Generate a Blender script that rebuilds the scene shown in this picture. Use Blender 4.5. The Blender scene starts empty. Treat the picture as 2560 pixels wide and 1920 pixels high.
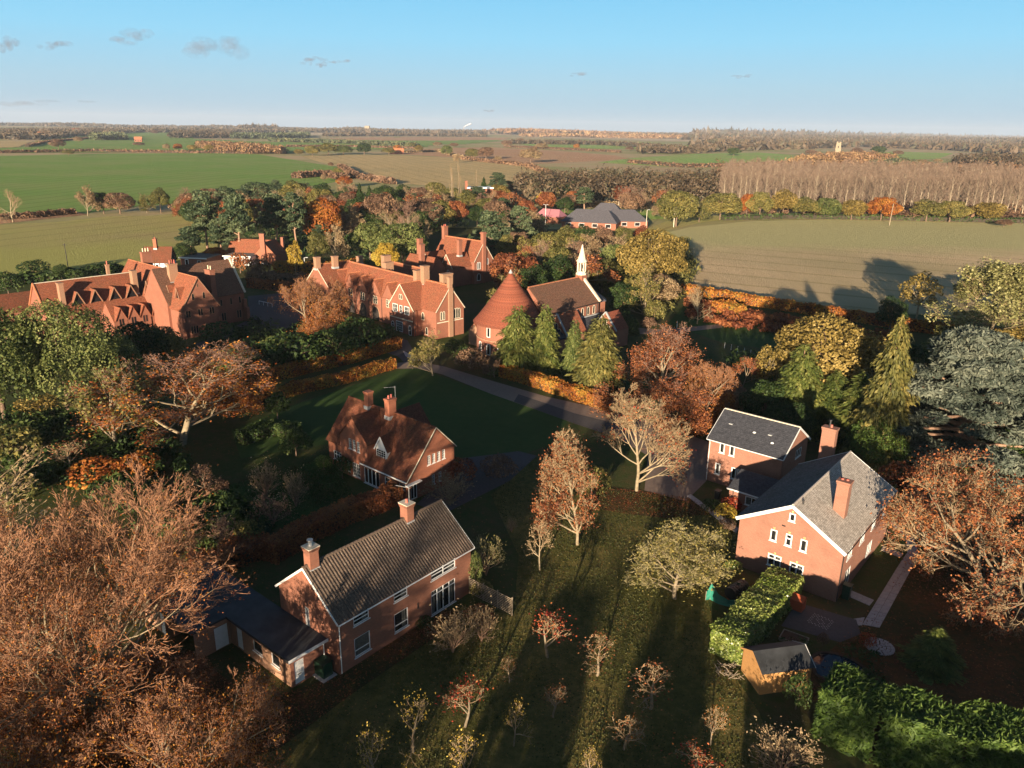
import bpy, math, random
import numpy as np
from mathutils import Matrix, Vector, Euler
R_ = math.radians
D2 = bpy.data
SC = bpy.context.scene
COL = SC.collection
# ---------------------------------------------------------------- camera
CAM_H = 42.0; FPX = 1918.0; PITCH = R_(18.39); ROLL = R_(0.916)
cam = D2.objects.new('camera', D2.cameras.new('camera')); COL.objects.link(cam); SC.camera = cam
cam.data.sensor_width = 36; cam.data.lens = FPX*36/2560; cam.data.clip_end = 60000; cam.data.clip_start = .5
_r = Vector((1,0,0)); _u = Vector((0,math.sin(PITCH),math.cos(PITCH))); _b = Vector((0,-math.cos(PITCH),math.sin(PITCH)))
_c, _s = math.cos(ROLL), math.sin(ROLL)
_m = Matrix((_c*_r+_s*_u, -_s*_r+_c*_u, _b)).transposed().to_4x4(); _m.translation = (0,0,CAM_H)
cam.matrix_world = _m
# ---------------------------------------------------------------- world, sun, exposure
SUN_AZ = 16.0; SUN_EL = 8.3           # the light travels towards azimuth 16 deg (from +Y to +X)
w = D2.worlds.new('World'); SC.world = w; w.use_nodes = True
nt = w.node_tree; bg = nt.nodes['Background']
sky = nt.nodes.new('ShaderNodeTexSky'); sky.sky_type = 'NISHITA'; sky.sun_disc = False
sky.sun_elevation = R_(SUN_EL); sky.sun_rotation = R_(SUN_AZ+180); sky.air_density = 1.0; sky.dust_density = 0.4; sky.ozone_density = 1.6
# the opposite-to-sun sky: pale grey-blue at the horizon rising to azure, blended over the computed sky
tc = nt.nodes.new('ShaderNodeTexCoord'); sx = nt.nodes.new('ShaderNodeSeparateXYZ'); nt.links.new(tc.outputs['Generated'], sx.inputs[0])
rp_ = nt.nodes.new('ShaderNodeValToRGB'); nt.links.new(sx.outputs['Z'], rp_.inputs[0])
el = rp_.color_ramp.elements; el[0].position=0.0; el[0].color=(3.0,4.1,5.1,1); el[1].position=.8; el[1].color=(.12,.33,.85,1)
for p_,c_ in ((.05,(2.8,4.6,5.8)),(.10,(2.1,4.9,6.8)),(.16,(1.5,4.4,6.7)),(.22,(.95,2.9,4.8)),(.35,(.3,.9,1.9))):
    q_=el.new(p_); q_.color=(*c_,1)
# towards the sun the computed (warm) sky takes over
sd = nt.nodes.new('ShaderNodeVectorMath'); sd.operation='DOT_PRODUCT'; nt.links.new(tc.outputs['Generated'], sd.inputs[0]); sd.inputs[1].default_value=(math.sin(R_(SUN_AZ)),math.cos(R_(SUN_AZ)),0)
mr_ = nt.nodes.new('ShaderNodeMapRange'); mr_.inputs[1].default_value=-.6; mr_.inputs[2].default_value=.4; mr_.inputs[3].default_value=.35; mr_.inputs[4].default_value=.96; nt.links.new(sd.outputs['Value'], mr_.inputs[0])
mx_ = nt.nodes.new('ShaderNodeMix'); mx_.data_type='RGBA'; nt.links.new(mr_.outputs[0], mx_.inputs[0])
nt.links.new(sky.outputs[0], mx_.inputs[6]); nt.links.new(rp_.outputs[0], mx_.inputs[7]); nt.links.new(mx_.outputs[2], bg.inputs[0]); bg.inputs[1].default_value = 0.052
sl = D2.lights.new('sun', 'SUN'); sl.energy = 5.0; sl.angle = R_(.55); sl.color = (1.0, .80, .58)
sun = D2.objects.new('sun', sl); COL.objects.link(sun)
_d = Vector((math.sin(R_(SUN_AZ))*math.cos(R_(SUN_EL)), math.cos(R_(SUN_AZ))*math.cos(R_(SUN_EL)), -math.sin(R_(SUN_EL))))
sun.rotation_euler = _d.to_track_quat('-Z','Y').to_euler()
SC.view_settings.view_transform = 'Standard'; SC.view_settings.look = 'None'; SC.view_settings.gamma = 1
SC.view_settings.use_curve_mapping = False; SC.view_settings.exposure = 1.45
SC.cycles.max_bounces = 6; SC.cycles.transparent_max_bounces = 32; SC.cycles.diffuse_bounces = 1; SC.cycles.volume_bounces = 0
SC.cycles.use_denoising = True; SC.cycles.sample_clamp_indirect = 4
# ---------------------------------------------------------------- a point on the ground (or at height z) in metres
def land_z(y):
    # a slight swell, then the fall of the earth's curve
    t=min(1,max(0,(y-2600)/3600)); return 8*t*t*(3-2*t)-max(0,y-2600)**2/1.28e7
def at(px, py, z=None, k=1.1573):
    u = (px*k-1280)/FPX; v = -(py*k-960)/FPX
    d = (_c*_r+_s*_u)*u + (-_s*_r+_c*_u)*v - _b
    if z is not None: t=(z-CAM_H)/d.z; return Vector((d.x*t, d.y*t, z))
    if d.z<-1e-4:
        t=-CAM_H/d.z
        if d.y*t<2600: return Vector((d.x*t, d.y*t, 0))
    t0=2600/d.y; 
    for i in range(400):
        t1=t0*1.006
        if CAM_H+d.z*t1 < land_z(d.y*t1) or t1*d.y>24000: break
        t0=t1
    return Vector((d.x*t1,d.y*t1,land_z(d.y*t1)))
def seen_y(x, y, z, k=1.1573):
    p = _m.inverted() @ Vector((x,y,z))
    return (960 - FPX*p.y/(-p.z))/k
# ---------------------------------------------------------------- small helpers
def tag(o, label=None, cat=None, group=None, kind=None):
    if label: o['label'] = label
    if cat: o['category'] = cat
    if group: o['group'] = group
    if kind: o['kind'] = kind
    return o
def link(o, parent=None, loc=None, rz=0):
    COL.objects.link(o)
    if parent: o.parent = parent
    if loc is not None: o.location = loc
    if rz: o.rotation_euler.z = rz
    return o
def thing(name, label, cat, loc, rz=0, group=None):
    return tag(link(D2.objects.new(name, None), None, loc, rz), label, cat, group)
class MB:
    def __init__(s): s.v=[]; s.f=[]
    def face(s, *p):
        i=len(s.v); s.v += [tuple(q) for q in p]; s.f.append(tuple(range(i,i+len(p)))); return s
    def box(s, x0,y0,z0,x1,y1,z1):
        i=len(s.v); s.v += [(x0,y0,z0),(x1,y0,z0),(x1,y1,z0),(x0,y1,z0),(x0,y0,z1),(x1,y0,z1),(x1,y1,z1),(x0,y1,z1)]
        s.f += [tuple(i+k for k in q) for q in ((0,3,2,1),(4,5,6,7),(0,1,5,4),(1,2,6,5),(2,3,7,6),(3,0,4,7))]; return s
    def beam(s, p, q, w, h):
        p=Vector(p); q=Vector(q); d=(q-p).normalized(); n=d.cross(Vector((0,0,1)))
        n = n.normalized() if n.length>1e-4 else Vector((1,0,0)); u=n.cross(d)
        i=len(s.v)
        for e in (p,q):
            for a,b in ((-1,-1),(1,-1),(1,1),(-1,1)): s.v.append(tuple(e+n*a*w/2+u*b*h/2))
        s.f += [tuple(i+k for k in t) for t in ((0,1,2,3),(7,6,5,4),(0,4,5,1),(1,5,6,2),(2,6,7,3),(3,7,4,0))]; return s
    def cyl(s, p, q, r0, r1, n=8, cap=True):
        p=Vector(p); q=Vector(q); d=(q-p).normalized(); a=d.cross(Vector((0,0,1)))
        a = a.normalized() if a.length>1e-4 else Vector((1,0,0)); b=d.cross(a); i=len(s.v)
        for e,r in ((p,r0),(q,r1)):
            for k in range(n):
                t=2*math.pi*k/n; s.v.append(tuple(e+a*r*math.cos(t)+b*r*math.sin(t)))
        for k in range(n): s.f.append((i+k,i+(k+1)%n,i+n+(k+1)%n,i+n+k))
        if cap: s.f += [tuple(i+k for k in reversed(range(n))), tuple(i+n+k for k in range(n))]
        return s
    def mesh(s, name, mat=None, smooth=False):
        m=D2.meshes.new(name); m.from_pydata(s.v,[],s.f)
        uv=m.uv_layers.new(name='UVMap'); N=len(m.loops); out=np.zeros((N,2))
        Z=Vector((0,0,1))
        for p in m.polygons:
            n=p.normal; t=Z.cross(n)
            t = t.normalized() if t.length>.02 else Vector((1,0,0)); b=n.cross(t)
            for li in p.loop_indices:
                c=m.vertices[m.loops[li].vertex_index].co; out[li]=(c.dot(t), c.dot(b))
        uv.data.foreach_set('uv', out.ravel())
        if smooth: m.polygons.foreach_set('use_smooth',[True]*len(m.polygons))
        if mat: m.materials.append(mat)
        m.update(); return m
    def obj(s, name, mat, parent=None, loc=None, rz=0, smooth=False, kind=None, label=None):
        return tag(link(D2.objects.new(name, s.mesh(name,mat,smooth)), parent, loc, rz), label, None, None, kind)
# ---------------------------------------------------------------- materials
def mat(name): 
    m=D2.materials.new(name); m.use_nodes=True; n=m.node_tree; return m, n, n.nodes['Principled BSDF']
def nd(n, typ, **kw):
    x=n.nodes.new(typ)
    for k,v in kw.items():
        if k in x.inputs: x.inputs[k].default_value=v
        else: setattr(x,k,v)
    return x
def ramp(n, fac, stops):
    r=n.nodes.new('ShaderNodeValToRGB'); e=r.color_ramp.elements
    e[0].position=stops[0][0]; e[0].color=(*stops[0][1],1); e[1].position=stops[-1][0]; e[1].color=(*stops[-1][1],1)
    for p,c in stops[1:-1]:
        q=e.new(p); q.color=(*c,1)
    n.links.new(fac, r.inputs[0]); return r.outputs[0]
def mixc(n, fac, a, b, typ='MIX'):
    x=n.nodes.new('ShaderNodeMix'); x.data_type='RGBA'; x.blend_type=typ
    for s,v in ((0,fac),(6,a),(7,b)):
        if hasattr(v,'links'): n.links.new(v, x.inputs[s])
        else: x.inputs[s].default_value = v if s==0 else (*v,1)
    return x.outputs[2]
def noise(n, scale, detail=4, vec=None, rough=.6):
    x=nd(n,'ShaderNodeTexNoise',Scale=scale,Detail=detail,Roughness=rough)
    if vec is not None: n.links.new(vec,x.inputs['Vector'])
    return x.outputs['Fac']
def bump(n, b, h, strength, dist):
    x=nd(n,'ShaderNodeBump',Strength=strength,Distance=dist); n.links.new(h,x.inputs['Height']); n.links.new(x.outputs[0], b.inputs['Normal'])
def coords(n, which='Object'):
    return nd(n,'ShaderNodeTexCoord').outputs[which]
def flat_mat(name, col, rough=.7, var=.15, scale=3, metal=0):
    m,n,b=mat(name); v=noise(n,scale,4,coords(n))
    d=tuple(c*(1-var) for c in col); l=tuple(min(1,c*(1+var)) for c in col)
    n.links.new(ramp(n,v,[(.3,d),(.7,l)]), b.inputs['Base Color']); b.inputs['Roughness'].default_value=rough; b.inputs['Metallic'].default_value=metal
    return m
def brick_mat(name, c1, c2, mortar, stain=(.12,.06,.04), bw=.235, bh=.078, ms=.012, st=.35):
    m,n,b=mat(name); uv=coords(n,'UV')
    t=nd(n,'ShaderNodeTexBrick',Scale=1.0); t.inputs['Color1'].default_value=(*c1,1); t.inputs['Color2'].default_value=(*c2,1); t.inputs['Mortar'].default_value=(*mortar,1)
    t.inputs['Mortar Size'].default_value=ms; t.inputs['Brick Width'].default_value=bw; t.inputs['Row Height'].default_value=bh; t.inputs['Bias'].default_value=-.1
    n.links.new(uv,t.inputs['Vector'])
    v=noise(n,.55,6,uv); s=mixc(n, nd(n,'ShaderNodeMath',operation='MULTIPLY').outputs[0], t.outputs[0], stain)
    mm=[x for x in n.nodes if x.type=='MATH'][-1]
    rr=ramp(n,v,[(.45,(0,0,0)),(.75,(1,1,1))]); n.links.new(rr,mm.inputs[0]); mm.inputs[1].default_value=st
    v2=noise(n,4.5,4,uv,.75); c=mixc(n,.4,s,ramp(n,v2,[(.3,tuple(x*.55 for x in c1)),(.7,tuple(min(1,x*1.5) for x in c2))]))
    n.links.new(c,b.inputs['Base Color']); b.inputs['Roughness'].default_value=.88
    bump(n,b,t.outputs['Fac'],-.5,.012); return m
def tile_mat(name, c1, c2, moss, tw=.17, th=.1, mossamt=.35, rough=.85, dark=(.05,.03,.025), lich=None):
    m,n,b=mat(name); uv=coords(n,'UV')
    t=nd(n,'ShaderNodeTexBrick',Scale=1.0); t.inputs['Color1'].default_value=(*c1,1); t.inputs['Color2'].default_value=(*c2,1); t.inputs['Mortar'].default_value=(*dark,1)
    t.inputs['Mortar Size'].default_value=.008; t.inputs['Brick Width'].default_value=tw; t.inputs['Row Height'].default_value=th
    n.links.new(uv,t.inputs['Vector'])
    v=ramp(n,noise(n,.45,7,uv,.7),[(.42,(0,0,0)),(.72,(mossamt,)*3)])
    c=mixc(n,v,t.outputs[0],moss)
    v2=ramp(n,noise(n,2.6,5,uv,.75),[(.3,(.6,.6,.6)),(.7,(1.25,1.25,1.25))])
    c=mixc(n,1.0,c,v2,'MULTIPLY')
    if lich:
        vo=nd(n,'ShaderNodeTexVoronoi',Scale=3.3); n.links.new(uv,vo.inputs['Vector'])
        f=ramp(n,vo.outputs['Distance'],[(.08,(.8,.8,.8)),(.17,(0,0,0))]); c=mixc(n,f,c,lich)
    n.links.new(c,b.inputs['Base Color']); b.inputs['Roughness'].default_value=rough
    b.inputs['Specular IOR Level'].default_value=.15; bump(n,b,t.outputs['Fac'],-.35,.01); return m
M={}
M['brickN']=brick_mat('orange_red_brick',(.30,.108,.06),(.20,.068,.04),(.30,.18,.12),st=.45)
M['brickM']=brick_mat('russet_brick',(.36,.12,.06),(.26,.08,.04),(.27,.14,.09),st=.3)
M['brickR']=brick_mat('pink_brick',(.29,.108,.066),(.19,.068,.044),(.38,.24,.17),ms=.018,st=.5)
M['brickC']=brick_mat('convent_brick',(.32,.118,.066),(.20,.068,.041),(.30,.15,.1),st=.55)
M['brickD']=brick_mat('weathered_brick',(.36,.17,.10),(.24,.11,.065),(.38,.30,.2),stain=(.3,.22,.12),st=.6)
M['tileC']=tile_mat('clay_tile',(.38,.125,.065),(.24,.08,.045),(.16,.10,.055),.18,.12,.45)
M['tileM']=tile_mat('old_clay_tile',(.26,.085,.045),(.15,.052,.03),(.09,.06,.03),.17,.1,.6)
M['tileCh']=tile_mat('red_cone_tile',(.33,.10,.055),(.23,.065,.038),(.16,.08,.05),.18,.11,.35)
M['tileNave']=tile_mat('brown_tile',(.22,.115,.075),(.15,.075,.05),(.12,.09,.06),.18,.12,.5)
M['pantile']=tile_mat('concrete_pantile',(.19,.14,.105),(.11,.082,.062),(.06,.05,.038),.30,.33,.5,lich=(.33,.3,.24))
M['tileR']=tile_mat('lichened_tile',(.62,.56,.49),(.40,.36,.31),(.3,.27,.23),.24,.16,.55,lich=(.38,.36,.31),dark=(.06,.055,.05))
M['tileRshade']=tile_mat('shaded_tile',(.16,.155,.15),(.10,.10,.10),(.06,.07,.045),.24,.16,.6,lich=(.22,.21,.19),dark=(.03,.03,.03))  # lichened tile copied darker; the unlit slope's shade is put into its colour
M['slate']=tile_mat('dark_slate',(.075,.078,.09),(.055,.058,.068),(.05,.05,.055),.33,.27,.2,rough=.6,dark=(.02,.02,.025))
M['slatefar']=tile_mat('grey_slate',(.13,.125,.14),(.10,.10,.115),(.08,.08,.08),.4,.4,.2,rough=.6)
M['crest']=flat_mat('terracotta_crest',(.45,.17,.08),.8,.3)
M['white']=flat_mat('white_paint',(.78,.78,.75),.45,.06)
M['upvc']=flat_mat('white_frame',(.72,.73,.72),.4,.04)
M['stone']=flat_mat('pale_stone',(.62,.55,.42),.85,.2)
M['keystone']=flat_mat('yellow_keystone',(.62,.45,.2),.8,.15)
M['ruin']=flat_mat('weathered_flint',(.28,.22,.15),.9,.2)
M['dull_white']=flat_mat('grey_cladding',(.42,.4,.38),.8,.1)  # one even greyed white for the distant works
M['lead']=flat_mat('lead',(.35,.36,.36),.5,.2)
M['pot']=flat_mat('red_pot',(.5,.13,.09),.7,.2)
M['potw']=flat_mat('buff_pot',(.75,.62,.42),.7,.2)
M['felt']=flat_mat('roofing_felt',(.03,.033,.036),.75,.5,.6)
M['feltg']=flat_mat('mineral_felt',(.15,.135,.12),.9,.3,8)
M['cloth']=flat_mat('curtain',(.6,.57,.5),.9,.2,6)
M['black']=flat_mat('black_plastic',(.02,.02,.02),.5,.2)
M['greenp']=flat_mat('green_plastic',(.012,.04,.022),.45,.3)
M['room']=flat_mat('dark_room',(.03,.025,.022),.9,.3)
M['timber']=flat_mat('dark_timber',(.025,.02,.018),.8,.3)
M['plaster']=flat_mat('limewash',(.55,.6,.66),.8,.1)
m,n,b=mat('window_glass'); b.inputs['Base Color'].default_value=(.02,.022,.025,1); b.inputs['Roughness'].default_value=.04; b.inputs['Specular IOR Level'].default_value=.8
tr=nd(n,'ShaderNodeBsdfTransparent'); tr.inputs[0].default_value=(.75,.78,.78,1); mx=nd(n,'ShaderNodeMixShader'); mx.inputs[0].default_value=.45
n.links.new(b.outputs[0],mx.inputs[1]); n.links.new(tr.outputs[0],mx.inputs[2]); n.links.new(mx.outputs[0],n.nodes['Material Output'].inputs[0]); M['glass']=m
m,n,b=mat('leaded_glass'); b.inputs['Base Color'].default_value=(.018,.018,.02,1); b.inputs['Roughness'].default_value=.12; M['glassd']=m
def wood_mat(name,c1,c2,sc=(1,1,14)):
    m,n,b=mat(name); mp=nd(n,'ShaderNodeMapping'); mp.inputs['Scale'].default_value=sc; n.links.new(coords(n),mp.inputs[0])
    n.links.new(ramp(n,noise(n,3,5,mp.outputs[0]),[(.3,c1),(.7,c2)]),b.inputs['Base Color']); b.inputs['Roughness'].default_value=.8; return m
M['shedwood']=wood_mat('orange_shed_wood',(.33,.16,.05),(.5,.27,.095))
M['greywood']=wood_mat('weathered_fence_wood',(.22,.17,.12),(.36,.29,.2))
M['redwood']=wood_mat('red_stained_wood',(.36,.07,.025),(.5,.11,.04))
# ---------------------------------------------------------------- walls, windows, roofs
def wall(th, loc, rz, prof, holes=(), m='brickN', z0=0.0, depth=.14, label=None):
    """outer face in the local plane y=0, x along the wall, z up; holes are (u0,z0,u1,z1)"""
    g=MB(); us=sorted(set([p[0] for p in prof]+[h[0] for h in holes]+[h[2] for h in holes])); us=[u for u in us if prof[0][0]<=u<=prof[-1][0]]
    top=lambda u: float(np.interp(u,[p[0] for p in prof],[p[1] for p in prof]))
    for a,b_ in zip(us,us[1:]):
        if b_-a<1e-4: continue
        hs=[h for h in holes if h[0]<b_-1e-4 and h[2]>a+1e-4]; zt=min(top(a),top(b_))
        zs=sorted(set([z0]+[z for h in hs for z in (h[1],h[3]) if z0<z<zt]))
        for i,z in enumerate(zs):
            last=i==len(zs)-1
            mid=(z+(zs[i+1] if not last else zt))/2
            if any(h[1]<mid<h[3] for h in hs) : continue
            if last: g.face((a,0,z),(b_,0,z),(b_,0,top(b_)),(a,0,top(a)))
            else: g.face((a,0,z),(b_,0,z),(b_,0,zs[i+1]),(a,0,zs[i+1]))
    for (a,z,b_,zz) in holes:
        d=depth
        g.face((a,0,z),(a,0,zz),(a,d,zz),(a,d,z)).face((b_,0,z),(b_,d,z),(b_,d,zz),(b_,0,zz)).face((a,0,zz),(b_,0,zz),(b_,d,zz),(a,d,zz)).face((a,0,z),(a,d,z),(b_,d,z),(b_,0,z))
    return g.obj('wall',M[m],th,loc,rz,label=label)
def window(th, loc, rz, h, cols=1, rows=(), fr='upvc', fw=.07, bar=.04, sill=True, y=.05, curtain=None, name='window', bars=None, room=True, glass='glass'):
    a,z,b_,zz=h; g=MB(); t=.07
    g.box(a,y,z,a+fw,y+t,zz).box(b_-fw,y,z,b_,y+t,zz).box(a+fw,y,zz-fw,b_-fw,y+t,zz).box(a+fw,y,z,b_-fw,y+t,z+fw)
    W=b_-a; H=zz-z
    for i in range(1,cols): c=a+W*i/cols; g.box(c-bar,y+.004,z+fw,c+bar,y+t-.004,zz-fw)
    for r in rows: c=z+H*r; g.box(a+fw,y+.008,c-bar,b_-fw,y+t-.008,c+bar)
    if bars:
        for i in range(1,bars[0]): c=a+W*i/bars[0]; g.box(c-.015,y+.012,z+fw,c+.015,y+t-.012,zz-fw)
        for i in range(1,bars[1]): c=z+H*i/bars[1]; g.box(a+fw,y+.016,c-.015,b_-fw,y+t-.016,c+.015)
    o=g.obj(name,M[fr],th,loc,rz)
    p=MB(); p.face((a+fw*.5,y+.035,z+fw*.5),(b_-fw*.5,y+.035,z+fw*.5),(b_-fw*.5,y+.035,zz-fw*.5),(a+fw*.5,y+.035,zz-fw*.5)).obj('pane',M[glass],o)
    if sill: MB().box(a-.08,-.07,z-.07,b_+.08,y-.002,z-.005).obj('sill',M[fr],o)
    if curtain:
        g=MB()
        for (c0,c1) in curtain:
            n_=max(3,int((c1-c0)*W/.09)); 
            xs=[a+W*c0+(c1-c0)*W*i/n_ for i in range(n_+1)]
            for i in range(n_): g.face((xs[i],.16+.05*(i%2),z),(xs[i+1],.16+.05*((i+1)%2),z),(xs[i+1],.16+.05*((i+1)%2),zz),(xs[i],.16+.05*(i%2),zz))
        g.obj('curtain',M['cloth'],o)
    if room:
        MB().box(a-.1,.5,z-.1,b_+.1,.52,zz+.1).obj('room_back',M['room'],o)
    return o
def lancet(th, loc, rz, a, z, b_, zz, fr='stone', fw=.11, arch=True, proud=.04, glass='glassd', bars=None, name='window'):
    """narrow pointed window with a proud dressed surround"""
    W=b_-a; k=W*.75 if arch else 0; zs=zz-k; c=(a+b_)/2
    def outline(e):
        pts=[(a-e,z-e),(b_+e,z-e),(b_+e,zs)]
        if arch:
            for i in range(1,5):
                t=i/5; pts.append((c+(W/2+e)*math.cos(t*math.pi/2)**.8, zs+(k+e)*math.sin(t*math.pi/2)))
            pts.append((c,zz+e))
            for i in range(4,0,-1):
                t=i/5; pts.append((c-(W/2+e)*math.cos(t*math.pi/2)**.8, zs+(k+e)*math.sin(t*math.pi/2)))
        else: pts += [(b_+e,zz+e),(a-e,zz+e)]
        pts.append((a-e,zs)); return pts
    o_,i_=outline(fw),outline(0); g=MB(); n_=len(o_)
    for j in range(n_):
        p,q=o_[j],o_[(j+1)%n_]; r,s=i_[(j+1)%n_],i_[j]
        g.face((p[0],-proud,p[1]),(q[0],-proud,q[1]),(r[0],-proud,r[1]),(s[0],-proud,s[1]))
        g.face((p[0],.01,p[1]),(q[0],.01,q[1]),(q[0],-proud,q[1]),(p[0],-proud,p[1]))
        g.face((s[0],-proud,s[1]),(r[0],-proud,r[1]),(r[0],-.008,r[1]),(s[0],-.008,s[1]))
    if bars:
        for i in range(1,bars[0]): x=a+W*i/bars[0]; g.box(x-.025,-proud*.8,z,x+.025,-.012,zs+k*.3)
        for i in range(1,bars[1]): x=z+(zz-z)*i/bars[1]; g.box(a,-proud*.7,x-.02,b_,-.014,x+.02)
    o=g.obj(name,M[fr],th,loc,rz)
    MB().face(*[(x,-.008,y) for x,y in i_]).obj('pane',M[glass],o)
    return o
def roof_plane(th, A, B, C, D, m, course=.3, wave=None, thick=.1, step=.022, loc=None, rz=0, name='roof', label=None, kind=None):
    A,B,C,D=map(Vector,(A,B,C,D)); n=(B-A).cross(D-A)
    if n.length<1e-5: n=(B-A).cross(C-A)
    n.normalize(); g=MB(); H=((D+C)/2-(A+B)/2).length; nc=max(1,int(round(H/course)))
    nu=1; prof=[(0,0),(1,0)]
    if wave:
        L=(B-A).length; nw=max(1,int(round(L/wave[0]))); prof=[]
        for i in range(nw):
            for f,h in ((0,0),(.3,0),(.45,wave[1]*.8),(.62,wave[1]),(.8,wave[1]*.7)): prof.append(((i+f)/nw,h))
        prof.append((1,0))
    for i in range(nc):
        t0,t1=i/nc,(i+1)/nc
        for (u0,h0),(u1,h1) in zip(prof,prof[1:]):
            P=lambda u,t:(A.lerp(B,u)).lerp(D.lerp(C,u),t)
            a=P(u0,t0)+n*(step+h0); b_=P(u1,t0)+n*(step+h1); c=P(u1,t1)+n*h1; d=P(u0,t1)+n*h0
            g.face(a,b_,c,d)
            g.face(P(u0,t0)-n*.01+n*h0,P(u1,t0)-n*.01+n*h1,b_,a)
    k=n*thick
    g.face(D-k,C-k,B-k,A-k).face(A-k,B-k,B,A).face(B-k,C-k,C,B).face(D-k,A-k,A,D).face(C-k,D-k,D,C)
    o=g.obj(name,M[m],th,loc,rz,label=label)
    return o
def crest(th, p, q, loc, rz, m='crest', pitch=.45, h=.16, w=.26, teeth=True):
    p=Vector(p); q=Vector(q); L=(q-p).length; n_=max(1,int(L/pitch)); g=MB()
    g.beam(p+Vector((0,0,.06)),q+Vector((0,0,.06)),w,.14)
    if teeth:
        for i in range(n_): 
            c=p.lerp(q,(i+.5)/n_); c2=p.lerp(q,(i+.5)/n_+.45/n_); g.beam(c+Vector((0,0,.13+h/2)),c2+Vector((0,0,.13+h/2)),.07,h)
    return g.obj('ridge',M[m],th,loc,rz)
def ridge_tiles(th, p, q, loc, rz, m, pitch=.45, r=.13):
    p=Vector(p); q=Vector(q); L=(q-p).length; n_=max(1,int(L/pitch)); d=(q-p)/L
    me=MB().cyl((0,0,0),(pitch*1.04,0,.012),r,r*1.05,8).mesh('ridge_tile',M[m])
    for i in range(n_):
        o=D2.objects.new('ridge_tile',me); link(o,th)
        base=Matrix.Translation(Vector(loc)) @ Matrix.Rotation(rz,4,'Z')
        o.matrix_local = base @ (Matrix.Translation(p+d*(i*L/n_)) @ Vector((1,0,0)).rotation_difference(d).to_matrix().to_4x4())
class Blk:
    """gabled block: local x across the gable front, y back along the ridge"""
    def __init__(s, th, x, y, deg, w, l, zl, zr, zR=None, rs=None, og=.2, oe=.3):
        s.th=th; s.a=R_(deg); s.w=w; s.l=l; s.zl=zl; s.zr=zr; s.zR=zR or zl; s.rs=rs or w/2; s.og=og; s.oe=oe
        b=th.location; dx,dy=x-b.x,y-b.y; c,sn=math.cos(-th.rotation_euler.z),math.sin(-th.rotation_euler.z)
        s.loc=Vector((dx*c-dy*sn,dx*sn+dy*c,0)); s.rz=s.a-th.rotation_euler.z
        s.sl=(s.zr-s.zl)/s.rs; s.sr=(s.zr-s.zR)/(s.w-s.rs)
    def p(s, x, y, z=0):
        c,sn=math.cos(s.rz),math.sin(s.rz); return s.loc+Vector((x*c-y*sn,x*sn+y*c,z))
    def side(s, k):
        return {'F':(s.p(0,0),s.rz,s.w),'R':(s.p(s.w,0),s.rz+math.pi/2,s.l),'B':(s.p(s.w,s.l),s.rz+math.pi,s.w),'L':(s.p(0,s.l),s.rz-math.pi/2,s.l)}[k]
    def prof(s, k):
        if k=='F': return [(0,s.zl),(s.rs,s.zr),(s.w,s.zR)]
        if k=='B': return [(0,s.zR),(s.w-s.rs,s.zr),(s.w,s.zl)]
        z=s.zR if k=='R' else s.zl; return [(0,z),(s.l,z)]
    def walls(s, m, holes={}, skip=''):
        for k in 'FRBL':
            if k in skip: continue
            lo,rz,_=s.side(k); wall(s.th,lo,rz,s.prof(k),holes.get(k,()),m)
    def roof(s, m, course=.3, wave=None, thick=.1, which='LR', hip=None, step=.022, name='roof'):
        og,oe=s.og,s.oe; w,l=s.w,s.l; y0,y1=-og,l+og
        rk=.012
        if 'R' in which: roof_plane(s.th,(w+oe,y0,s.zR-s.sr*oe+.05),(w+oe,y1,s.zR-s.sr*oe+.05),(s.rs,y1,s.zr+.05),(s.rs,y0,s.zr+.05),m,course,wave,thick,step,s.loc,s.rz,name)
        if 'L' in which: roof_plane(s.th,(-oe,y1,s.zl-s.sl*oe+.05),(-oe,y0,s.zl-s.sl*oe+.05),(s.rs,y0,s.zr+.05),(s.rs,y1,s.zr+.05),m,course,wave,thick,step,s.loc,s.rz,name)
    def barge(s, m='white', h=.2, t=.05, ends='F'):
        for e in ends:
            y=-s.og-t/2-.003 if e=='F' else s.l+s.og+t/2+.003; g=MB()
            g.beam((-s.oe,y,s.zl-s.sl*s.oe-h/2+.06),(s.rs,y,s.zr-h/2+.07),t,h); g.beam((s.rs,y,s.zr-h/2+.07),(s.w+s.oe,y,s.zR-s.sr*s.oe-h/2+.06),t,h)
            g.obj('bargeboard',M[m],s.th,s.loc,s.rz)
    def gutter(s, k, m='black', drop=()):
        z=(s.zR-s.sr*s.oe if k=='R' else s.zl-s.sl*s.oe)-.06; x=s.w+s.oe+.06 if k=='R' else -s.oe-.06
        MB().cyl((x,-s.og,z),(x,s.l+s.og,z),.06,.06,6).obj('gutter',M[m],s.th,s.loc,s.rz)
        for y in drop:
            xx=s.w+.06 if k=='R' else -.06
            g=MB(); g.cyl((x,y,z),(xx,y,z-.35),.045,.045,6); g.cyl((xx,y,z-.3),(xx,y,.1),.045,.045,6); g.obj('downpipe',M[m],s.th,s.loc,s.rz)
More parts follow.
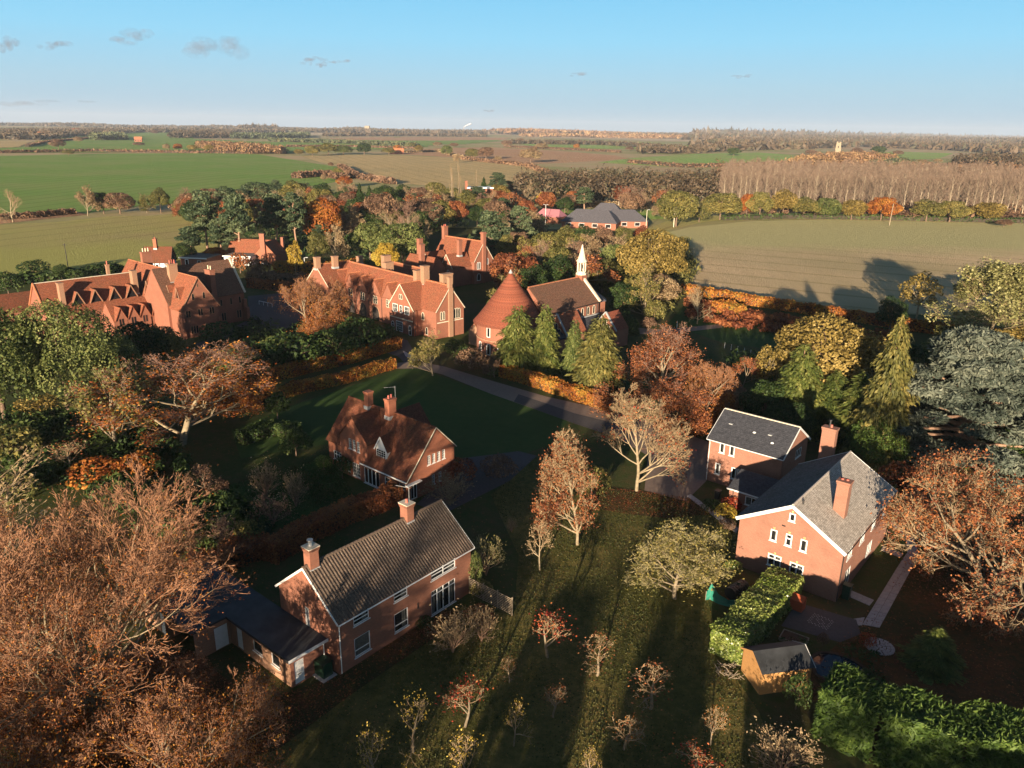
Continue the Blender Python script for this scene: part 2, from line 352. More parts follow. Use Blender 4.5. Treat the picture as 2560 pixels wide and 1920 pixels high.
def chimney(th, p, z0, z1, sx, sy, rz, m='brickC', pots=(), cap=True, potm='pot', flash='lead', capm=None, poth=.45, splay=False):
    x,y=p[0],p[1]; g=MB(); g.box(-sx/2,-sy/2,z0,sx/2,sy/2,z1)
    if splay: g.box(-sx*.7,-sy*.7,z0,sx*.7,sy*.7,z0+(z1-z0)*.28)
    if cap: g.box(-sx/2-.05,-sy/2-.05,z1-.32,sx/2+.05,sy/2+.05,z1-.22); g.box(-sx/2-.09,-sy/2-.09,z1-.16,sx/2+.09,sy/2+.09,z1+.02)
    o=g.obj('chimney',M[m],th,(x,y,0),rz)
    if capm: MB().box(-sx/2-.12,-sy/2-.12,z1+.02,sx/2+.12,sy/2+.12,z1+.09).obj('cap',M[capm],o)
    if flash: MB().box(-sx/2-.06,-sy/2-.06,z0+.02,sx/2+.06,sy/2+.06,z0+.5).obj('flashing',M[flash],o)
    for (a,b_) in pots:
        pm=MB(); pm.cyl((a,b_,z1),(a,b_,z1+poth),.13,.10,8,False); pm.cyl((a,b_,z1+poth-.08),(a,b_,z1+poth),.13,.13,8,True); pm.obj('pot',M[potm],o)
    return o
def rel(th, x, y):
    v=Vector((x,y,0))-th.location; return Vector((v.x*math.cos(th.rotation_euler.z)+v.y*math.sin(th.rotation_euler.z), -v.x*math.sin(th.rotation_euler.z)+v.y*math.cos(th.rotation_euler.z),0))
# ================================================================ BUILDINGS
# ---- long brick house with the brown ribbed roof and its flat-roofed annex
N=thing('brick_house','long red brick house with brown ribbed roof and flat-roofed annex, beside slatted fence','house',(-19.474,56.202,0),R_(-39.49))
nb=Blk(N,-19.474,56.202,-39.49,7.8,15.46,5.15,8.3,og=.15,oe=.3)
HN=[(1.58,3.72,3.2,4.95),(5.9,3.72,7.46,4.97),(10.29,3.72,13.4,4.98),(1.55,.7,3.2,2.52),(5.86,.7,7.46,2.54),(10.27,.12,13.36,2.6)]
nb.walls('brickN',{'R':HN})
lo,rz,_=nb.side('R')
for i,h in enumerate(HN[:5]):
    if i==2: window(N,lo,rz,h,2,(.34,),fw=.08,y=.04,curtain=[(.72,.95)])
    else: window(N,lo,rz,h,1,(.33,),fw=.08,y=.04,curtain=[(.6,.93)] if i!=3 else [(.05,.95)])
h=HN[5]
o=window(N,lo,rz,h,4,(.8,),fw=.07,bar=.05,y=.04,curtain=[(.05,.18),(.3,.42),(.8,.95)],name='french_window')
for k,u in enumerate((.5,)): MB().box(h[0]+(h[2]-h[0])*u-.03,-.02,1.05,h[0]+(h[2]-h[0])*u+.03,.03,1.25).obj('handle',M['black'],o)
MB().box(8.55,-.05,1.75,8.65,-.003,2.35).obj('wall_lamp',M['black'],N,lo,rz)
nb.roof('pantile',course=.34,wave=(.3,.045),which='R',step=.03); nb.roof('pantile',course=.34,which='L')
ridge_tiles(N,Vector((3.9,-.15,8.36)),Vector((3.9,15.6,8.36)),nb.loc,nb.rz,'pantile',.42,.13)
nb.barge('white',.18,ends='FB'); nb.gutter('R','white',drop=(.12,)); nb.gutter('L','white')
chimney(N,(3.9,.75),7.6,9.9,.85,.85,0,'brickN',pots=[(0,0)],capm='stone',potm='pot')
o=chimney(N,(3.9,11.2),7.6,9.75,.95,.8,0,'brickN',pots=[(0,0)],capm='stone')
MB().cyl((3.9,.75,10.0),(3.9,.75,10.5),.16,.16,10).cyl((3.9,.75,10.5),(3.9,.75,10.55),.26,.26,10).obj('chimney_cowl',M['lead'],N)
MB().cyl((3.9,11.5,9.8),(3.9,11.5,11.2),.02,.02,5).cyl((2.6,11.1,11.15),(4.0,11.55,11.15),.018,.018,5).obj('aerial',M['lead'],N)
MB().box(3.6,-.03,.9,4.1,-.004,4.6).obj('mortar_scar',M['lead'],N,nb.loc,nb.rz)
# annex, in the house's own axes (x across, y along)
def rp(p): return rel(N,p[0],p[1])
a0=rel(N,-16.9,49.6); a1=rel(N,-14.75,52.5); a2=rel(N,-24.5,61.0); a3=rel(N,-23.45,55.5)
ax0,ax1=-5.6,.0  # annex spans y from -4.1 .. 0 beside the gable
zf=2.65
AY0=a0.y; AX1=a0.x; AX0=a3.x; AXb=a2.x
wall(N,(AX0,AY0,0),0,[(0,zf),(AX1-AX0,zf)],[(1.15,.1,2.0,2.1),(3.6,1.0,4.9,2.05),(6.2,1.0,7.3,2.1)],'brickD')
window(N,(AX0,AY0,0),0,(3.6,1.0,4.9,2.05),1,(),fw=.06); window(N,(AX0,AY0,0),0,(6.2,1.0,7.3,2.1),1,(),fw=.06)
MB().box(1.15,.05,.1,2.0,.1,2.1).obj('door',M['white'],N,(AX0,AY0,0),0,label='white flaking annex side door')
wall(N,(AX1,AY0,0),math.pi/2,[(0,zf),(-AY0-.002,zf)],[(.35,.1,1.25,2.2)],'brickN')
d=MB().box(.35,.05,.1,1.25,.1,2.2).obj('door',M['white'],N,(AX1,AY0,0),math.pi/2,label='white annex door with letter plate')
MB().box(.65,.035,.85,.95,.048,.95).obj('letter_plate',M['black'],d)
wall(N,(AXb,AY0,0),-math.pi/2,[(0,zf),(3.4,zf)],[(.1,.0,1.0,2.1)],'brickD')   # recess return wall
MB().box(.1,.05,0,1.0,.1,2.1).obj('door',M['white'],N,(AXb,AY0,0),-math.pi/2)
wall(N,(AXb-4.2,AY0-3.2,0),0,[(0,zf),(4.2,zf)],[(2.9,.05,4.0,2.15)],'brickD')
MB().box(2.9,.05,.05,4.0,.1,2.15).obj('garage_door',M['white'],N,(AXb-4.2,AY0-3.2,0),0)
g=MB(); g.box(AXb-.2,AY0-.25,zf,AX1+.25,-.03,zf+.18); g.box(AXb-4.4,AY0-3.45,zf,AXb-.2,-.03,zf+.18); g.box(AXb-.2,AY0-3.4,zf,AX0+.3,AY0-.25,zf+.18)
g.obj('flat_roof',M['felt'],N)
wall(N,(AX0+.2,AY0-3.2,0),math.pi/2,[(0,zf),(3.2,zf)],[(1.75,.03,2.95,2.15)],'brickD')
MB().box(1.75,.05,.03,2.95,.1,2.15).obj('door',M['white'],N,(AX0+.2,AY0-3.2,0),math.pi/2)
wall(N,(AXb-4.2,.0-.03,0),-math.pi/2,[(0,zf),(-AY0+3.2,zf)],[],'brickD'); wall(N,(0,-.03,0),math.pi,[(0,zf),(-AXb+4.2,zf)],[],'brickD')
MB().box(AX1+.26,AY0-.3,zf-.06,AX1+.31,0,zf+.2).obj('fascia',M['white'],N)
MB().box(AXb-.1,AY0-.31,zf-.06,AX1+.3,AY0-.26,zf+.19).obj('fascia',M['black'],N)
MB().cyl((AX1+.1,-.35,0),(AX1+.1,-.35,zf),.05,.05,6).obj('downpipe',M['white'],N)

# ---- house with the catslide roof and white dormer
Mh=thing('brick_house','brick cottage with sweeping clay tile roof, white dormer and two chimneys in shaded garden','house',(-12.03,81.39,0),R_(49.97))
mb=Blk(Mh,-12.03,81.39,49.97,7.79,16.09,2.7,8.14,4.9,4.6,og=.15,oe=.25)
# front plane: catslide only in front part (y 0..8.2); the left part has higher eaves
hG=[(3.24,3.68,3.74,4.9),(4.04,3.68,4.53,4.9),(4.87,3.68,5.37,4.88),(5.7,3.68,6.2,4.88),(3.93,.9,4.4,2.16),(5.05,.92,5.52,2.16),(.5,.1,1.5,2.2)]
lo,rz,_=mb.side('F'); wall(Mh,lo,rz,mb.prof('F'),hG,'brickM')
for h in hG[:6]: window(Mh,lo,rz,h,1,(),fr='white',fw=.05,y=.02,bars=(2,4),curtain=[(.3,.9)])
window(Mh,lo,rz,hG[6],2,(),fr='white',fw=.09,bar=.05,name='french_door',sill=False)
MB().box(-.4,-.5,2.25,1.9,-.01,2.37).obj('door_canopy',M['white'],Mh,lo,rz)
lo,rz,_=mb.side('R'); wall(Mh,lo,rz,mb.prof('R'),(),'brickM')
lo,rz,_=mb.side('B'); wall(Mh,lo,rz,[(0,4.9),(3.19,8.14),(6.2,4.6),(6.3,4.5)],(),'brickM')
lo,rz,_=mb.side('L')
hl=[(8.15,.1,11.0,2.3),(12.0,.5,13.0,2.1),(14.6,1.4,15.6,2.1)]
wall(Mh,(lo+Vector((math.cos(rz),math.sin(rz),0))*8.0),rz,[(0,2.7),(8.09,2.7)],[(a-8,z,b_-8,zz) for a,z,b_,zz in hl],'brickM')
window(Mh,lo,rz,hl[0],4,(),fr='white',fw=.09,bar=.06); window(Mh,lo,rz,hl[1],1,(.6,),fr='white',fw=.08); window(Mh,lo,rz,hl[2],1,(),fr='white',fw=.08)
sl=(8.14-2.7)/4.6
# catslide roof on the near 8.3 m, shorter roof beyond
def mroof(y0,y1,xe): 
    ze=8.14-(4.6-xe)*sl+.05
    roof_plane(Mh,(xe,y1,ze),(xe,y0,ze),(4.6,y0,8.19),(4.6,y1,8.19),'tileM',.26,None,.1,.02,mb.loc,mb.rz)
mroof(-.15,8.35,-.3); mroof(8.352,16.24,.5)
mb.roof('tileM',.26,which='R')
crest(Mh,(4.6,-.15,8.16),(4.6,16.2,8.16),mb.loc,mb.rz,'tileM',.4,.05,.22)
# left part wall set back
zz_=8.14-(4.6-.85)*sl
wall(Mh,mb.p(.85,16.09),mb.rz-math.pi/2,[(0,zz_),(4.0,zz_)],[(1.0,.9,2.6,2.1)],'brickM')
window(Mh,mb.p(.85,16.09),mb.rz-math.pi/2,(1.0,.9,2.6,2.1),3,(.6,),fr='white',fw=.07)
wall(Mh,mb.p(.85,8.09),mb.rz+math.pi,[(0,zz_),(.85,2.7)],[],'brickM')
# projecting gable
gq=Matrix.Rotation(R_(49.97),3,'Z')@Vector((.1,12.45,0))+Vector((-12.03,81.39,0))
gx=Blk(Mh,gq.x,gq.y,-40.03,5.25,4.0,5.4,8.15,og=.1,oe=.2)
hg=[(1.65,3.85,2.15,5.2),(2.45,3.83,2.95,5.2),(3.25,3.8,3.75,5.15),(1.1,.6,1.65,2.0),(2.2,.3,3.6,2.1)]
gx.walls('brickM',{'F':hg},'B'); lo,rz,_=gx.side('F')
for h in hg: window(Mh,lo,rz,h,1 if h[2]-h[0]<1 else 2,(),fr='white',fw=.05,y=.02,bars=(2 if h[2]-h[0]<1 else 4,4))
gx.roof('tileM',.26); crest(Mh,(2.62,-.1,8.18),(2.62,4.1,8.18),gx.loc,gx.rz,'tileM',.4,.05,.2)
# white dormer
dm=Blk(Mh,-17.3,86.75,-39.9,1.95,3.2,4.9,6.55,og=.12,oe=.15)
wl=MB(); pr=[(0,3.55),(1.95,3.55),(1.95,4.9),(.975,6.5),(0,4.9)]
wl.face(*[(x,0,z) for x,z in pr]).face((0,3.2,3.4),(0,0,3.4),(0,0,4.9),(0,3.2,4.9)).face((1.95,0,3.4),(1.95,3.2,3.4),(1.95,3.2,4.9),(1.95,0,4.9))
DL=mb.p(.95,6.6); DZ=mb.rz-math.pi/2
wl.obj('dormer_wall',M['white'],Mh,DL,DZ)
window(Mh,DL,DZ,(.15,3.65,1.8,4.85),1,(),fr='white',fw=.05,y=-.08,bars=(4,4),room=False,glass='glassd',name='dormer_window')
for sgn in (-1,1):
    e=(.975+sgn*1.15,4.68); A=(e[0],-.12,e[1]+.02); Bq=(e[0],3.3,e[1]+.02); Cq=(.975,3.3,6.6); Dq=(.975,-.12,6.6)
    if sgn>0: roof_plane(Mh,A,Bq,Cq,Dq,'tileM',.26,None,.06,.02,DL,DZ,name='dormer_roof')
    else: roof_plane(Mh,Bq,A,Dq,Cq,'tileM',.26,None,.06,.02,DL,DZ,name='dormer_roof')
MB().beam((-.2,-.16,4.65),(.975,-.16,6.5),.06,.16).beam((.975,-.16,6.5),(2.15,-.16,4.65),.06,.16).obj('bargeboard',M['white'],Mh,DL,DZ)
MB().beam((-.3,8.35,2.62),(-.3,-.15,2.62),.1,.14).obj('gutter',M['white'],Mh,mb.loc,mb.rz)
MB().beam((1.3,16.2,4.15),(1.3,10.5,4.15),.1,.14).cyl((1.6,15.2,4.1),(1.6,15.2,0),.05,.05,6).obj('gutter',M['white'],Mh,mb.loc,mb.rz)
MB().beam((-.3,-.19,2.6),(4.6,-.19,8.2),.06,.1).beam((4.6,-.19,8.2),(8.05,-.19,4.72),.06,.1).obj('verge',M['stone'],Mh,mb.loc,mb.rz)
chimney(Mh,mb.p(4.4,11.9),7.6,10.0,.85,.75,mb.rz,'brickM'); chimney(Mh,mb.p(4.3,7.6),7.4,10.1,1.15,.85,mb.rz,'brickM',pots=[(-.25,0),(.25,.1)])
MB().cyl(mb.p(4.9,7.3,8.2),mb.p(4.9,7.3,11.6),.025,.025,5).cyl(mb.p(4.9,7.3,11.5),mb.p(3.9,8.2,11.45),.015,.015,5).obj('aerial',M['lead'],Mh)
bw=Blk(Mh,*(Vector((-12.03,81.39,0))+Matrix.Rotation(R_(49.97),3,'Z')@Vector((7.8,12.2,0))).xy,-40.03,5.5,6.0,3.2,6.6,og=.1,oe=.2)
bw=Blk(Mh,-13.6,95.6,-40.03,5.2,1,3.2,6.4)
q0=Vector((-12.03,81.39,0))+Matrix.Rotation(R_(49.97),3,'Z')@Vector((12.4,8.6,0))
bw=Blk(Mh,q0.x,q0.y,139.97,5.2,5.5,3.4,6.5,og=.1,oe=.2); bw.walls('brickM',{},'B'); bw.roof('tileM',.3)

# ---- big right-hand house with the pale lichened roof
Rh=thing('brick_house','square red brick house with white bargeboards and pale lichened roof, tall chimney on slope','house',(23.09,68.894,0),R_(-39.6))
rb=Blk(Rh,23.09,68.894,-39.6,10.1,16.5,5.6,8.55,og=.28,oe=.3)
hF=[(4.76,6.75,5.36,7.6),(3.2,4.08,3.86,5.3),(4.7,4.08,5.34,5.35),(6.14,4.03,6.8,5.3),(3.25,1.36,4.6,2.66),(5.45,1.3,6.8,2.55)]
hR=[(1.5,3.75,3.0,4.85),(5.4,3.75,6.9,4.85),(9.2,3.75,10.6,4.85),(13.1,3.7,14.5,4.8),(1.9,.1,3.5,2.4),(8.8,.9,10.6,2.2)]
rb.walls('brickR',{'F':hF,'R':hR})
lo,rz,_=rb.side('F')
for i,h in enumerate(hF):
    window(Rh,lo,rz,h,2 if i>3 else 1,(.62,) if i in (2,4,5) else (),fw=.12,bar=.07,y=.0,curtain=[(.6,.9)] if i>0 else None)
    c=(h[0]+h[2])/2
    MB().face((c-.06,-.05,h[3]+.02),(c+.06,-.05,h[3]+.02),(c+.11,-.05,h[3]+.3),(c-.11,-.05,h[3]+.3)).box(c-.055,-.05,h[3]+.02,c+.055,-.003,h[3]+.28).obj('keystone',M['keystone'],Rh,lo,rz)
    if i>3: MB().box(h[0]-.05,-.03,h[3]+.0,h[2]+.05,-.004,h[3]+.05).obj('lintel',M['keystone'],Rh,lo,rz)
lo,rz,_=rb.side('R')
for i,h in enumerate(hR): window(Rh,lo,rz,h,3 if i!=4 else 2,(),fw=.09,bar=.05,y=.0,name='window' if i!=4 else 'french_door')
rb.roof('tileR',.17,thick=.12,step=.012,which='R'); rb.roof('tileRshade',.17,thick=.12,step=.012,which='L')
ridge_tiles(Rh,Vector((5.05,-.28,8.6)),Vector((5.05,16.75,8.6)),rb.loc,rb.rz,'tileR',.45,.12)
rb.barge('upvc',.34,.06,ends='FB'); rb.gutter('R','black',drop=(.1,)); rb.gutter('L','black')
chimney(Rh,(8.0,4.8),6.0,10.3,1.15,1.0,0,'brickR',pots=[(-.25,0),(.2,.1)],poth=.15)
chimney(Rh,(2.4,17.4),4.0,10.6,1.5,.9,0,'brickR',pots=[(.1,0)],poth=.35)
MB().cyl((2.3,17.4,10.6),(2.3,17.4,11.5),.11,.11,8).cyl((2.3,17.4,11.4),(2.3,17.4,11.5),.18,.18,8).obj('flue_pipe',M['black'],Rh)
MB().cyl((5.5,1.2,8.0),(5.5,1.2,8.75),.09,.09,8).obj('vent_pipe',M['black'],Rh)
MB().box(4.2,-.06,6.0,4.55,-.004,6.12).obj('wall_lamp',M['black'],Rh)

# ---- slate-roofed house behind it (square to it), with the single-storey link
K_=.9655
Sh=thing('brick_house','newer brick house with plain dark slate roof and rooflight vents, behind the lichened roof','house',(33.097*K_,85.939*K_,0),R_(49.98))
sb=Blk(Sh,33.097*K_,85.939*K_,49.98,8.45*K_,9.68*K_,5.86,8.46,og=.2,oe=.28)
zk=lambda z:42-(42-z)*K_
hL=[tuple(v) for v in [(1.5*K_,zk(2.86),2.2*K_,zk(4.24)),(2.85*K_,zk(2.84),3.55*K_,zk(4.24)),(1.18*K_,zk(-.23),1.87*K_,zk(1.32)),(3.4*K_,zk(-.22),4.08*K_,zk(1.38)),(4.2*K_,zk(-.1),5.3*K_,zk(1.34))]]
hG=[(4.5*K_,zk(2.85),6.4*K_,zk(4.0))]
sb.walls('brickR',{'L':hL,'F':hG}); lo,rz,_=sb.side('L')
for h in hL: window(Sh,lo,rz,h,1 if h[2]-h[0]<1 else 2,(),fw=.12,y=0.,curtain=[(.5,.9)])
lo,rz,_=sb.side('F'); window(Sh,lo,rz,hG[0],3,(),fw=.09,y=.0)
sb.roof('slate',.27,step=.025); sb.barge('upvc',.24,ends='FB'); sb.gutter('L','upvc',drop=(9.2,)); 
MB().beam((8.45*K_/2,-.2,8.56),(8.45*K_/2,9.5,8.56),.24,.1).obj('ridge',M['stone'],Sh,sb.loc,sb.rz)
for (x,y) in ((2.2,7.7),(2.1,2.6)): 
    z=5.86+x*sb.sl+.1; MB().box(x-.15,y-.22,z,x+.15,y+.22,z+.12).obj('roof_vent',M['lead'],Sh,sb.loc,sb.rz)
for (x,y) in ((1.9,4.5),(1.2,1.9)):
    z=5.86+x*sb.sl+.12; MB().cyl((x,y,z),(x,y,z+.14),.22,.12,10).obj('sun_tunnel',M['white'],Sh,sb.loc,sb.rz)
# link between the two houses
lk=Blk(Sh,25.7,81.6,-39.6,4.2,3.6,2.5,2.5)
wall(Sh,lk.p(0,0),lk.rz,[(0,2.5),(4.6,2.5)],[(2.0,1.05,3.5,2.15)],'brickR'); window(Sh,lk.p(0,0),lk.rz,(2.0,1.05,3.5,2.15),2,(),fw=.09,y=0.,curtain=[(.05,.35)])
wall(Sh,lk.p(0,3.4),lk.rz-math.pi/2,[(0,3.4),(3.4,2.5)],[],'brickR')
roof_plane(Sh,(-.2,-.25,2.52),(4.7,-.25,2.52),(4.7,3.3,3.75),(-.2,3.3,3.75),'slate',.3,None,.1,.02,lk.p(0,0),lk.rz,name='link_roof')
MB().box(-.22,-.33,2.4,4.7,-.26,2.56).obj('gutter',M['upvc'],Sh,lk.p(0,0),lk.rz)
MB().cyl((.5,-.06,0),(.5,-.06,2.45),.05,.05,6).obj('downpipe',M['black'],Sh,lk.p(0,0),lk.rz)

# ---- central convent range with the row of small gables
Cv=thing('convent_range','long red brick convent range with five small gables, tall cross gable and crested ridge','building',(-15.93,155.12,0),R_(43.46))
cm_=Blk(Cv,-15.93,155.12,43.46,7.4,38.8,6.0,10.75,og=.15,oe=.2)
cm_.walls('brickC'); cm_.roof('tileC',.4,step=.015)
crest(Cv,(3.7,0,10.8),(3.7,38.8,10.8),cm_.loc,cm_.rz)
lo,rz,_=cm_.side('F')
for h in ((1.15,3.95,1.5,5.6),(1.85,3.95,2.2,5.6),(4.7,3.8,5.15,5.8),(5.3,3.8,5.75,5.85),(5.9,3.8,6.35,5.75)): lancet(Cv,lo,rz,*h,fr='stone',fw=.12)
MB().box(3.2,-.35,0,4.3,-.0,10.4).box(3.35,-.28,10.4,4.15,.5,12.7).box(3.25,-.38,12.4,4.25,.6,12.6).obj('chimney_breast',M['brickD'],Cv,lo,rz)
MB().box(.2,-.05,3.3,7.2,-.003,3.5).obj('string_course',M['stone'],Cv,lo,rz)
cm_.barge('stone',.18,ends='F')
lo,rz,_=cm_.side('L')
lancet(Cv,lo,rz,33.9,3.4,34.6,4.85); lancet(Cv,lo,rz,35.2,.4,35.8,1.9)
for i,u in enumerate((.9,6.1,11.3,16.5,21.7)):
    g=MB(); ww=2.6
    pr=[(u-ww,0),(u+ww,0),(u+ww,5.5),(u,9.2),(u-ww,5.5)]
    g.face(*[(x,-.12,z) for x,z in pr]); g.face((u-ww,.1,0),(u-ww,-.12,0),(u-ww,-.12,5.5),(u-ww,.1,5.5))
    g.obj('gable_wall',M['brickC'],Cv,lo,rz)
    for s_ in (-1,1):
        A=(u+s_*(ww+.05),-.3,5.52); Dp=(u,-.3,9.3); Bp=(u+s_*(ww+.05),1.0,5.52); Cp=(u,3.0,9.3)
        if s_>0: roof_plane(Cv,A,Bp,Cp,Dp,'tileC',.4,None,.06,.01,lo,rz,name='gable_roof')
        else: roof_plane(Cv,Bp,A,Dp,Cp,'tileC',.4,None,.06,.01,lo,rz,name='gable_roof')
    crest(Cv,(u,-.3,9.3),(u,2.8,9.3),lo,rz,pitch=.4,h=.12,w=.2)
    ll=tuple(lo+Vector((-math.sin(rz),math.cos(rz),0))*-.12)
    for dx in (-.75,.15): lancet(Cv,ll,rz,u+dx,3.9,u+dx+.6,5.6,fr='stone',fw=.1,bars=(1,3))
    if 0<i<4:
        lancet(Cv,ll,rz,u-1.4,0,u+1.4,3.1,fr='brickD',fw=.25,glass='room',name='archway')
    MB().cyl((u+ww,-.2,0),(u+ww,-.2,5.4),.06,.06,6).obj('downpipe',M['black'],Cv,lo,rz)
cw=Blk(Cv,-26.9,163.1,-44.5,8.4,6.5,5.7,10.6,og=.15,oe=.25)
cw.walls('brickC',{},'B'); cw.roof('tileC',.4,step=.015); crest(Cv,(4.2,0,10.65),(4.2,6.5,10.65),cw.loc,cw.rz,teeth=False)
lo,rz,_=cw.side('F')
for h,c in (((1.43,4.4,2.9,5.95),2),((3.86,4.45,4.5,5.9),1),((5.47,4.4,6.9,5.95),2)): lancet(Cv,lo,rz,*h,fr='white',fw=.12,arch=False,bars=(c+1 if c>1 else 1,2))
for h in ((3.7,7.4,4.1,8.35),(4.25,7.4,4.65,8.35)): lancet(Cv,lo,rz,*h,fr='stone',fw=.1)
lancet(Cv,lo,rz,.72,.3,1.5,2.0,fr='white',fw=.1,bars=(2,3)); lancet(Cv,lo,rz,2.42,.3,4.5,2.3,fr='white',fw=.1,arch=False,bars=(5,4)); lancet(Cv,lo,rz,6.8,.1,7.5,2.0,fr='white',fw=.12,bars=(1,2))
MB().box(.1,-.06,3.0,8.3,-.003,3.2).obj('string_course',M['stone'],Cv,lo,rz); MB().cyl((8.5,-.2,0),(8.5,-.2,5.6),.07,.07,6).cyl((9.0,-.1,0),(9.0,-.1,5.8),.07,.07,6).obj('downpipe',M['black'],Cv,lo,rz)
cw.barge('stone',.18)
cx=Blk(Cv,-50.2,184.4,-44.2,9.4,9.5,6.3,10.6,og=.15,oe=.2); cx.walls('brickC',{},'B'); cx.roof('tileC',.4); crest(Cv,(4.7,0,10.65),(4.7,9.5,10.65),cx.loc,cx.rz); cx.barge('stone',.18)
cl=Blk(Cv,-52.5,193.6,-44.2,6,8,3.6,8.2,og=.1,oe=.2); cl.walls('brickC'); cl.roof('tileC',.4); crest(Cv,(3,0,8.25),(3,8,8.25),cl.loc,cl.rz)
q=cm_.p(13.5,26); br=Blk(Cv,*(Vector((-15.93,155.12,0))+Matrix.Rotation(R_(43.46),3,'Z')@Vector((13.0,26,0))).xy,43.46,6.5,14,5.2,9.4,og=.1,oe=.2); br.walls('brickC'); br.roof('tileC',.4); crest(Cv,(3.25,0,9.45),(3.25,14,9.45),br.loc,br.rz)
q=Vector((-15.93,155.12,0))+Matrix.Rotation(R_(43.46),3,'Z')@Vector((7.2,9,0))
bk=Blk(Cv,q.x,q.y,43.46,6,14,4.0,7.2,og=.1,oe=.2); bk.walls('brickC'); bk.roof('tileC',.4)
for x,y,z0,z1,sx,sy,pts in ((-50+3.4,184.4-3.2,9.5,12.6,1.2,1.2,()),(-42.8,183.0,9.6,12.6,1.3,1.0,()),(-29.9,179.1,7,13.6,1.9,1.3,()),(-29.3,178.0,7,12.2,2.2,1.4,()),(-20.2,165.0,9.5,12.8,3.0,1.2,()),(-19.1,164.0,9.5,13.9,1.5,1.25,()),(-14.3,161.3,8.6,12.8,2.6,1.3,()),(-39.7,197.2,8.2,10.4,1.4,1.0,())):
    v=rel(Cv,x,y); chimney(Cv,v,z0,z1,sx,sy,0,'brickD',pts,cap=True)

# ---- villa behind
Vi=thing('brick_villa','red brick villa with steep crested roof and tall chimneys, behind the convent range','house',(-11.14,215.23,0),R_(47.84))
vb=Blk(Vi,-11.14,215.23,47.84,7.4,16.6,6.6,11.6,og=.15,oe=.2); vb.walls('brickC'); vb.roof('tileC',.45); crest(Vi,(3.7,0,11.65),(3.7,16.6,11.65),vb.loc,vb.rz); vb.barge('stone',.2)
lo,rz,_=vb.side('F')
for h in ((1.2,4.2,1.7,6.0),(1.9,4.2,2.4,6.0),(5.0,5.2,5.5,6.8),(1.2,1.0,2.4,2.8)): lancet(Vi,lo,rz,*h,fr='white',fw=.12)
MB().box(3.1,-.45,0,4.4,-.0,9.8).box(3.2,-.4,9.8,4.3,.7,14.4).box(3.0,-.6,13.9,4.5,.9,14.2).obj('chimney_breast',M['brickC'],Vi,lo,rz)
chimney(Vi,vb.p(3.9,16.2),10.2,14.6,1.5,1.1,vb.rz,'brickC',[(-.3,0),(.3,0)],poth=.5)
for (sx_,sy_,w_,l_,ze_,zr_) in ((-7.5,1.0,4.6,7.5,5.4,8.9),(-7.0,6.2,3.6,7,5.0,7.4),(-7.2,10.6,4.2,7.2,5.0,8.4)):
    o=Vector((-11.14,215.23,0))+Matrix.Rotation(R_(47.84),3,'Z')@Vector((sx_,sy_+w_,0))
    k=Blk(Vi,o.x,o.y,47.84-90,w_,l_,ze_,zr_,og=.15,oe=.15); k.walls('brickC',{},'B'); k.roof('tileC',.45); k.barge('stone',.15)
    lo,rz,_=k.side('F'); lancet(Vi,lo,rz,w_*.3,1.0,w_*.45,2.8,fr='white',fw=.1); lancet(Vi,lo,rz,w_*.55,3.0,w_*.7,4.6,fr='white',fw=.1)
for (a,b_,z0,z1,s_) in ((-3.6,2.2,8,12.6,1.2),(-12,8.5,5.2,11.6,1.4),(-8,13.8,5.4,12.2,1.4)):
    v=vb.p(a,b_); chimney(Vi,v,z0,z1,s_,s_*.8,vb.rz,'brickC')
wv=Vector((-11.14,215.23,0))+Matrix.Rotation(R_(47.84),3,'Z')@Vector((-13,4,0))
k=Blk(Vi,wv.x,wv.y,47.84,6.5,12,4.2,8.0,og=.1,oe=.2); k.walls('brickC'); k.roof('tileC',.45)

# ---- church: nave, conical chapter house, bellcote, transepts
Ch=thing('church','red brick church with huge conical tiled roof, brown nave roof and white bellcote','church',(17.99,158.83,0),R_(137.98))
nv=Blk(Ch,17.99,158.83,137.98,9.66,17.2,8.0,12.4,og=-.15,oe=.25)
nv.walls('brickC'); nv.roof('tileNave',.4,step=.012); MB().beam((4.83,.3,12.5),(4.83,17.2,12.5),.3,.16).obj('ridge',M['crest'],Ch,nv.loc,nv.rz)
g=MB()
g.beam((-.35,0,7.9),(4.83,0,12.75),.55,.4).beam((4.83,0,12.75),(10.0,0,7.9),.55,.4); g.obj('stone_coping',M['stone'],Ch,nv.loc,nv.rz)
lo,rz,_=nv.side('L')
for i in range(8): lancet(Ch,lo,rz,1.6+i*1.95,5.6,2.2+i*1.95,7.2,fr='stone',fw=.12)
for u in (.3,4.6,8.8,12.9,16.6): MB().cyl((u,-.1,3.9),(u,-.1,7.8),.07,.07,6).obj('downpipe',M['black'],Ch,lo,rz)
MB().box(0,-.4,7.62,17.2,-.05,7.78).obj('gutter',M['black'],Ch,lo,rz)
# aisle in front of the nave (lean-to, lead edge)
wall(Ch,nv.p(-3.4,17.0),nv.rz-math.pi/2,[(0,3.4),(17.0,3.4)],[],'brickC')
roof_plane(Ch,(0,-.2,3.42),(17.0,-.2,3.42),(17.0,3.38,5.2),(0,3.38,5.2),'slate',.4,None,.08,.01,nv.p(-3.4,17.0),nv.rz-math.pi/2,name='aisle_roof')
MB().box(0,3.1,5.2,17,3.36,5.42).obj('lead_flashing',M['lead'],Ch,nv.p(-3.4,17.0),nv.rz-math.pi/2)
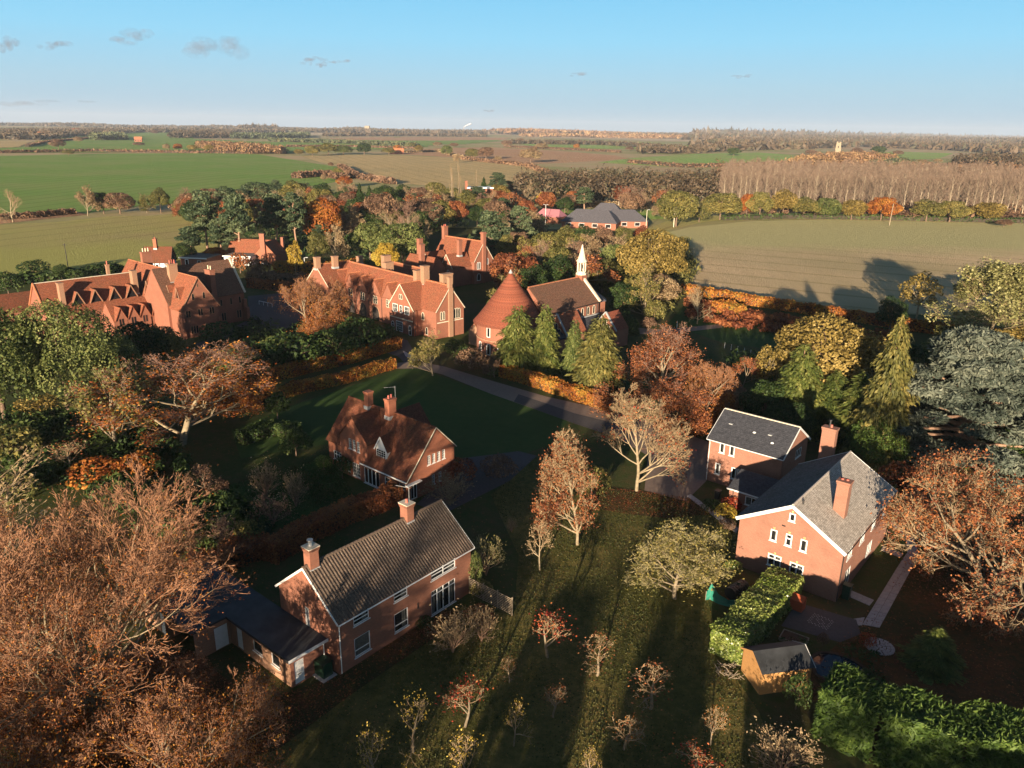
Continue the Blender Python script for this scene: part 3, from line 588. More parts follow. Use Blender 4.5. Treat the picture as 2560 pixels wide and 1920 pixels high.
# transept gable
def wloc(x,y): return rel(Ch,x,y)
for (x,y,w_,l_,ze_,zr_,mt) in ((6.6,149.2,5.4,6.5,3.6,7.4,'tileC'),(16.8,153.4,5.2,4.6,3.8,7.0,'tileCh')):
    k=Blk(Ch,x,y,-42.0,w_,l_,ze_,zr_,og=-.1,oe=.1); k.walls('brickC',{},'B'); k.roof(mt,.4)
    MB().beam((-.2,0,ze_-.1),(w_/2,0,zr_+.25),.35,.22).beam((w_/2,0,zr_+.25),(w_+.2,0,ze_-.1),.35,.22).obj('stone_coping',M['lead'],Ch,k.loc,k.rz)
    lo,rz,_=k.side('F')
    for dx,zt in ((-1.1,5.0),(-.3,6.0),(.5,5.0)): lancet(Ch,lo,rz,w_/2+dx,2.7,w_/2+dx+.6,zt-.3,fr='stone',fw=.12)
    for dx in (-1.1,.3): lancet(Ch,lo,rz,w_/2+dx,.5,w_/2+dx+.8,2.2,fr='stone',fw=.1)
# conical chapter house
cc=rel(Ch,-.6,147.2); RC=6.9
g=MB(); n_=48
for i in range(n_):
    t0,t1=2*math.pi*i/n_,2*math.pi*(i+1)/n_; r=RC-.35
    g.face((r*math.cos(t0),r*math.sin(t0),0),(r*math.cos(t1),r*math.sin(t1),0),(r*math.cos(t1),r*math.sin(t1),6.4),(r*math.cos(t0),r*math.sin(t0),6.4))
g.obj('drum_wall',M['brickC'],Ch,cc)
g=MB(); nc=34; zb,zt=6.15,16.0
for j in range(nc):
    f0,f1=j/nc,(j+1)/nc; sw=lambda f: RC*(1-f)**1.0+(.35*(1-f)**6)
    for i in range(n_):
        t0,t1=2*math.pi*i/n_,2*math.pi*(i+1)/n_
        a0_,a1_=sw(f0)+.03,sw(f1)
        z0_,z1_=zb+(zt-zb)*f0,zb+(zt-zb)*f1
        g.face((a0_*math.cos(t0),a0_*math.sin(t0),z0_),(a0_*math.cos(t1),a0_*math.sin(t1),z0_),(a1_*math.cos(t1),a1_*math.sin(t1),z1_),(a1_*math.cos(t0),a1_*math.sin(t0),z1_))
g.obj('cone_roof',M['tileCh'],Ch,cc)
MB().cyl((0,0,15.6),(0,0,16.3),.42,.05,10).obj('lead_finial',M['lead'],Ch,cc)
MB().cyl((0,0,3.3),(0,0,3.55),RC-.2,RC-.2,48).obj('string_course',M['brickD'],Ch,cc)
for dg in (-150,-128,-106,-84,-60,-40):
    t=R_(dg)-Ch.rotation_euler.z; r=RC-.34; lo=cc+Vector((r*math.cos(t),r*math.sin(t),0)); rz=t+math.pi/2
    lancet(Ch,lo,rz,-.35,.7,.35,2.7,fr='white',fw=.14)
    if dg in (-128,-84): lancet(Ch,lo,rz,-.3,4.2,.3,5.9,fr='white',fw=.12,arch=False)
# bellcote
bc=nv.p(4.83,.1); BZ=12.3
g=MB().box(-.85,-.85,BZ-1.6,.85,.85,BZ+.6); g.obj('bellcote_base',M['brickC'],Ch,bc,nv.rz)
g=MB(); g.cyl((0,0,BZ+.6),(0,0,BZ+1.0),1.15,1.15,8); g.cyl((0,0,BZ+1.0),(0,0,BZ+1.35),.95,.9,8); g.cyl((0,0,BZ+3.2),(0,0,BZ+3.45),.95,1.0,8)
for i in range(8):
    t=2*math.pi*(i+.5)/8; x,y=.85*math.cos(t),.85*math.sin(t); g.cyl((x,y,BZ+1.3),(x,y,BZ+3.25),.13,.13,6)
g.cyl((0,0,BZ+3.45),(0,0,BZ+3.9),1.25,.85,8); g.cyl((0,0,BZ+3.9),(0,0,BZ+6.6),.85,.14,8); g.cyl((0,0,BZ+6.6),(0,0,BZ+7.0),.2,.02,6)
g.obj('bellcote',M['stone'],Ch,bc,nv.rz)
MB().cyl((0,0,BZ+1.9),(0,0,BZ+2.6),.4,.15,10).obj('bell',M['black'],Ch,bc,nv.rz)
# low link to the convent
k=Blk(Ch,-9.0,152.0,-42,3.2,3.5,3.0,4.6,og=.05,oe=.1); k.walls('brickD'); k.roof('tileC',.4)
ap=Blk(Ch,18.4,165.3,47.98,5.5,4.5,6.2,8.6,og=.1,oe=.2)
g=MB(); pts=[(7.5,-.2),(8.8,-3.2),(5.9,-5.2),(2.2,-5.2),(.6,-3.2),(1.2,-.2)]
for a,b_ in zip(pts,pts[1:]): g.face((b_[0],b_[1],0),(a[0],a[1],0),(a[0],a[1],7.4),(b_[0],b_[1],7.4))
g.obj('apse_wall',M['brickC'],Ch,nv.loc,nv.rz)
g=MB()
for a,b_ in zip(pts,pts[1:]): g.face((b_[0]*1.04-.2,b_[1]*1.08,7.3),(a[0]*1.04-.2,a[1]*1.08,7.3),(4.83,-.3,11.4))
g.obj('apse_roof',M['slatefar'],Ch,nv.loc,nv.rz)

# ---- left convent
Lc=thing('convent_wing','rambling red brick convent wing with many triangular dormers and broad gable, at left behind trees','building',(-67.28,152.22,0),R_(49.17))
lg=Blk(Lc,-67.28,152.22,49.17,7.9,31.5,6.2,12.2,og=.15,oe=.35); lg.walls('brickC'); lg.roof('tileC',.42); MB().beam((3.95,0,12.3),(3.95,31.5,12.3),.25,.12).obj('ridge',M['crest'],Lc,lg.loc,lg.rz)
lg.barge('brickD',.14)
lo,rz,_=lg.side('F')
for a in (.8,1.3,3.4,3.95,5.9,6.45): lancet(Lc,lo,rz,a,4.35,a+.4,5.7,fr='brickD',fw=.08)
for a in (2.4,4.75): lancet(Lc,lo,rz,a,7.8,a+.5,9.05,fr='brickD',fw=.08)
lancet(Lc,lo,rz,3.7,10.3,3.95,10.95,fr='brickD',fw=.06)
for a in (1.5,2.05,2.6,4.6,5.2,5.8): lancet(Lc,lo,rz,a,.8,a+.4,2.4,fr='brickD',fw=.08)
MB().box(-.35,-.4,0,.25,-.01,5).obj('buttress',M['brickC'],Lc,lo,rz); MB().box(7.6,-.5,0,8.2,-.01,3.5).obj('buttress',M['brickC'],Lc,lo,rz)
ll_=Blk(Lc,-100.23,155.49,-41.95,10,19,5.4,10.97,og=.1,oe=.35); ll_.walls('brickC'); ll_.roof('tileC',.42); MB().beam((5,0,11.05),(5,19,11.05),.25,.12).obj('ridge',M['stone'],Lc,ll_.loc,ll_.rz)
MB().beam((-.4,-.15,5.0),(5,-.15,11.1),.2,.25).beam((5,-.15,11.1),(10.4,-.15,5.0),.2,.25).obj('stone_coping',M['crest'],Lc,ll_.loc,ll_.rz)
lr=Blk(Lc,-60.41,169.34,142.45,9.18,18,6.8,13.3,og=-.1,oe=.35); lr.walls('brickC'); lr.roof('tileNave',.42)
MB().beam((-.4,0,6.4),(4.6,0,13.75),.4,.3).beam((4.6,0,13.75),(9.6,0,6.4),.4,.3).obj('stone_coping',M['stone'],Lc,lr.loc,lr.rz)
lo,rz,_=lr.side('L')
for a in (9.0,12,14.4,16.6): lancet(Lc,lo,rz,a,4.2,a+.4,5.6,fr='brickD',fw=.08); 
for a in (12,12.6,15.8,16.4): lancet(Lc,lo,rz,a,.9,a+.4,2.6,fr='brickD',fw=.08)
MB().box(17.3,-1.6,0,18.0,-.01,3.2).box(17.3,-.9,3.2,18.0,-.01,5).obj('buttress',M['brickC'],Lc,lo,rz)
# dormers: triangular, on the slope; (block, u along, inset, half width, z0, z1)
def tri_dormer(b_, k, y, x0, hw, z0, z1, glass='glassd', proud=0):
    """a steep triangular dormer in the slope facing the block's side k"""
    s_=1 if k=='R' else -1
    xf = b_.w-x0 if k=='R' else x0
    xr = b_.w-(z1-b_.zR)/b_.sr if k=='R' else (z1-b_.zl)/b_.sl
    g=MB(); a,c=(xf,y-hw,z0),(xf,y+hw,z0); t=(xf,y,z1)
    g.face(*( (a,c,t) if s_>0 else (c,a,t))); o=g.obj('dormer_window',M[glass],Lc,b_.loc,b_.rz)
    for sg in (-1,1):
        A=Vector((xf+s_*.25,y+sg*(hw+.12),z0-.1)); T=Vector((xf+s_*.25,y,z1+.12)); T2=Vector((xr-s_*.3,y,z1+.12)); A2=Vector((xr-s_*.3,y+sg*(hw+.12),z0-.1))
        if sg*s_>0: roof_plane(Lc,A,A2,T2,T,'tileC',.4,None,.08,.01,b_.loc,b_.rz,name='dormer_roof')
        else: roof_plane(Lc,A2,A,T,T2,'tileC',.4,None,.08,.01,b_.loc,b_.rz,name='dormer_roof')
    MB().beam((xf+s_*.3,y-hw-.1,z0-.05),(xf+s_*.3,y,z1+.12),.07,.14).beam((xf+s_*.3,y,z1+.12),(xf+s_*.3,y+hw+.1,z0-.05),.07,.14).obj('bargeboard',M['brickD'],Lc,b_.loc,b_.rz)
for y in (6.3,9.8,13.6,17.0): tri_dormer(ll_,'R',y,.9,1.15,6.5,9.0)
for y in (11.1,6.9,2.9): tri_dormer(lg,'L',y,1.0,.8,7.9,10.0)
tri_dormer(lg,'L',15.6,.6,1.2,7.0,9.8); tri_dormer(lr,'L',14.2,2.2,.6,9.5,10.8)
# low courtyard range with its own little gables
lm=Blk(Lc,-84.2,154.0,48.0-90+88,5.0,12,3.6,7.0,og=.1,oe=.2)
lm=Blk(Lc,-86.2,156.4,-40,6.0,14.5,3.4,6.9,og=.1,oe=.25); lm.walls('brickC'); lm.roof('tileC',.42)
for y in (1.4,3.9,6.3,9.0,11.4): 
    ww=1.2; x=6.25; g=MB(); g.face((x,y-ww,0),(x,y+ww,0),(x,y+ww,3.6),(x,y,6.0),(x,y-ww,3.6)); g.obj('gable_wall',M['brickC'],Lc,lm.loc,lm.rz)
    for sg in (-1,1):
        A=(x+.2,y+sg*(ww+.1),3.4); T=(x+.2,y,6.1); T2=(3.4,y,6.1); A2=(4.5,y+sg*(ww+.1),3.4)
        if sg>0: roof_plane(Lc,A,A2,T2,T,'tileC',.4,None,.08,.01,lm.loc,lm.rz,name='gable_roof')
        else: roof_plane(Lc,A2,A,T,T2,'tileC',.4,None,.08,.01,lm.loc,lm.rz,name='gable_roof')
    MB().box(x+.005,y-.45,2.3,x+.04,y-.1,3.7).box(x+.005,y+.1,2.3,x+.04,y+.45,3.7).obj('window',M['glassd'],Lc,lm.loc,lm.rz)
for (b_,x,y,z0,z1,sx,sy,pts,pm) in ((ll_,8.4,3.7,6.0,11.2,1.3,.9,(),'pot'),(ll_,8.0,18.4,6.6,11.9,1.5,1.0,(),'pot'),(lg,2.9,8.2,10,14.2,1.8,1.1,((-.4,0),(.2,.2),(.5,-.2)),'pot'),(lr,-.4,8.0,0,12.6,2.0,1.2,((-.45,0),(.45,0)),'potw'),(lg,5.2,25,10,14.6,2.2,1.0,((-.6,0),(0,0),(.6,0)),'potw'),(ll_,3.6,15,9,13,.6,.6,((0,0),),'pot')):
    chimney(Lc,b_.p(x,y),z0,z1,sx,sy,b_.rz,'brickD' if pm!='potw' else 'brickC',pts,potm=pm,poth=.8,cap=True)
lf=Blk(Lc,-113.0,158.0,-41.95,6,12,4.0,7.2); lf.walls('brickC'); lf.roof('tileM',.42)

# ---- timber-framed cottage
q=at(330,600)
Tc=thing('timbered_cottage','small black and white timber-framed cottage with dark red roof at field edge','house',(-106.5,224.0,0),0)
tb=Blk(Tc,-106.5,224.0,-82,6.0,7.2,4.4,8.3,og=.3,oe=.3); tb.walls('plaster'); tb.roof('tileM',.45)
for k in 'RBF':
    lo,rz,W_=tb.side(k); g=MB(); L_=W_; pr=tb.prof(k)
    for i in range(6): u=L_*i/5; z=float(np.interp(u,[p[0] for p in pr],[p[1] for p in pr])); g.box(max(0,u-.1),-.05,0,min(L_,u+.1),-.003,z)
    for z in (.1,2.1,4.0): g.box(.1,-.055,z,L_-.1,-.006,z+.2)
    g.beam((.1,-.03,2.3),(L_/5,-.03,4.0),.05,.16).beam((L_,-.03,2.3),(L_*.8,-.03,4.0),.05,.16)
    g.obj('timber_frame',M['timber'],Tc,lo,rz)
    lancet(Tc,lo,rz,L_*.45,2.5,L_*.55,3.6,arch=False,fr='white',fw=.08); lancet(Tc,lo,rz,L_*.25,.8,L_*.35,1.8,arch=False,fr='white',fw=.08)
tb.barge('timber',.2,ends='FB')
lo,rz,_=tb.side('B'); MB().face((0.2,-.04,4.2),(5.8,-.04,4.2),(3,-.04,8.0)).obj('dark_gable',M['timber'],Tc,lo,rz)
chimney(Tc,tb.p(3.2,3.0),7.5,10.6,1.2,.9,tb.rz,'brickM',((0,0),))
MB().cyl(tb.p(1,2.2,4),tb.p(1,2.2,11.5),.05,.05,5).obj('flue_pipe',M['black'],Tc)
# ---- flat brick outbuilding, bungalow with glass front, wall sheds behind the convent
q=at(395,565)
Ob=thing('brick_outbuilding','low brick outbuilding with flat felt roof and one white window, near timbered cottage','outbuilding',(-103,236.5,0),R_(-8))
g=Blk(Ob,-103,236.5,-8,8.5,9,2.7,2.7); g.walls('brickC'); MB().box(-.3,-.3,2.7,8.8,9.3,2.95).obj('flat_roof',M['feltg'],Ob)
MB().box(-.32,-.36,2.6,8.82,-.3,2.97).obj('fascia',M['white'],Ob); lancet(Ob,(0,0,0),0,1.6,.7,2.4,2.2,fr='white',fw=.18,arch=False); lancet(Ob,(0,0,0),0,5.6,1.2,6.6,1.9,fr='white',fw=.12,arch=False)
Bg=thing('bungalow','bungalow with russet hipped roof, tall chimney and white glazed extension among pines','house',(-90,244,0),R_(-4))
b1=Blk(Bg,-79.5,247.5,82,6.5,13.5,3.0,6.6,og=.2,oe=.4); b1.walls('brickM'); b1.roof('tileC',.45)
b2=Blk(Bg,-82.5,244.0,-8,7.0,8,3.0,6.8,og=.2,oe=.3); b2.walls('brickM'); b2.roof('tileC',.45)
chimney(Bg,b2.p(3.2,-.3),0,9.6,1.6,.9,b2.rz,'brickC'); chimney(Bg,b1.p(5,-3),0,7.4,1.2,1.2,b1.rz,'brickC')
k=Blk(Bg,-91.0,240.5,-6,8.5,5,2.8,2.8); k.walls('white',{'F':[(.5,.7,2.4,2.2),(3,.1,5.6,2.3),(6,.7,8.1,2.2)]}); lo,rz,_=k.side('F')
for h in ((.5,.7,2.4,2.2),(3,.1,5.6,2.3),(6,.7,8.1,2.2)): window(Bg,lo,rz,h,3,(),fr='white')
MB().box(-.3,-.3,2.8,8.8,6.5,2.95).obj('flat_roof',M['feltg'],Bg,k.loc,k.rz); MB().box(-.35,-.38,2.7,8.85,-.31,3.0).obj('fascia',M['white'],Bg,k.loc,k.rz)
# ---- slate-roofed school beyond the church
Sc=thing('school_building','long low school building with grey slate hipped roofs beyond the trees','building',(27,352,0),0)
def hiproof(th,x0,y0,x1,y1,ze,zr,m,hip,loc=(0,0,0),rz=0):
    ym=(y0+y1)/2
    roof_plane(th,(x0,y0,ze),(x1,y0,ze),(x1-hip,ym,zr),(x0+hip,ym,zr),m,.6,None,.1,.02,loc,rz)
    roof_plane(th,(x1,y1,ze),(x0,y1,ze),(x0+hip,ym,zr),(x1-hip,ym,zr),m,.6,None,.1,.02,loc,rz)
    for (a,b_,c) in (((x1,y0,ze),(x1,y1,ze),(x1-hip,ym,zr)),((x0,y1,ze),(x0,y0,ze),(x0+hip,ym,zr))): MB().face(a,b_,c).obj('roof_hip',M[m],th,loc,rz)
def boxwalls(th,x0,y0,x1,y1,h,m,loc=(0,0,0),rz=0):
    g=MB(); g.face((x0,y0,0),(x1,y0,0),(x1,y0,h),(x0,y0,h)).face((x1,y0,0),(x1,y1,0),(x1,y1,h),(x1,y0,h)).face((x1,y1,0),(x0,y1,0),(x0,y1,h),(x1,y1,h)).face((x0,y1,0),(x0,y0,0),(x0,y0,h),(x0,y1,h)); g.obj('wall',M[m],th,loc,rz)
p0,p1=at(1205,488),at(1300,492)
for (ax,ay,bx,by,dp,ze,zr) in ((1213,492,1330,498,15,3,8),(1305,492,1398,493,14,3,7.6),(1270,478,1345,481,14,3.2,8.4)):
    a=at(ax,ay); b_=at(bx,by); d=b_-a; L=d.xy.length; an=math.atan2(d.y,d.x); lo=a-Sc.location
    boxwalls(Sc,0,0,L,dp,ze,'brickC',lo,an); hiproof(Sc,-.5,-.5,L+.5,dp+.5,ze,zr,'slatefar',5.5,lo,an)
    for i in range(int(L/6)): lancet(Sc,lo,an,2+i*6,1,4.2+i*6,2.4,fr='white',fw=.1,arch=False)
a=at(1190,480)
Pk=thing('pavilion','small pavilion with faded pink metal roof beside the school','building',(a.x,a.y,0),R_(-30))
boxwalls(Pk,-6,-4,6,4,3,'brickC'); hiproof(Pk,-6.5,-4.5,6.5,4.5,3,6.2,'crest',2); 
M['pink']=flat_mat('pink_sheet_roof',(.42,.17,.19),.5,.1)
for o in Pk.children:
    if o.name.startswith('roof'): o.data.materials[0]=M['pink']
a=at(1022,452)
Tb=thing('flat_roofed_house','modern brick house with white flat fascia and slim chimney amid the wood','house',(a.x,a.y,0),R_(10))
boxwalls(Tb,-3,0,11,8,11,'brickC'); MB().box(-3.3,-.3,11,11.3,8.3,11.6).obj('fascia',M['white'],Tb); chimney(Tb,(-3.6,1),0,15,1.3,1.3,0,'brickC',flash=None)
# ================================================================ GROUND, FIELDS, ROADS
def ground_mat(name, stops, scale, big=.02, bumpd=.15, bs=3.0, bst=.6, extra=None, rough=.95):
    m,n,b=mat(name); co=coords(n)
    v=noise(n,scale,8,co,.7); v2=noise(n,big,3,co)
    mx=nd(n,'ShaderNodeMath',operation='ADD'); n.links.new(v,mx.inputs[0]); n.links.new(v2,mx.inputs[1])
    m2=nd(n,'ShaderNodeMath',operation='MULTIPLY'); n.links.new(mx.outputs[0],m2.inputs[0]); m2.inputs[1].default_value=.5
    c=ramp(n,m2.outputs[0],stops)
    if extra:
        sc_,thr,col=extra; vo=nd(n,'ShaderNodeTexVoronoi',Scale=sc_); n.links.new(co,vo.inputs['Vector'])
        vn=noise(n,.12,3,co); f=ramp(n,vo.outputs['Distance'],[(thr,(1,1,1)),(thr+.06,(0,0,0))])
        k=nd(n,'ShaderNodeMath',operation='MULTIPLY'); n.links.new(f,k.inputs[0]); n.links.new(ramp(n,vn,[(.4,(0,0,0)),(.6,(1,1,1))]),k.inputs[1])
        c=mixc(n,k.outputs[0],c,col)
    n.links.new(c,b.inputs['Base Color']); b.inputs['Roughness'].default_value=rough; b.inputs['Specular IOR Level'].default_value=.1
    bump(n,b,noise(n,bs,6,co,.75),bst,bumpd); return m
def field_mat(name, c1, c2, ang=0, pitch=6, c3=None, grad=None):
    m,n,b=mat(name); co=coords(n); mp=nd(n,'ShaderNodeMapping'); mp.inputs['Rotation'].default_value=(0,0,R_(ang)); n.links.new(co,mp.inputs[0])
    wv=nd(n,'ShaderNodeTexWave',Scale=1/pitch,Distortion=.8,Detail=2); wv.inputs['Detail Scale'].default_value=.3; n.links.new(mp.outputs[0],wv.inputs['Vector'])
    mp2=nd(n,'ShaderNodeMapping'); mp2.inputs['Rotation'].default_value=(0,0,R_(ang)); mp2.inputs['Scale'].default_value=(1,.06,1); n.links.new(co,mp2.inputs[0])
    v=noise(n,.35,6,mp2.outputs[0],.7); v2=noise(n,.012,4,co)
    a=ramp(n,v,[(.35,c1),(.65,c2)]); c=mixc(n,.38,a,ramp(n,wv.outputs['Fac'],[(.2,tuple(x*.8 for x in c1)),(.8,c2)]))
    c=mixc(n,ramp(n,v2,[(.4,(0,0,0)),(.65,(.8,.8,.8))]),c,c3 or tuple(x*.8 for x in c1))
    tw=nd(n,'ShaderNodeTexWave',Scale=1/24/2/3.14159*3.14159,Distortion=.35,Detail=1); tw.inputs['Detail Scale'].default_value=.1; n.links.new(mp.outputs[0],tw.inputs['Vector']); c=mixc(n,1.0,c,ramp(n,tw.outputs['Fac'],[(.015,(.8,.78,.72)),(.06,(1,1,1))]),'MULTIPLY')
    if grad:   # a crop that thins out towards one side of the field
        s=nd(n,'ShaderNodeSeparateXYZ'); n.links.new(co,s.inputs[0]); (g0,g1,col)=grad
        mr=nd(n,'ShaderNodeMapRange'); mr.inputs[1].default_value=g0; mr.inputs[2].default_value=g1; n.links.new(s.outputs['Y'],mr.inputs[0])
        ad=nd(n,'ShaderNodeMath',operation='ADD'); n.links.new(mr.outputs[0],ad.inputs[0]); s3=nd(n,'ShaderNodeMath',operation='MULTIPLY_ADD'); n.links.new(noise(n,.03,5,co),s3.inputs[0]); s3.inputs[1].default_value=.8; s3.inputs[2].default_value=-.4; n.links.new(s3.outputs[0],ad.inputs[1])
        c=mixc(n,ramp(n,ad.outputs[0],[(.25,(0,0,0)),(.75,(1,1,1))]),c,col)
    n.links.new(c,b.inputs['Base Color']); b.inputs['Roughness'].default_value=.95; b.inputs['Specular IOR Level'].default_value=.1
    bump(n,b,noise(n,1.2,5,co,.8),1.0,1.1); return m
M['ground']=ground_mat('garden_ground',[(.3,(.035,.05,.014)),(.45,(.055,.075,.02)),(.58,(.09,.075,.03)),(.7,(.12,.06,.025))],.9,.05,extra=(2.2,.12,(.28,.12,.04)))
M['lawn']=ground_mat('orchard_grass',[(.32,(.06,.066,.018)),(.46,(.105,.102,.028)),(.56,(.18,.145,.045)),(.7,(.26,.17,.055))],1.1,.06,.25,2.2,.9,extra=(2.6,.13,(.4,.2,.07)))
M['mown']=ground_mat('mown_lawn',[(.3,(.035,.07,.018)),(.5,(.05,.09,.022)),(.7,(.08,.1,.03))],.7,.04,.06,4,.4)
M['litter']=ground_mat('leaf_litter',[(.32,(.035,.045,.014)),(.47,(.07,.055,.02)),(.58,(.16,.07,.026)),(.75,(.28,.12,.04))],1.6,.09,.15,5,.8)
M['land']=ground_mat('farmland',[(.36,(.26,.32,.09)),(.45,(.34,.32,.12)),(.52,(.5,.38,.2)),(.62,(.54,.33,.19))],.006,.0012,.5,.4,.5)
M['asphalt']=ground_mat('asphalt',[(.3,(.07,.065,.065)),(.7,(.13,.115,.11))],3,.05,.02,20,.3)
M['drive']=ground_mat('gravel_drive',[(.3,(.2,.145,.115)),(.7,(.32,.24,.19))],2,.08,.04,9,.6)
M['paving']=flat_mat('paving_slab',(.42,.38,.36),.85,.15,1.3)
M['soil']=ground_mat('bare_soil',[(.3,(.09,.05,.03)),(.7,(.2,.12,.075))],2,.2,.2,3,.8)
def sheet(name, pts, m, z, k='structure', sub=0):
    g=MB(); g.face(*[(p[0],p[1],z) for p in pts]); o=g.obj(name,M[m]); 
    if o.data.polygons[0].normal.z<0: o.data.flip_normals()
    return tag(o,kind=k)
g=MB(); ys=[-4000,0,1300,2600]+[2600+180*i for i in range(1,21)]+[6200+900*i for i in range(1,21)]
for y0,y1 in zip(ys,ys[1:]): g.face((-24000,y0,land_z(y0)),(24000,y0,land_z(y0)),(24000,y1,land_z(y1)),(-24000,y1,land_z(y1)))
tag(g.obj('ground',M['land']),kind='structure')
sheet('garden_ground',[(-175,10),(150,10),(210,120),(180,175),(68,190),(58,300),(60,345),(-40,345),(-60,330),(-110,300),(-130,215),(-180,200)],'ground',.01)
sheet('garden_ground',[(-300,-60),(300,-60),(150,10),(-175,10)],'ground',.01)
def inside(q,x,y):
    c=False
    for i in range(len(q)):
        a,b_=q[i],q[i-1]
        if (a[1]>y)!=(b_[1]>y) and x<(b_[0]-a[0])*(y-a[1])/(b_[1]-a[1])+a[0]: c=not c
    return c
def far_sheet(name,pts,m,z):
    g=MB(); xs=[p[0] for p in pts]; y0,y1=min(p[1] for p in pts),max(p[1] for p in pts); nx=90; ny=max(3,int((y1-y0)/1.0)); X=np.linspace(min(xs),max(xs),nx+1); Y=np.linspace(y0,y1,ny+1)
    for i in range(nx):
        for j in range(ny):
            if inside(pts,(X[i]+X[i+1])/2,(Y[j]+Y[j+1])/2):
                q=[at(X[i],Y[j+1]),at(X[i+1],Y[j+1]),at(X[i+1],Y[j]),at(X[i],Y[j])]; g.face(*[(p.x,p.y,p.z+z+.5) for p in q])
    return tag(g.obj(name,M[m]),kind='structure')
A_=lambda L:[at(x,y) for x,y in L]
M['f_green']=field_mat('winter_wheat',(.19,.32,.06),(.24,.38,.08),8,9,(.28,.34,.10))
M['f_olive']=field_mat('thin_crop',(.44,.44,.13),(.54,.47,.16),28,5,(.46,.36,.16),(330,225,(.48,.46,.13)))
M['f_tan']=field_mat('stubble',(.58,.42,.19),(.68,.50,.24),-20,7,(.5,.38,.18))
M['f_plough']=field_mat('ploughed_soil',(.50,.27,.15),(.60,.34,.19),-35,6,(.56,.36,.2))
M['f_right']=field_mat('sown_field',(.72,.53,.30),(.84,.63,.37),-62,3.0,(.52,.42,.22),(262,330,(.58,.52,.24)))
M['f_bright']=field_mat('bright_pasture',(.27,.44,.09),(.33,.50,.12),5,12,(.40,.40,.14))
M['f_pale']=field_mat('pale_stubble',(.62,.48,.3),(.7,.55,.36),0,20)
F=[('field','f_green',[(-500,380),(-60,338),(180,333),(440,330),(560,334),(650,348),(735,362),(770,385),(700,398),(600,412),(440,437),(300,446),(180,462),(0,477),(-500,520)],.06),
 ('field','f_olive',[(-700,545),(0,486),(120,480),(230,468),(330,466),(425,458),(470,470),(470,540),(400,560),(300,577),(150,592),(0,612),(-700,700)],.06),
 ('field','f_tan',[(648,337),(760,335),(870,336),(1000,343),(1140,358),(1185,378),(1100,400),(980,405),(860,396),(770,384),(735,362),(690,350)],.06),
 ('field','f_plough',[(850,326),(950,320),(1060,318),(1200,325),(1330,336),(1360,343),(1230,351),(1130,355),(1000,341),(870,334)],.05),
 ('field','f_right',[(1430,505),(1490,491),(1620,478),(1800,474),(2212,483),(2900,500),(3300,620),(2900,720),(2212,700),(1950,676),(1800,662),(1620,640),(1480,612),(1462,560)],.06),
 ('field','f_bright',[(1290,351),(1370,341),(1500,333),(1640,329),(1740,338),(1790,348),(1700,354),(1560,360),(1440,360)],.05),
 ('field','f_bright',[(1840,335),(1930,327),(2060,331),(2030,342),(1950,345),(1880,341)],.05),
 ('field','f_green',[(-100,323),(60,318),(80,305),(190,290),(340,283),(440,283),(420,300),(560,306),(820,312),(960,308),(900,322),(700,324),(620,332),(300,329),(0,331)],.04),
 ('field','f_bright',[(1090,305),(1280,303),(1400,308),(1500,315),(1480,322),(1300,322),(1150,316)],.04),
 ('field','f_pale',[(1080,293),(1300,294),(1560,302),(1700,304),(1500,306),(1250,300)],.05),
 ('field','f_pale',[(500,288),(700,287),(980,293),(880,295),(650,293)],.05),
 ('field','f_plough',[(700,299),(900,296),(1100,298),(1080,303),(900,304),(740,303)],.05),
 ('field','f_green',[(860,296),(1000,301),(1090,304),(1000,312),(840,312),(700,304)],.045),
 ('field','f_tan',[(-300,330),(-60,322),(40,318),(70,306),(0,305),(-300,305)],.05),
 ('meadow','f_bright',[(1100,468),(1230,452),(1400,451),(1480,459),(1500,470),(1400,474),(1280,463),(1160,474)],.06),
 ('meadow','f_olive',[(1395,496),(1440,478),(1540,466),(1620,468),(1520,480),(1440,498),(1480,520),(1450,540),(1400,530)],.075),
 ('field','f_tan',[(1900,352),(2212,375),(2900,400),(2900,390),(2212,360)],.05),
 ('field','f_plough',[(-600,498),(0,470),(170,458),(190,464),(0,484),(-600,540)],.07)]
for nme,mt,pts,z in F:
    if min(p[1] for p in pts)<306: far_sheet(nme,pts,mt,z)
    else: sheet(nme,A_(pts),mt,z)
# rooks of lawn, road, paths
sheet('lawn',A_([(1060,1070),(1150,990),(1330,1060),(1480,1075),(1600,1150),(1590,1200),(1520,1260),(1560,1420),(1640,1540),(1700,1700),(1100,1900),(560,1900),(500,1600),(760,1480),(1000,1310),(1110,1330),(1120,1200)]),'lawn',.022)
sheet('lawn',A_([(500,930),(620,880),(740,840),(860,800),(900,795),(1000,830),(1150,880),(1230,905),(1190,960),(1080,1000),(1000,1000),(700,960),(520,990)]),'mown',.022)
sheet('lawn',A_([(420,1070),(560,1030),(700,990),(780,1080),(860,1090),(700,1120),(520,1160),(400,1140)]),'mown',.022)
sheet('lawn',A_([(1500,640),(1640,690),(1700,760),(1560,740),(1440,700)]),'mown',.022)
sheet('leaf_litter',A_([(1400,1063),(1500,1078),(1560,1110),(1440,1120),(1350,1110),(1240,1090),(1300,1050)]),'litter',.03)
sheet('leaf_litter',A_([(1930,1130),(2212,1080),(2600,1300),(2300,1600),(1900,1560),(1700,1500),(1830,1370),(1990,1190)]),'litter',.03)
sheet('leaf_litter',A_([(560,1520),(740,1455),(960,1310),(1010,1330),(760,1500),(600,1620),(300,1700),(100,1660),(-200,1500),(400,1400)]),'litter',.03)
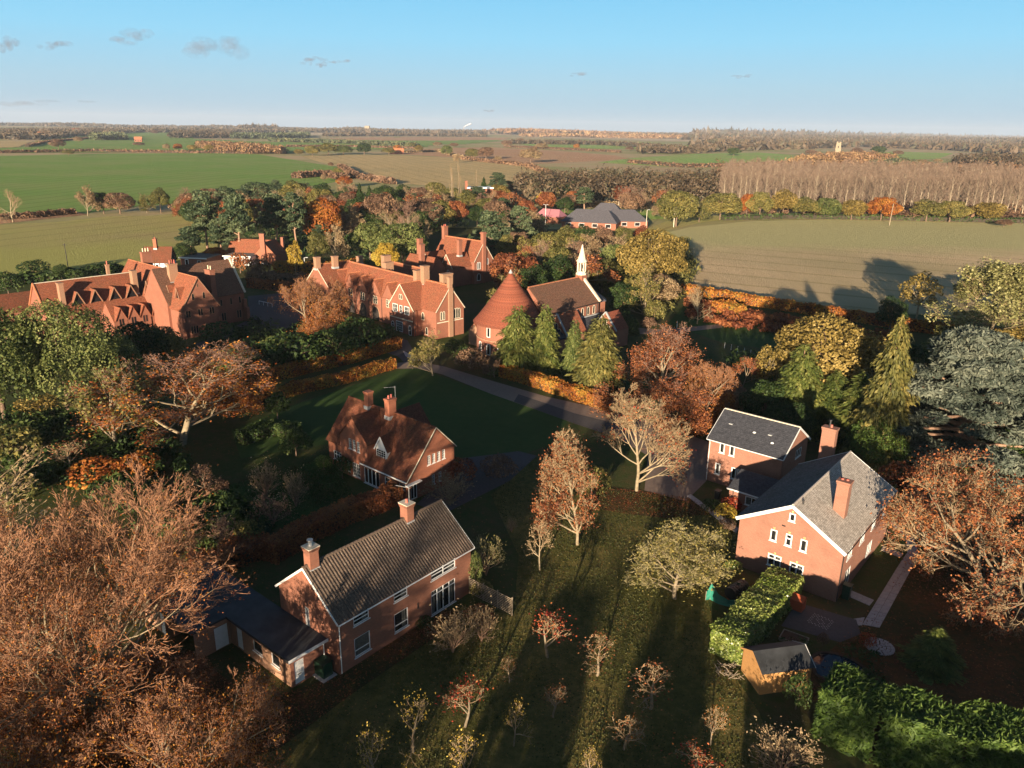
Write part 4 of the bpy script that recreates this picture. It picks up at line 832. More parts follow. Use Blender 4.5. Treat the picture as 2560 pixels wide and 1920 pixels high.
def strip(name,up,lo,m,z):
    g=MB()
    for i in range(len(up)-1):
        a,b_,c,d=at(*lo[i]),at(*lo[i+1]),at(*up[i+1]),at(*up[i]); g.face(*[(p.x,p.y,z) for p in (a,b_,c,d)])
    tag(g.obj(name,M[m]),kind='structure')
strip('road',[(848,785),(900,781),(960,792),(1070,825),(1180,857),(1330,890),(1450,925),(1530,955)],[(850,797),(900,796),(955,809),(1060,851),(1160,886),(1240,915),(1330,945),(1400,985)],'drive',.035)
strip('verge',[(1120,852),(1180,872),(1240,893),(1330,915)],[(1110,868),(1160,886),(1240,915),(1330,945)],'asphalt',.045)
sheet('driveway',A_([(1400,985),(1392,1060),(1482,1083),(1530,1035),(1530,955)]),'drive',.036)
sheet('courtyard',A_([(535,640),(640,630),(700,650),(640,700),(600,720),(450,750),(420,745),(540,690)]),'asphalt',.035)
sheet('path',A_([(590,735),(760,715),(880,735),(900,770),(880,790),(860,770),(740,735),(600,752)]),'asphalt',.032)
sheet('path',A_([(870,758),(892,768),(912,781),(900,782),(876,770)]),'paving',.045)
sheet('driveway',A_([(1000,990),(900,1090),(960,1110),(1100,1040),(1160,985),(1120,975)]),'asphalt',.035)
sheet('driveway',A_([(1330,705),(1430,712),(1560,700),(1560,708),(1440,722),(1340,722)]),'drive',.035)
# paved paths of single slabs
def slabs(name,label,rows,kind='structure'):
    """rows: list of 4-corner strips (a,b,c,d) with nu x nv slabs"""
    root=tag(link(D2.objects.new(name,None),None,(*rows[0][0][:2],0)),kind=kind)
    base=root.location
    for a,b_,c,d,nu,nv in rows:
        a,b_,c,d=[Vector((p[0],p[1],0)) for p in (a,b_,c,d)]
        for i in range(nu):
            for j in range(nv):
                P=lambda u,v:(a.lerp(b_,u)).lerp(d.lerp(c,u),v)
                g=.02; u0,u1,v0,v1=(i+g)/nu,(i+1-g)/nu,(j+g*1.0)/nv,(j+1-g)/nv
                q=[P(u0,v0),P(u1,v0),P(u1,v1),P(u0,v1)]; ct=sum(q,Vector())/4; z=.05+random.random()*.012
                m_=MB(); t=[tuple((p-ct).xy)+(z,) for p in q]; bt=[(x,y,.0) for x,y,_ in t]
                if (q[1]-q[0]).cross(q[3]-q[0]).z<0: t.reverse(); bt.reverse()
                m_.face(*t)
                for k in range(4): m_.face(bt[k],bt[(k+1)%4],t[(k+1)%4],t[k])
                m_.obj('slab',M['paving'],root,ct-base)
    return root
random.seed(5)
p=lambda x,y: at(x,y)
slabs('paved_path','',[(p(1483,1072),p(1492,1068),p(1596,1142),p(1590,1153),1,16)])
slabs('paved_path','',[(p(1862,1350),p(1900,1357),p(1966,1235),p(1938,1226),2,9),(p(1966,1235),p(1938,1226),p(1958,1196),p(1986,1200),2,3),(p(1986,1200),p(1960,1196),p(1955,1158),p(1972,1155),2,3),(p(1972,1155),p(1955,1158),p(1916,1126),p(1924,1122),2,4)])
slabs('paved_path','',[(p(1832,1273),p(1826,1286),p(1878,1309),p(1888,1297),1,5),(p(1840,1338),p(1868,1334),p(1862,1352),p(1835,1352),3,1),(p(1907,1180),p(1903,1189),p(1945,1205),p(1952,1197),1,4)])
# patio with laid pattern
Pt=sheet('patio',[(27.2,62.3),(31.7,59.7),(31.2,57.6),(28.9,56.4),(24.5,58.6)],'asphalt',.06)
g=MB(); rnd=random.Random(3); o0=Vector((28.22,60.66,0)); e1=Vector((29.62,59.38,0))-o0; e2=Vector((26.98,59.31,0))-o0
PM=lambda u,v: o0+e1*u+e2*v+Vector((0,0,.072))
def quad(c,s,a):
    pts=[]
    for k in range(4):
        t=a+k*math.pi/2+.4*(k%2); pts.append(PM(c[0]+s*math.cos(t),c[1]+s*math.sin(t)))
    if (pts[1]-pts[0]).cross(pts[2]-pts[0]).z<0: pts.reverse()
    g.face(*pts)
for i in range(12):
    for j in range(12):
        u,v=(i+.5)/12,(j+.5)/12; r=math.hypot(u-.5,v-.5); a=math.atan2(v-.5,u-.5)
        if (i+j)%2==0 and (r>.36 or (r<.30*(.55+.45*math.cos(4*a)**2) and r>.1)) : quad((u,v),.036,a)
tag(g.obj('laid_pattern',M['paving'],Pt),kind='stuff')
# round terrace of crazy paving
Dr=tag(link(D2.objects.new('round_terrace',None),None,(32.1,55.9,0)),kind='structure')
rnd=random.Random(8)
for r_,n_ in ((.12,1),(.42,6),(.75,11),(1.08,15)):
    for i in range(n_):
        t0=2*math.pi*(i+.07+rnd.random()*.08)/n_; t1=2*math.pi*(i+.93-rnd.random()*.08)/n_; ra,rb2=max(.02,r_-.14),r_+.14
        z=.09+rnd.random()*.02; q=[(ra*math.cos(t0),ra*math.sin(t0),z),(rb2*math.cos(t0),rb2*math.sin(t0),z),(rb2*math.cos(t1),rb2*math.sin(t1),z),(ra*math.cos(t1),ra*math.sin(t1),z)]
        if n_==1: q=[(.2*math.cos(k*1.257),.2*math.sin(k*1.257),z) for k in range(5)]
        m_=MB().face(*q)
        for k in range(len(q)): a,b_=q[k],q[(k+1)%len(q)]; m_.face((a[0],a[1],0),(b_[0],b_[1],0),b_,a)
        m_.obj('stone',M['paving'],Dr)
# pond
M['water']=mat('pond_water')[0]; b=M['water'].node_tree.nodes['Principled BSDF']; b.inputs['Base Color'].default_value=(.006,.012,.018,1); b.inputs['Roughness'].default_value=.05
bump(M['water'].node_tree,b,noise(M['water'].node_tree,3,2,coords(M['water'].node_tree)),.05,.02)
pond=[(25.6,54.3),(26.6,55.0),(27.8,54.9),(28.9,54.3),(29.7,52.9),(30.2,51.0),(28.5,49.8),(26.5,50.5),(25.2,52.2)]
sheet('pond',pond,'water',.05)
rnd=random.Random(2); Pe=tag(link(D2.objects.new('pond_edging',None),None,(27.5,52.5,0)),kind='structure')
for i,(a,b_) in enumerate(zip(pond,pond[1:]+pond[:1])):
    a,b_=Vector((*a,0)),Vector((*b_,0)); k=max(1,int((b_-a).length/.4))
    for j in range(k):
        q0_,q1_=a.lerp(b_,j/k),a.lerp(b_,(j+.92)/k); MB().beam(q0_-Vector((27.5,52.5,-.06)),q1_-Vector((27.5,52.5,-.06)),.26,.1+.04*rnd.random()).obj('stone',M['soil'],Pe)
# ================================================================ VEGETATION BUILDERS
def leaf_mat(name, stops, trans=.25, rough=.6, patch=.12, gloss=.0):
    m=D2.materials.new(name); m.use_nodes=True; n=m.node_tree; n.nodes.clear(); out=n.nodes.new('ShaderNodeOutputMaterial')
    at_=nd(n,'ShaderNodeAttribute'); at_.attribute_name='rnd'
    oi=nd(n,'ShaderNodeObjectInfo'); nz=noise(n,patch,3,coords(n))
    a=nd(n,'ShaderNodeMath',operation='MULTIPLY_ADD'); n.links.new(nz,a.inputs[0]); a.inputs[1].default_value=1.3; a.inputs[2].default_value=-.65
    s=nd(n,'ShaderNodeMath',operation='ADD'); n.links.new(a.outputs[0],s.inputs[0]); n.links.new(at_.outputs['Fac'],s.inputs[1])
    o2=nd(n,'ShaderNodeMath',operation='MULTIPLY_ADD'); n.links.new(oi.outputs['Random'],o2.inputs[0]); o2.inputs[1].default_value=.3; o2.inputs[2].default_value=-.15
    s2=nd(n,'ShaderNodeMath',operation='ADD'); n.links.new(s.outputs[0],s2.inputs[0]); n.links.new(o2.outputs[0],s2.inputs[1])
    c=ramp(n,s2.outputs[0],stops)
    p=nd(n,'ShaderNodeBsdfPrincipled'); n.links.new(c,p.inputs['Base Color']); p.inputs['Roughness'].default_value=rough; p.inputs['Specular IOR Level'].default_value=.25+gloss
    t=nd(n,'ShaderNodeBsdfTranslucent'); n.links.new(c,t.inputs[0]); x=nd(n,'ShaderNodeMixShader'); x.inputs[0].default_value=trans
    n.links.new(p.outputs[0],x.inputs[1]); n.links.new(t.outputs[0],x.inputs[2]); n.links.new(x.outputs[0],out.inputs[0]); M[name]=m; return m
LM=leaf_mat
LM('l_dark',[(.1,(.02,.04,.012)),(.5,(.045,.08,.02)),(.9,(.09,.12,.03))])
LM('l_holm',[(.1,(.05,.075,.02)),(.5,(.13,.16,.045)),(.9,(.26,.27,.09))])
LM('l_olive',[(.1,(.08,.085,.025)),(.5,(.17,.16,.045)),(.9,(.30,.24,.07))])
LM('l_gold',[(.1,(.13,.10,.025)),(.5,(.27,.195,.05)),(.9,(.42,.31,.10))])
LM('l_will',[(.1,(.12,.12,.04)),(.5,(.23,.225,.08)),(.9,(.38,.36,.16))])
LM('l_yellow',[(.1,(.3,.2,.03)),(.5,(.5,.34,.04)),(.9,(.62,.48,.1))])
LM('l_orange',[(.1,(.2,.05,.012)),(.5,(.38,.125,.025)),(.9,(.5,.24,.045))])
LM('l_rust',[(.1,(.12,.035,.018)),(.5,(.28,.09,.035)),(.9,(.42,.17,.06))])
LM('l_red',[(.1,(.2,.02,.012)),(.5,(.40,.06,.03)),(.9,(.5,.18,.05))])
LM('l_tan',[(.1,(.18,.11,.06)),(.5,(.32,.22,.12)),(.9,(.46,.36,.2))])
LM('l_brown',[(.1,(.12,.07,.045)),(.5,(.22,.13,.08)),(.9,(.34,.21,.12))])
LM('l_blue',[(.1,(.045,.062,.046)),(.5,(.105,.128,.097)),(.9,(.21,.23,.17))])
LM('l_cyp',[(.1,(.05,.075,.018)),(.5,(.12,.15,.035)),(.9,(.22,.22,.06))])
LM('l_pine',[(.1,(.035,.06,.03)),(.5,(.085,.12,.06)),(.9,(.16,.19,.09))])
LM('l_hedge',[(.1,(.03,.06,.012)),(.5,(.075,.13,.024)),(.9,(.16,.23,.05))],patch=.5)
LM('l_laurel',[(.1,(.05,.09,.012)),(.5,(.14,.2,.03)),(.9,(.38,.42,.12))],patch=.5,rough=.35,gloss=.3)
LM('l_beech',[(.1,(.13,.045,.015)),(.42,(.38,.12,.025)),(.65,(.5,.24,.04)),(.9,(.25,.2,.04))],patch=.35)
LM('l_far',[(.1,(.045,.04,.027)),(.45,(.085,.06,.038)),(.7,(.12,.083,.048)),(.9,(.065,.062,.035))],trans=.0,patch=.01)
LM('l_farred',[(.1,(.11,.06,.035)),(.5,(.21,.115,.06)),(.9,(.28,.18,.085))],trans=.0,patch=.02)
LM('l_fargreen',[(.1,(.05,.07,.04)),(.5,(.09,.11,.055)),(.9,(.16,.15,.07))],trans=.0,patch=.02)
def bark_mat(name,c1,c2):
    m,n,b=mat(name); n.links.new(ramp(n,noise(n,2.5,5,coords(n)),[(.3,c1),(.7,c2)]),b.inputs['Base Color']); b.inputs['Roughness'].default_value=.9; M[name]=m
bark_mat('b_grey',(.13,.105,.07),(.28,.22,.14)); bark_mat('b_pale',(.17,.135,.08),(.34,.27,.17)); bark_mat('b_brown',(.10,.065,.045),(.2,.13,.085)); bark_mat('b_pink',(.2,.12,.08),(.36,.22,.14))
bark_mat('t_purple',(.15,.08,.055),(.30,.175,.12)); bark_mat('t_rusty',(.16,.075,.04),(.33,.165,.085)); bark_mat('t_tan',(.2,.14,.075),(.38,.27,.15)); bark_mat('t_pop',(.15,.105,.075),(.27,.19,.135)); bark_mat('t_olive',(.2,.17,.08),(.36,.31,.15))
bark_mat('b_pop',(.22,.175,.12),(.38,.31,.22)); bark_mat('core',(.03,.022,.015),(.05,.038,.025))
def npmesh(name, V, Fv, k, rnd, m):
    me=D2.meshes.new(name); nF=len(Fv)
    me.vertices.add(len(V)); me.vertices.foreach_set('co',np.ascontiguousarray(V,np.float32).ravel())
    me.loops.add(nF*k); me.loops.foreach_set('vertex_index',np.ascontiguousarray(Fv,np.int32).ravel())
    me.polygons.add(nF); me.polygons.foreach_set('loop_start',np.arange(nF,dtype=np.int32)*k)
    a=me.attributes.new('rnd','FLOAT','FACE'); a.data.foreach_set('value',np.ascontiguousarray(rnd,np.float32))
    me.materials.append(M[m]); me.update(calc_edges=True); return me
def unit(a): return a/np.maximum(np.linalg.norm(a,axis=1,keepdims=True),1e-6)
def cards(name, P, N, S, m, rs, rnd, elong=1.0, T=None, bend=.3):
    n_=len(P); N=unit(N)
    if T is None: T=rs.normal(size=(n_,3))
    T=unit(T-N*(T*N).sum(1,keepdims=True)); B=np.cross(N,T); S=np.asarray(S).reshape(-1,1)*np.ones((n_,1))
    j=lambda: rs.uniform(.75,1.25,(n_,1))
    V=np.stack([P+T*S*elong*j()-N*S*bend, P+B*S*.62*j(), P-T*S*elong*j()-N*S*bend, P-B*S*.62*j()],1).reshape(-1,3)
    return npmesh(name,V,np.arange(n_*4).reshape(-1,4),4,rnd,m)
def ribbons(segs):
    s=np.array(segs,float); p0,p1,r0,r1=s[:,0:3],s[:,3:6],s[:,6:7],s[:,7:8]; rs=np.random.RandomState(len(s)); d=unit(p1-p0); a=unit(np.cross(d,rs.normal(size=d.shape))); 
    return np.stack([p0-a*r0*1.25,p0+a*r0*1.25,p1+a*r1*1.25,p1-a*r1*1.25],1).reshape(-1,3)
def tubes(name, segs, m, sides=3, fine=None):
    s=np.array(segs,float); p0,p1,r0,r1=s[:,0:3],s[:,3:6],s[:,6:7],s[:,7:8]
    d=unit(p1-p0); ref=np.where(np.abs(d[:,2:3])>.9,np.array([[1.,0,0]]),np.array([[0,0,1.]])); a=unit(np.cross(d,ref)); b=np.cross(d,a); V=[]
    for p,r in ((p0,r0),(p1,r1)):
        for k in range(sides):
            t=2*math.pi*k/sides; V.append(p+a*r*math.cos(t)+b*r*math.sin(t))
    V=np.stack(V,1).reshape(-1,3); n_=len(s); base=(np.arange(n_)*2*sides)[:,None,None]
    f=np.array([[k,(k+1)%sides,sides+(k+1)%sides,sides+k] for k in range(sides)])[None]
    Fv=(base+f).reshape(-1,4)
    if fine:
        W=ribbons(fine); Fv=np.concatenate([Fv,np.arange(len(W)).reshape(-1,4)+len(V)]); V=np.concatenate([V,W])
    return npmesh(name,V,Fv,4,np.random.RandomState(0).rand(len(Fv)),m)
def grow(rng, h, r0, spec, trunk=.3, lean=(0,0), wob=.12, up=.12, start=None):
    """spec: per level (children, length ratio, angle deg, tropism); returns thick, thin, tips"""
    thick=[]; thin=[]; tips=[]; fine=[]; nl=len(spec); fl=min(3,nl) if nl>3 else nl
    def br(p,d,L,r,lev):
        ns=7 if lev==0 else (4 if lev<2 else (2 if lev>4 else 3)); st=L/ns; k0=0
        for i in range(ns):
            tr=spec[lev-1][3]*min(1.3,1.7*p.z/h-.25) if lev>0 else .0
            d=Vector((d.x+rng.uniform(-1,1)*wob*(1+.4*lev), d.y+rng.uniform(-1,1)*wob*(1+.4*lev), d.z+rng.uniform(-1,1)*wob+tr)).normalized()
            q=p+d*st; rr=max(.012,r*(1-.5*(i+1)/ns) if lev<nl else r*(1-.8*(i+1)/ns))
            if q.z<.35: q.z=.35; d=Vector((d.x,d.y,abs(d.z)+.05)).normalized()
            (fine if lev>=fl and lev>2 else thick if r>min(.05,r0*.45) else thin).append((*p,*q,max(.012,r*(1-.5*i/ns) if lev<nl else r*(1-.8*i/ns)),rr))
            p=q
            if lev<nl:
                n_,ratio,ang,_=spec[lev]; f=(i+1)/ns
                if lev==0 and f<trunk: continue
                if lev in (1,2) and i==0 and ns>1: continue
                cnt=n_/(ns-(lev in (1,2))) if lev>0 else n_/max(1,round(ns*(1-trunk)))
                c=int(cnt)+(rng.random()<cnt-int(cnt))
                for _ in range(c):
                    az=rng.uniform(0,2*math.pi); an=R_(ang*rng.uniform(.6,1.3)*(1.5-.95*f if lev==0 else 1)); a=d.orthogonal().normalized(); a.rotate(Matrix.Rotation(az,3,d)); dd=(d*math.cos(an)+a*math.sin(an)).normalized()
                    br(p,dd,L*ratio*rng.uniform(.7,1.2)*(1.15-.4*f),max(.014,rr*.62),lev+1)
        if lev>=nl-1: tips.append(tuple(p))
    br(Vector(start or (0,0,0)),Vector((lean[0],lean[1],1)).normalized(),h,r0,0)
    return thick,thin,tips,fine
LIB={}
def lib_bare(key, seed, h, spec, r0=.25, trunk=.3, leaves=0, lsize=.18, leafm='l_rust', tm='t_purple', bm='b_grey', wob=.12, lowbias=True, stems=1, lean=(0,0)):
    rng=random.Random(seed); T=[];t=[];tips=[];fn=[]
    for s_ in range(stems):
        ln=lean if stems==1 else (rng.uniform(-.5,.5),rng.uniform(-.5,.5))
        a,b_,c,f_=grow(rng,h*.62,r0,spec,trunk,ln,wob); T+=a; t+=b_; tips+=c; fn+=f_
    pts=np.array([x[3:6] for x in t+T+fn]); R=np.percentile(np.hypot(pts[:,0],pts[:,1]),95); H=np.percentile(pts[:,2],99.7); cz=H*.5
    ok=lambda x: math.hypot(x[3],x[4])<R*1.04*math.sqrt(max(.12,1-(max(0,(x[5]-cz))/(H*.56))**2.6))
    t=[x for x in t if ok(x)]; fn=[x for x in fn if ok(x)]; T=[x for x in T if ok(x) or x[6]>r0*.6]; tips=[x for x in tips if ok((0,0,0)+tuple(x))]
    parts=[('trunk',tubes(key+'_trunk',T,bm,5)),('twigs',tubes(key+'_twigs',t or fn[:3],tm,3,fn))]
    if leaves:
        rs=np.random.RandomState(seed); tp=np.array(tips); wgt=np.ones(len(tp))
        if lowbias: wgt=np.clip(1.25-tp[:,2]/H,.1,1)**2.4
        idx=rs.choice(len(tp),leaves,p=wgt/wgt.sum()); P=tp[idx]+rs.normal(size=(leaves,3))*.35
        parts.append(('leaves',cards(key+'_leaves',P,rs.normal(size=(leaves,3))+[0,0,.6],rs.uniform(.6,1.3,leaves)*lsize,leafm,rs,rs.rand(leaves))))
    LIB[key]=dict(parts=parts,h=H,r=R)
def lobes(rs, nl, R, h0, h1, fr=(.34,.5), flat=1.0, minz=-.45):
    C=[];r=[]; a=R; b_=(h1-h0)/2; cz=(h0+h1)/2
    for i in range(nl):
        t=(i+.5)/nl; z=1-t*(1-minz); ph=i*2.39996+rs.uniform(-.4,.4); q=math.sqrt(max(0,1-z*z)); lr=rs.uniform(*fr)*R
        k=rs.uniform(.55,.8); C.append((math.cos(ph)*q*a*k,math.sin(ph)*q*a*k,cz+z*b_*k)); r.append(lr)
    return np.array(C),np.array(r)
def lobe_cards(name, C, r, per, size, m, rs, flat=.8, up=.25, elong=1.0, keep=.8, jit=.6):
    Ps=[];Ns=[];Rn=[]
    for i in range(len(C)):
        n_=int(per*r[i]**2); u=unit(rs.normal(size=(n_,3))); u=u[(u[:,2]>-.55)|(rs.rand(n_)<.4)]
        rad=r[i]*(1-np.abs(rs.normal(size=(len(u),1)))*.13)*(1+.12*np.sin(u[:,:1]*5+i)*np.cos(u[:,1:2]*6+2*i))
        P=C[i]+u*rad*[1,1,flat]
        d=np.linalg.norm((P[:,None]-C[None])/[1,1,flat],axis=2)/r[None]; d[:,i]=9
        k=d.min(1)>keep; P=P[k];u=u[k]
        Ps.append(P);Ns.append(u*.9+rs.normal(size=u.shape)*jit+[0,0,up]);Rn.append(np.clip(.5+rs.normal()*.12+rs.normal(size=len(P))*.2,0,1))
    P=np.concatenate(Ps);N=np.concatenate(Ns);Rr=np.concatenate(Rn)
    return cards(name,P,N,rs.uniform(.6,1.35,len(P))*size,m,rs,Rr,elong)
def trunk_mesh(name, seed, h, r, C, m='b_brown', z0=None):
    rng=random.Random(seed); T=[]; p=Vector((0,0,0)); hh=h
    for i in range(5):
        q=Vector((rng.uniform(-.1,.1)*h*.1,rng.uniform(-.1,.1)*h*.1,hh*(i+1)/5)); T.append((*p,*q,r*(1-.15*i),r*(1-.15*(i+1)))); p=q
    for c in C[:12]:
        s=Vector((0,0,h*rng.uniform(.45,.95))); c=Vector(c); mid=s.lerp(c,.5)+Vector((0,0,-.2)); T.append((*s,*mid,r*.45,r*.3)); T.append((*mid,*c,r*.3,r*.12))
    return tubes(name,T,m,6)
def lib_leafy(key, seed, h, R, nl=26, per=55, size=.33, leafm='l_olive', bm='b_brown', h0f=.06, flat=.85, fr=(.3,.46), up=.25, elong=1.0, minz=-.7, keep=.8):
    rs=np.random.RandomState(seed); C,r=lobes(rs,nl,R,h*h0f,h,fr,minz=minz)
    m_=lobe_cards(key+'_crown',C,r,per,size,leafm,rs,flat,up,elong,keep)
    LIB[key]=dict(parts=[('trunk',trunk_mesh(key+'_trunk',seed,h*.6,R*.055,C,bm)),('crown',m_)],h=h,r=R)
def lib_conifer(key, seed, h, R, leafm='l_cyp', n=7000, size=.3, power=.75, droop=.5, base=.03, bm='b_brown', layers=None, elong=2.0, rag=.2, top=0.04):
    rs=np.random.RandomState(seed); f=base+(1-base)*(1-np.sqrt(rs.rand(n))) ; 
    if layers: f=np.clip(np.round(f*layers)/layers+rs.normal(size=n)*.007,base,1)
    rmax=R*np.clip(1-f,top,1)**power*(1+rag*np.sin(f*37+seed)+rag*.7*rs.normal(size=n)*.5); ph=rs.rand(n)*2*math.pi
    lob=1+.14*np.sin(ph*5+f*14)+.1*np.sin(ph*9-f*31); q=np.sqrt(rs.uniform(.35,1,n)) if not layers else np.sqrt(rs.uniform(.08,1,n))
    rr=rmax*lob*q; x,y=np.cos(ph),np.sin(ph); z=f*h-droop*rr*.35*(rr/np.maximum(R,.1)); z=np.maximum(z,.15)
    P=np.stack([x*rr,y*rr,z],1); out=np.stack([x,y,np.zeros(n)],1); T=out+np.array([0,0,-droop])+rs.normal(size=(n,3))*.25; N=out*.45+[0,0,.75]+rs.normal(size=(n,3))*.4
    rnd=np.clip(.5+.15*np.sin(ph*5+f*30)+rs.normal(size=n)*.17,0,1)
    cm=cards(key+'_crown',P,N,rs.uniform(.6,1.3,n)*size*(1-.35*f),leafm,rs,rnd,elong,T=T,bend=.15)
    T_=[(0,0,0,0,0,h*.5,R*.07,R*.045),(0,0,h*.5,0,0,h*.98,R*.045,.02)]
    LIB[key]=dict(parts=[('trunk',tubes(key+'_trunk',T_,bm,6)),('crown',cm)],h=h,r=R)
def lib_pads(key, seed, h, R, leafm, npad=26, per=50, size=.28, bm='b_pink', z0=.35, padr=(.22,.38), thin=.35, elong=1.4, top=1.0, up=.6, spread=1.0):
    rs=np.random.RandomState(seed); C=[];r=[]
    for i in range(npad):
        f=z0+(1-z0)*(i+.5)/npad; ph=i*2.4+rs.uniform(-.5,.5); q=R*(1-((f-z0)/(1-z0))**2*.75)*rs.uniform(.25,.8)*spread; C.append((q*math.cos(ph),q*math.sin(ph),f*h*.97)); r.append(rs.uniform(*padr)*R)
    C=np.array(C);r=np.array(r)
    cm=lobe_cards(key+'_crown',C,r,per,size,leafm,rs,thin,up,elong,.7,.85)
    T=[]; p=Vector((0,0,0)); rng=random.Random(seed)
    for i in range(6): 
        qv=Vector((rng.uniform(-.2,.2),rng.uniform(-.2,.2),h*.95*(i+1)/6)); T.append((*p,*qv,R*.075*(1-i*.14),R*.075*(1-(i+1)*.14))); p=qv
    for c in C:
        s=(0,0,c[2]*.85); T.append((*s,*c,R*.025,R*.012))
    LIB[key]=dict(parts=[('trunk',tubes(key+'_trunk',T,bm,6)),('crown',cm)],h=h,r=R)
LM('l_grass',[(.1,(.035,.05,.012)),(.5,(.065,.078,.02)),(.9,(.11,.105,.035))],patch=.3)
LM('l_litter',[(.1,(.1,.05,.02)),(.5,(.2,.1,.03)),(.9,(.36,.2,.06))],patch=.3)
lib_late=[]
# ---- the library
lib_leafy('oak_a',1,15,7,34,95,.27,'l_olive',fr=(.2,.42)); lib_leafy('oak_b',2,14,7,30,95,.28,'l_olive',fr=(.18,.4)); lib_leafy('oak_c',3,15,6,44,100,.25,'l_olive',fr=(.2,.34),h0f=.12)
lib_leafy('holm',4,16,9,70,85,.24,'l_holm',fr=(.16,.27),h0f=.04,flat=1.0,up=.5,keep=.75)
lib_leafy('shrub_a',5,3.2,2.4,18,160,.16,'l_dark',h0f=0,fr=(.3,.45),minz=-.2); lib_leafy('shrub_b',6,3,2.5,30,200,.13,'l_holm',h0f=0,fr=(.2,.34),minz=-.2)
lib_leafy('golden_oak',7,15,8,80,130,.2,'l_gold',fr=(.15,.27),h0f=.2)
lib_leafy('birch_a',8,13,4,30,55,.24,'l_gold',fr=(.2,.34),h0f=.15,elong=1.3,bm='b_pale')
lib_bare('bare_a',11,14,[(12,.58,46,.12),(8,.55,42,.08),(6,.5,40,.06),(4,.45,38,.05)],.26,.14,0,tm='t_tan')
lib_bare('bare_b',12,13,[(10,.55,55,.14),(8,.55,45,.1),(6,.5,42,.06),(4,.5,40,.03)],.24,.14,0,tm='t_purple')
lib_bare('bare_c',13,12,[(9,.6,50,.1),(7,.55,45,.06),(6,.5,42,.04),(4,.5,40,.03)],.25,.15,4200,.2,'l_rust',tm='t_purple')
lib_bare('bare_d',14,13,[(12,.55,44,.12),(7,.55,40,.1),(6,.5,38,.06),(4,.5,38,.05)],.25,.12,5000,.2,'l_tan',tm='t_tan')
lib_pads('pine_a',21,17,5,'l_pine',30,70,.27,z0=.4); lib_pads('pine_b',22,16,5.5,'l_pine',24,70,.3,z0=.45,padr=(.28,.42))
lib_pads('cedar_far',23,16,8,'l_pine',44,45,.3,bm='b_brown',z0=.12,padr=(.16,.3),thin=.25)
lib_conifer('fir_a',31,14,3.4,'l_dark',6500,.32,droop=.5); lib_conifer('fir_b',32,15,3.0,'l_cyp',6500,.32)
def poplar(key,seed,h):
    rng=random.Random(seed); T=[];t=[]; p=Vector((0,0,0))
    for i in range(8):
        q=Vector((rng.uniform(-.15,.15),rng.uniform(-.15,.15),h*(i+1)/8)); T.append((*p,*q,.3*(1-i/8.6)+.03,.3*(1-(i+1)/8.6)+.03)); p=q
    for i in range(52):
        z=h*(.22+.75*i/52); ph=rng.uniform(0,6.28); L=(2.2+3.4*math.sin(math.pi*min(1,(i+6)/58)))*rng.uniform(.6,1.1); an=R_(rng.uniform(22,42)); a=Vector((0,0,z)); 
        d=Vector((math.cos(ph)*math.sin(an),math.sin(ph)*math.sin(an),math.cos(an)))
        for k in range(3):
            b_=a+d*L/3; T.append((*a,*b_,.06*(1-k*.28),.06*(1-(k+1)*.28))); 
            for _ in range(3):
                e=Vector((d.x+rng.uniform(-.5,.5),d.y+rng.uniform(-.5,.5),d.z+rng.uniform(-.1,.5))).normalized(); f_=b_+e*rng.uniform(.7,1.6); t.append((*b_,*f_,.035,.02))
                for _ in range(2): g_=f_+Vector((rng.uniform(-.5,.5),rng.uniform(-.5,.5),rng.uniform(.1,.8))); t.append((*f_,*g_,.03,.02))
            a=b_; d=(d+Vector((0,0,.15))).normalized()
    LIB[key]=dict(parts=[('trunk',tubes(key+'_t',T,'b_pop',4)),('twigs',tubes(key+'_w',t,'t_pop',3))],h=h+1,r=2.6)
for i in range(4): poplar('poplar_%d'%i,50+i,20+i*.6)
lib_bare('lombardy',61,20,[(34,.28,26,.5),(5,.4,24,.4),(4,.5,22,.3)],.3,.08,0,tm='t_tan')
# orchard trees
for i,(lm_,nl_) in enumerate((('l_rust',260),('l_orange',200),('l_red',380),('l_yellow',260))):
    lib_bare('apple_%d'%i,70+i,4.4,[(7,.62,62,.06),(6,.6,50,.04),(5,.55,45,.03)],.11,.3,nl_,.07,lm_,tm='t_tan',bm='b_grey',wob=.2,lowbias=False)
lib_bare('bush_bare',80,3.4,[(4,.6,38,.15),(5,.55,34,.12),(4,.5,30,.1)],.05,.1,500,.07,'l_tan',tm='t_tan',bm='b_pink',stems=9,wob=.1,lowbias=False)
def place(key, name, label, cat, x, y, h, r, rz=0, mats={}, group=None, z=0, tilt=None):
    L=LIB[key]; o=D2.objects.new(name,None); COL.objects.link(o); o.location=(x,y,z); s=r/L['r']; o.scale=(s,s,h/L['h']); o.rotation_euler=(tilt[0] if tilt else 0,tilt[1] if tilt else 0,rz)
    tag(o,label,cat,group)
    for nme,me in L['parts']:
        c=D2.objects.new(nme,me); COL.objects.link(c); c.parent=o
        if nme in mats: c.material_slots[0].link='OBJECT'; c.material_slots[0].material=M[mats[nme]]
    return o
def put(key, name, label, cat, bx, by, ty, wd, mats={}, group=None, rz=None, hmin=None):
    """base at picture point (bx,by) on the ground, crown up to the height seen at ty, crown width wd"""
    p=at(bx,by); hs=[.25*i for i in range(1,180)]; h=next((q for q in hs if seen_y(p.x,p.y,q)<ty),45)
    d=math.sqrt(p.x**2+p.y**2+(CAM_H-h/2)**2); r=wd*1.1573/2*d/FPX
    return place(key,name,label,cat,p.x,p.y,h,r,random.uniform(0,6.28) if rz is None else rz,mats,group)
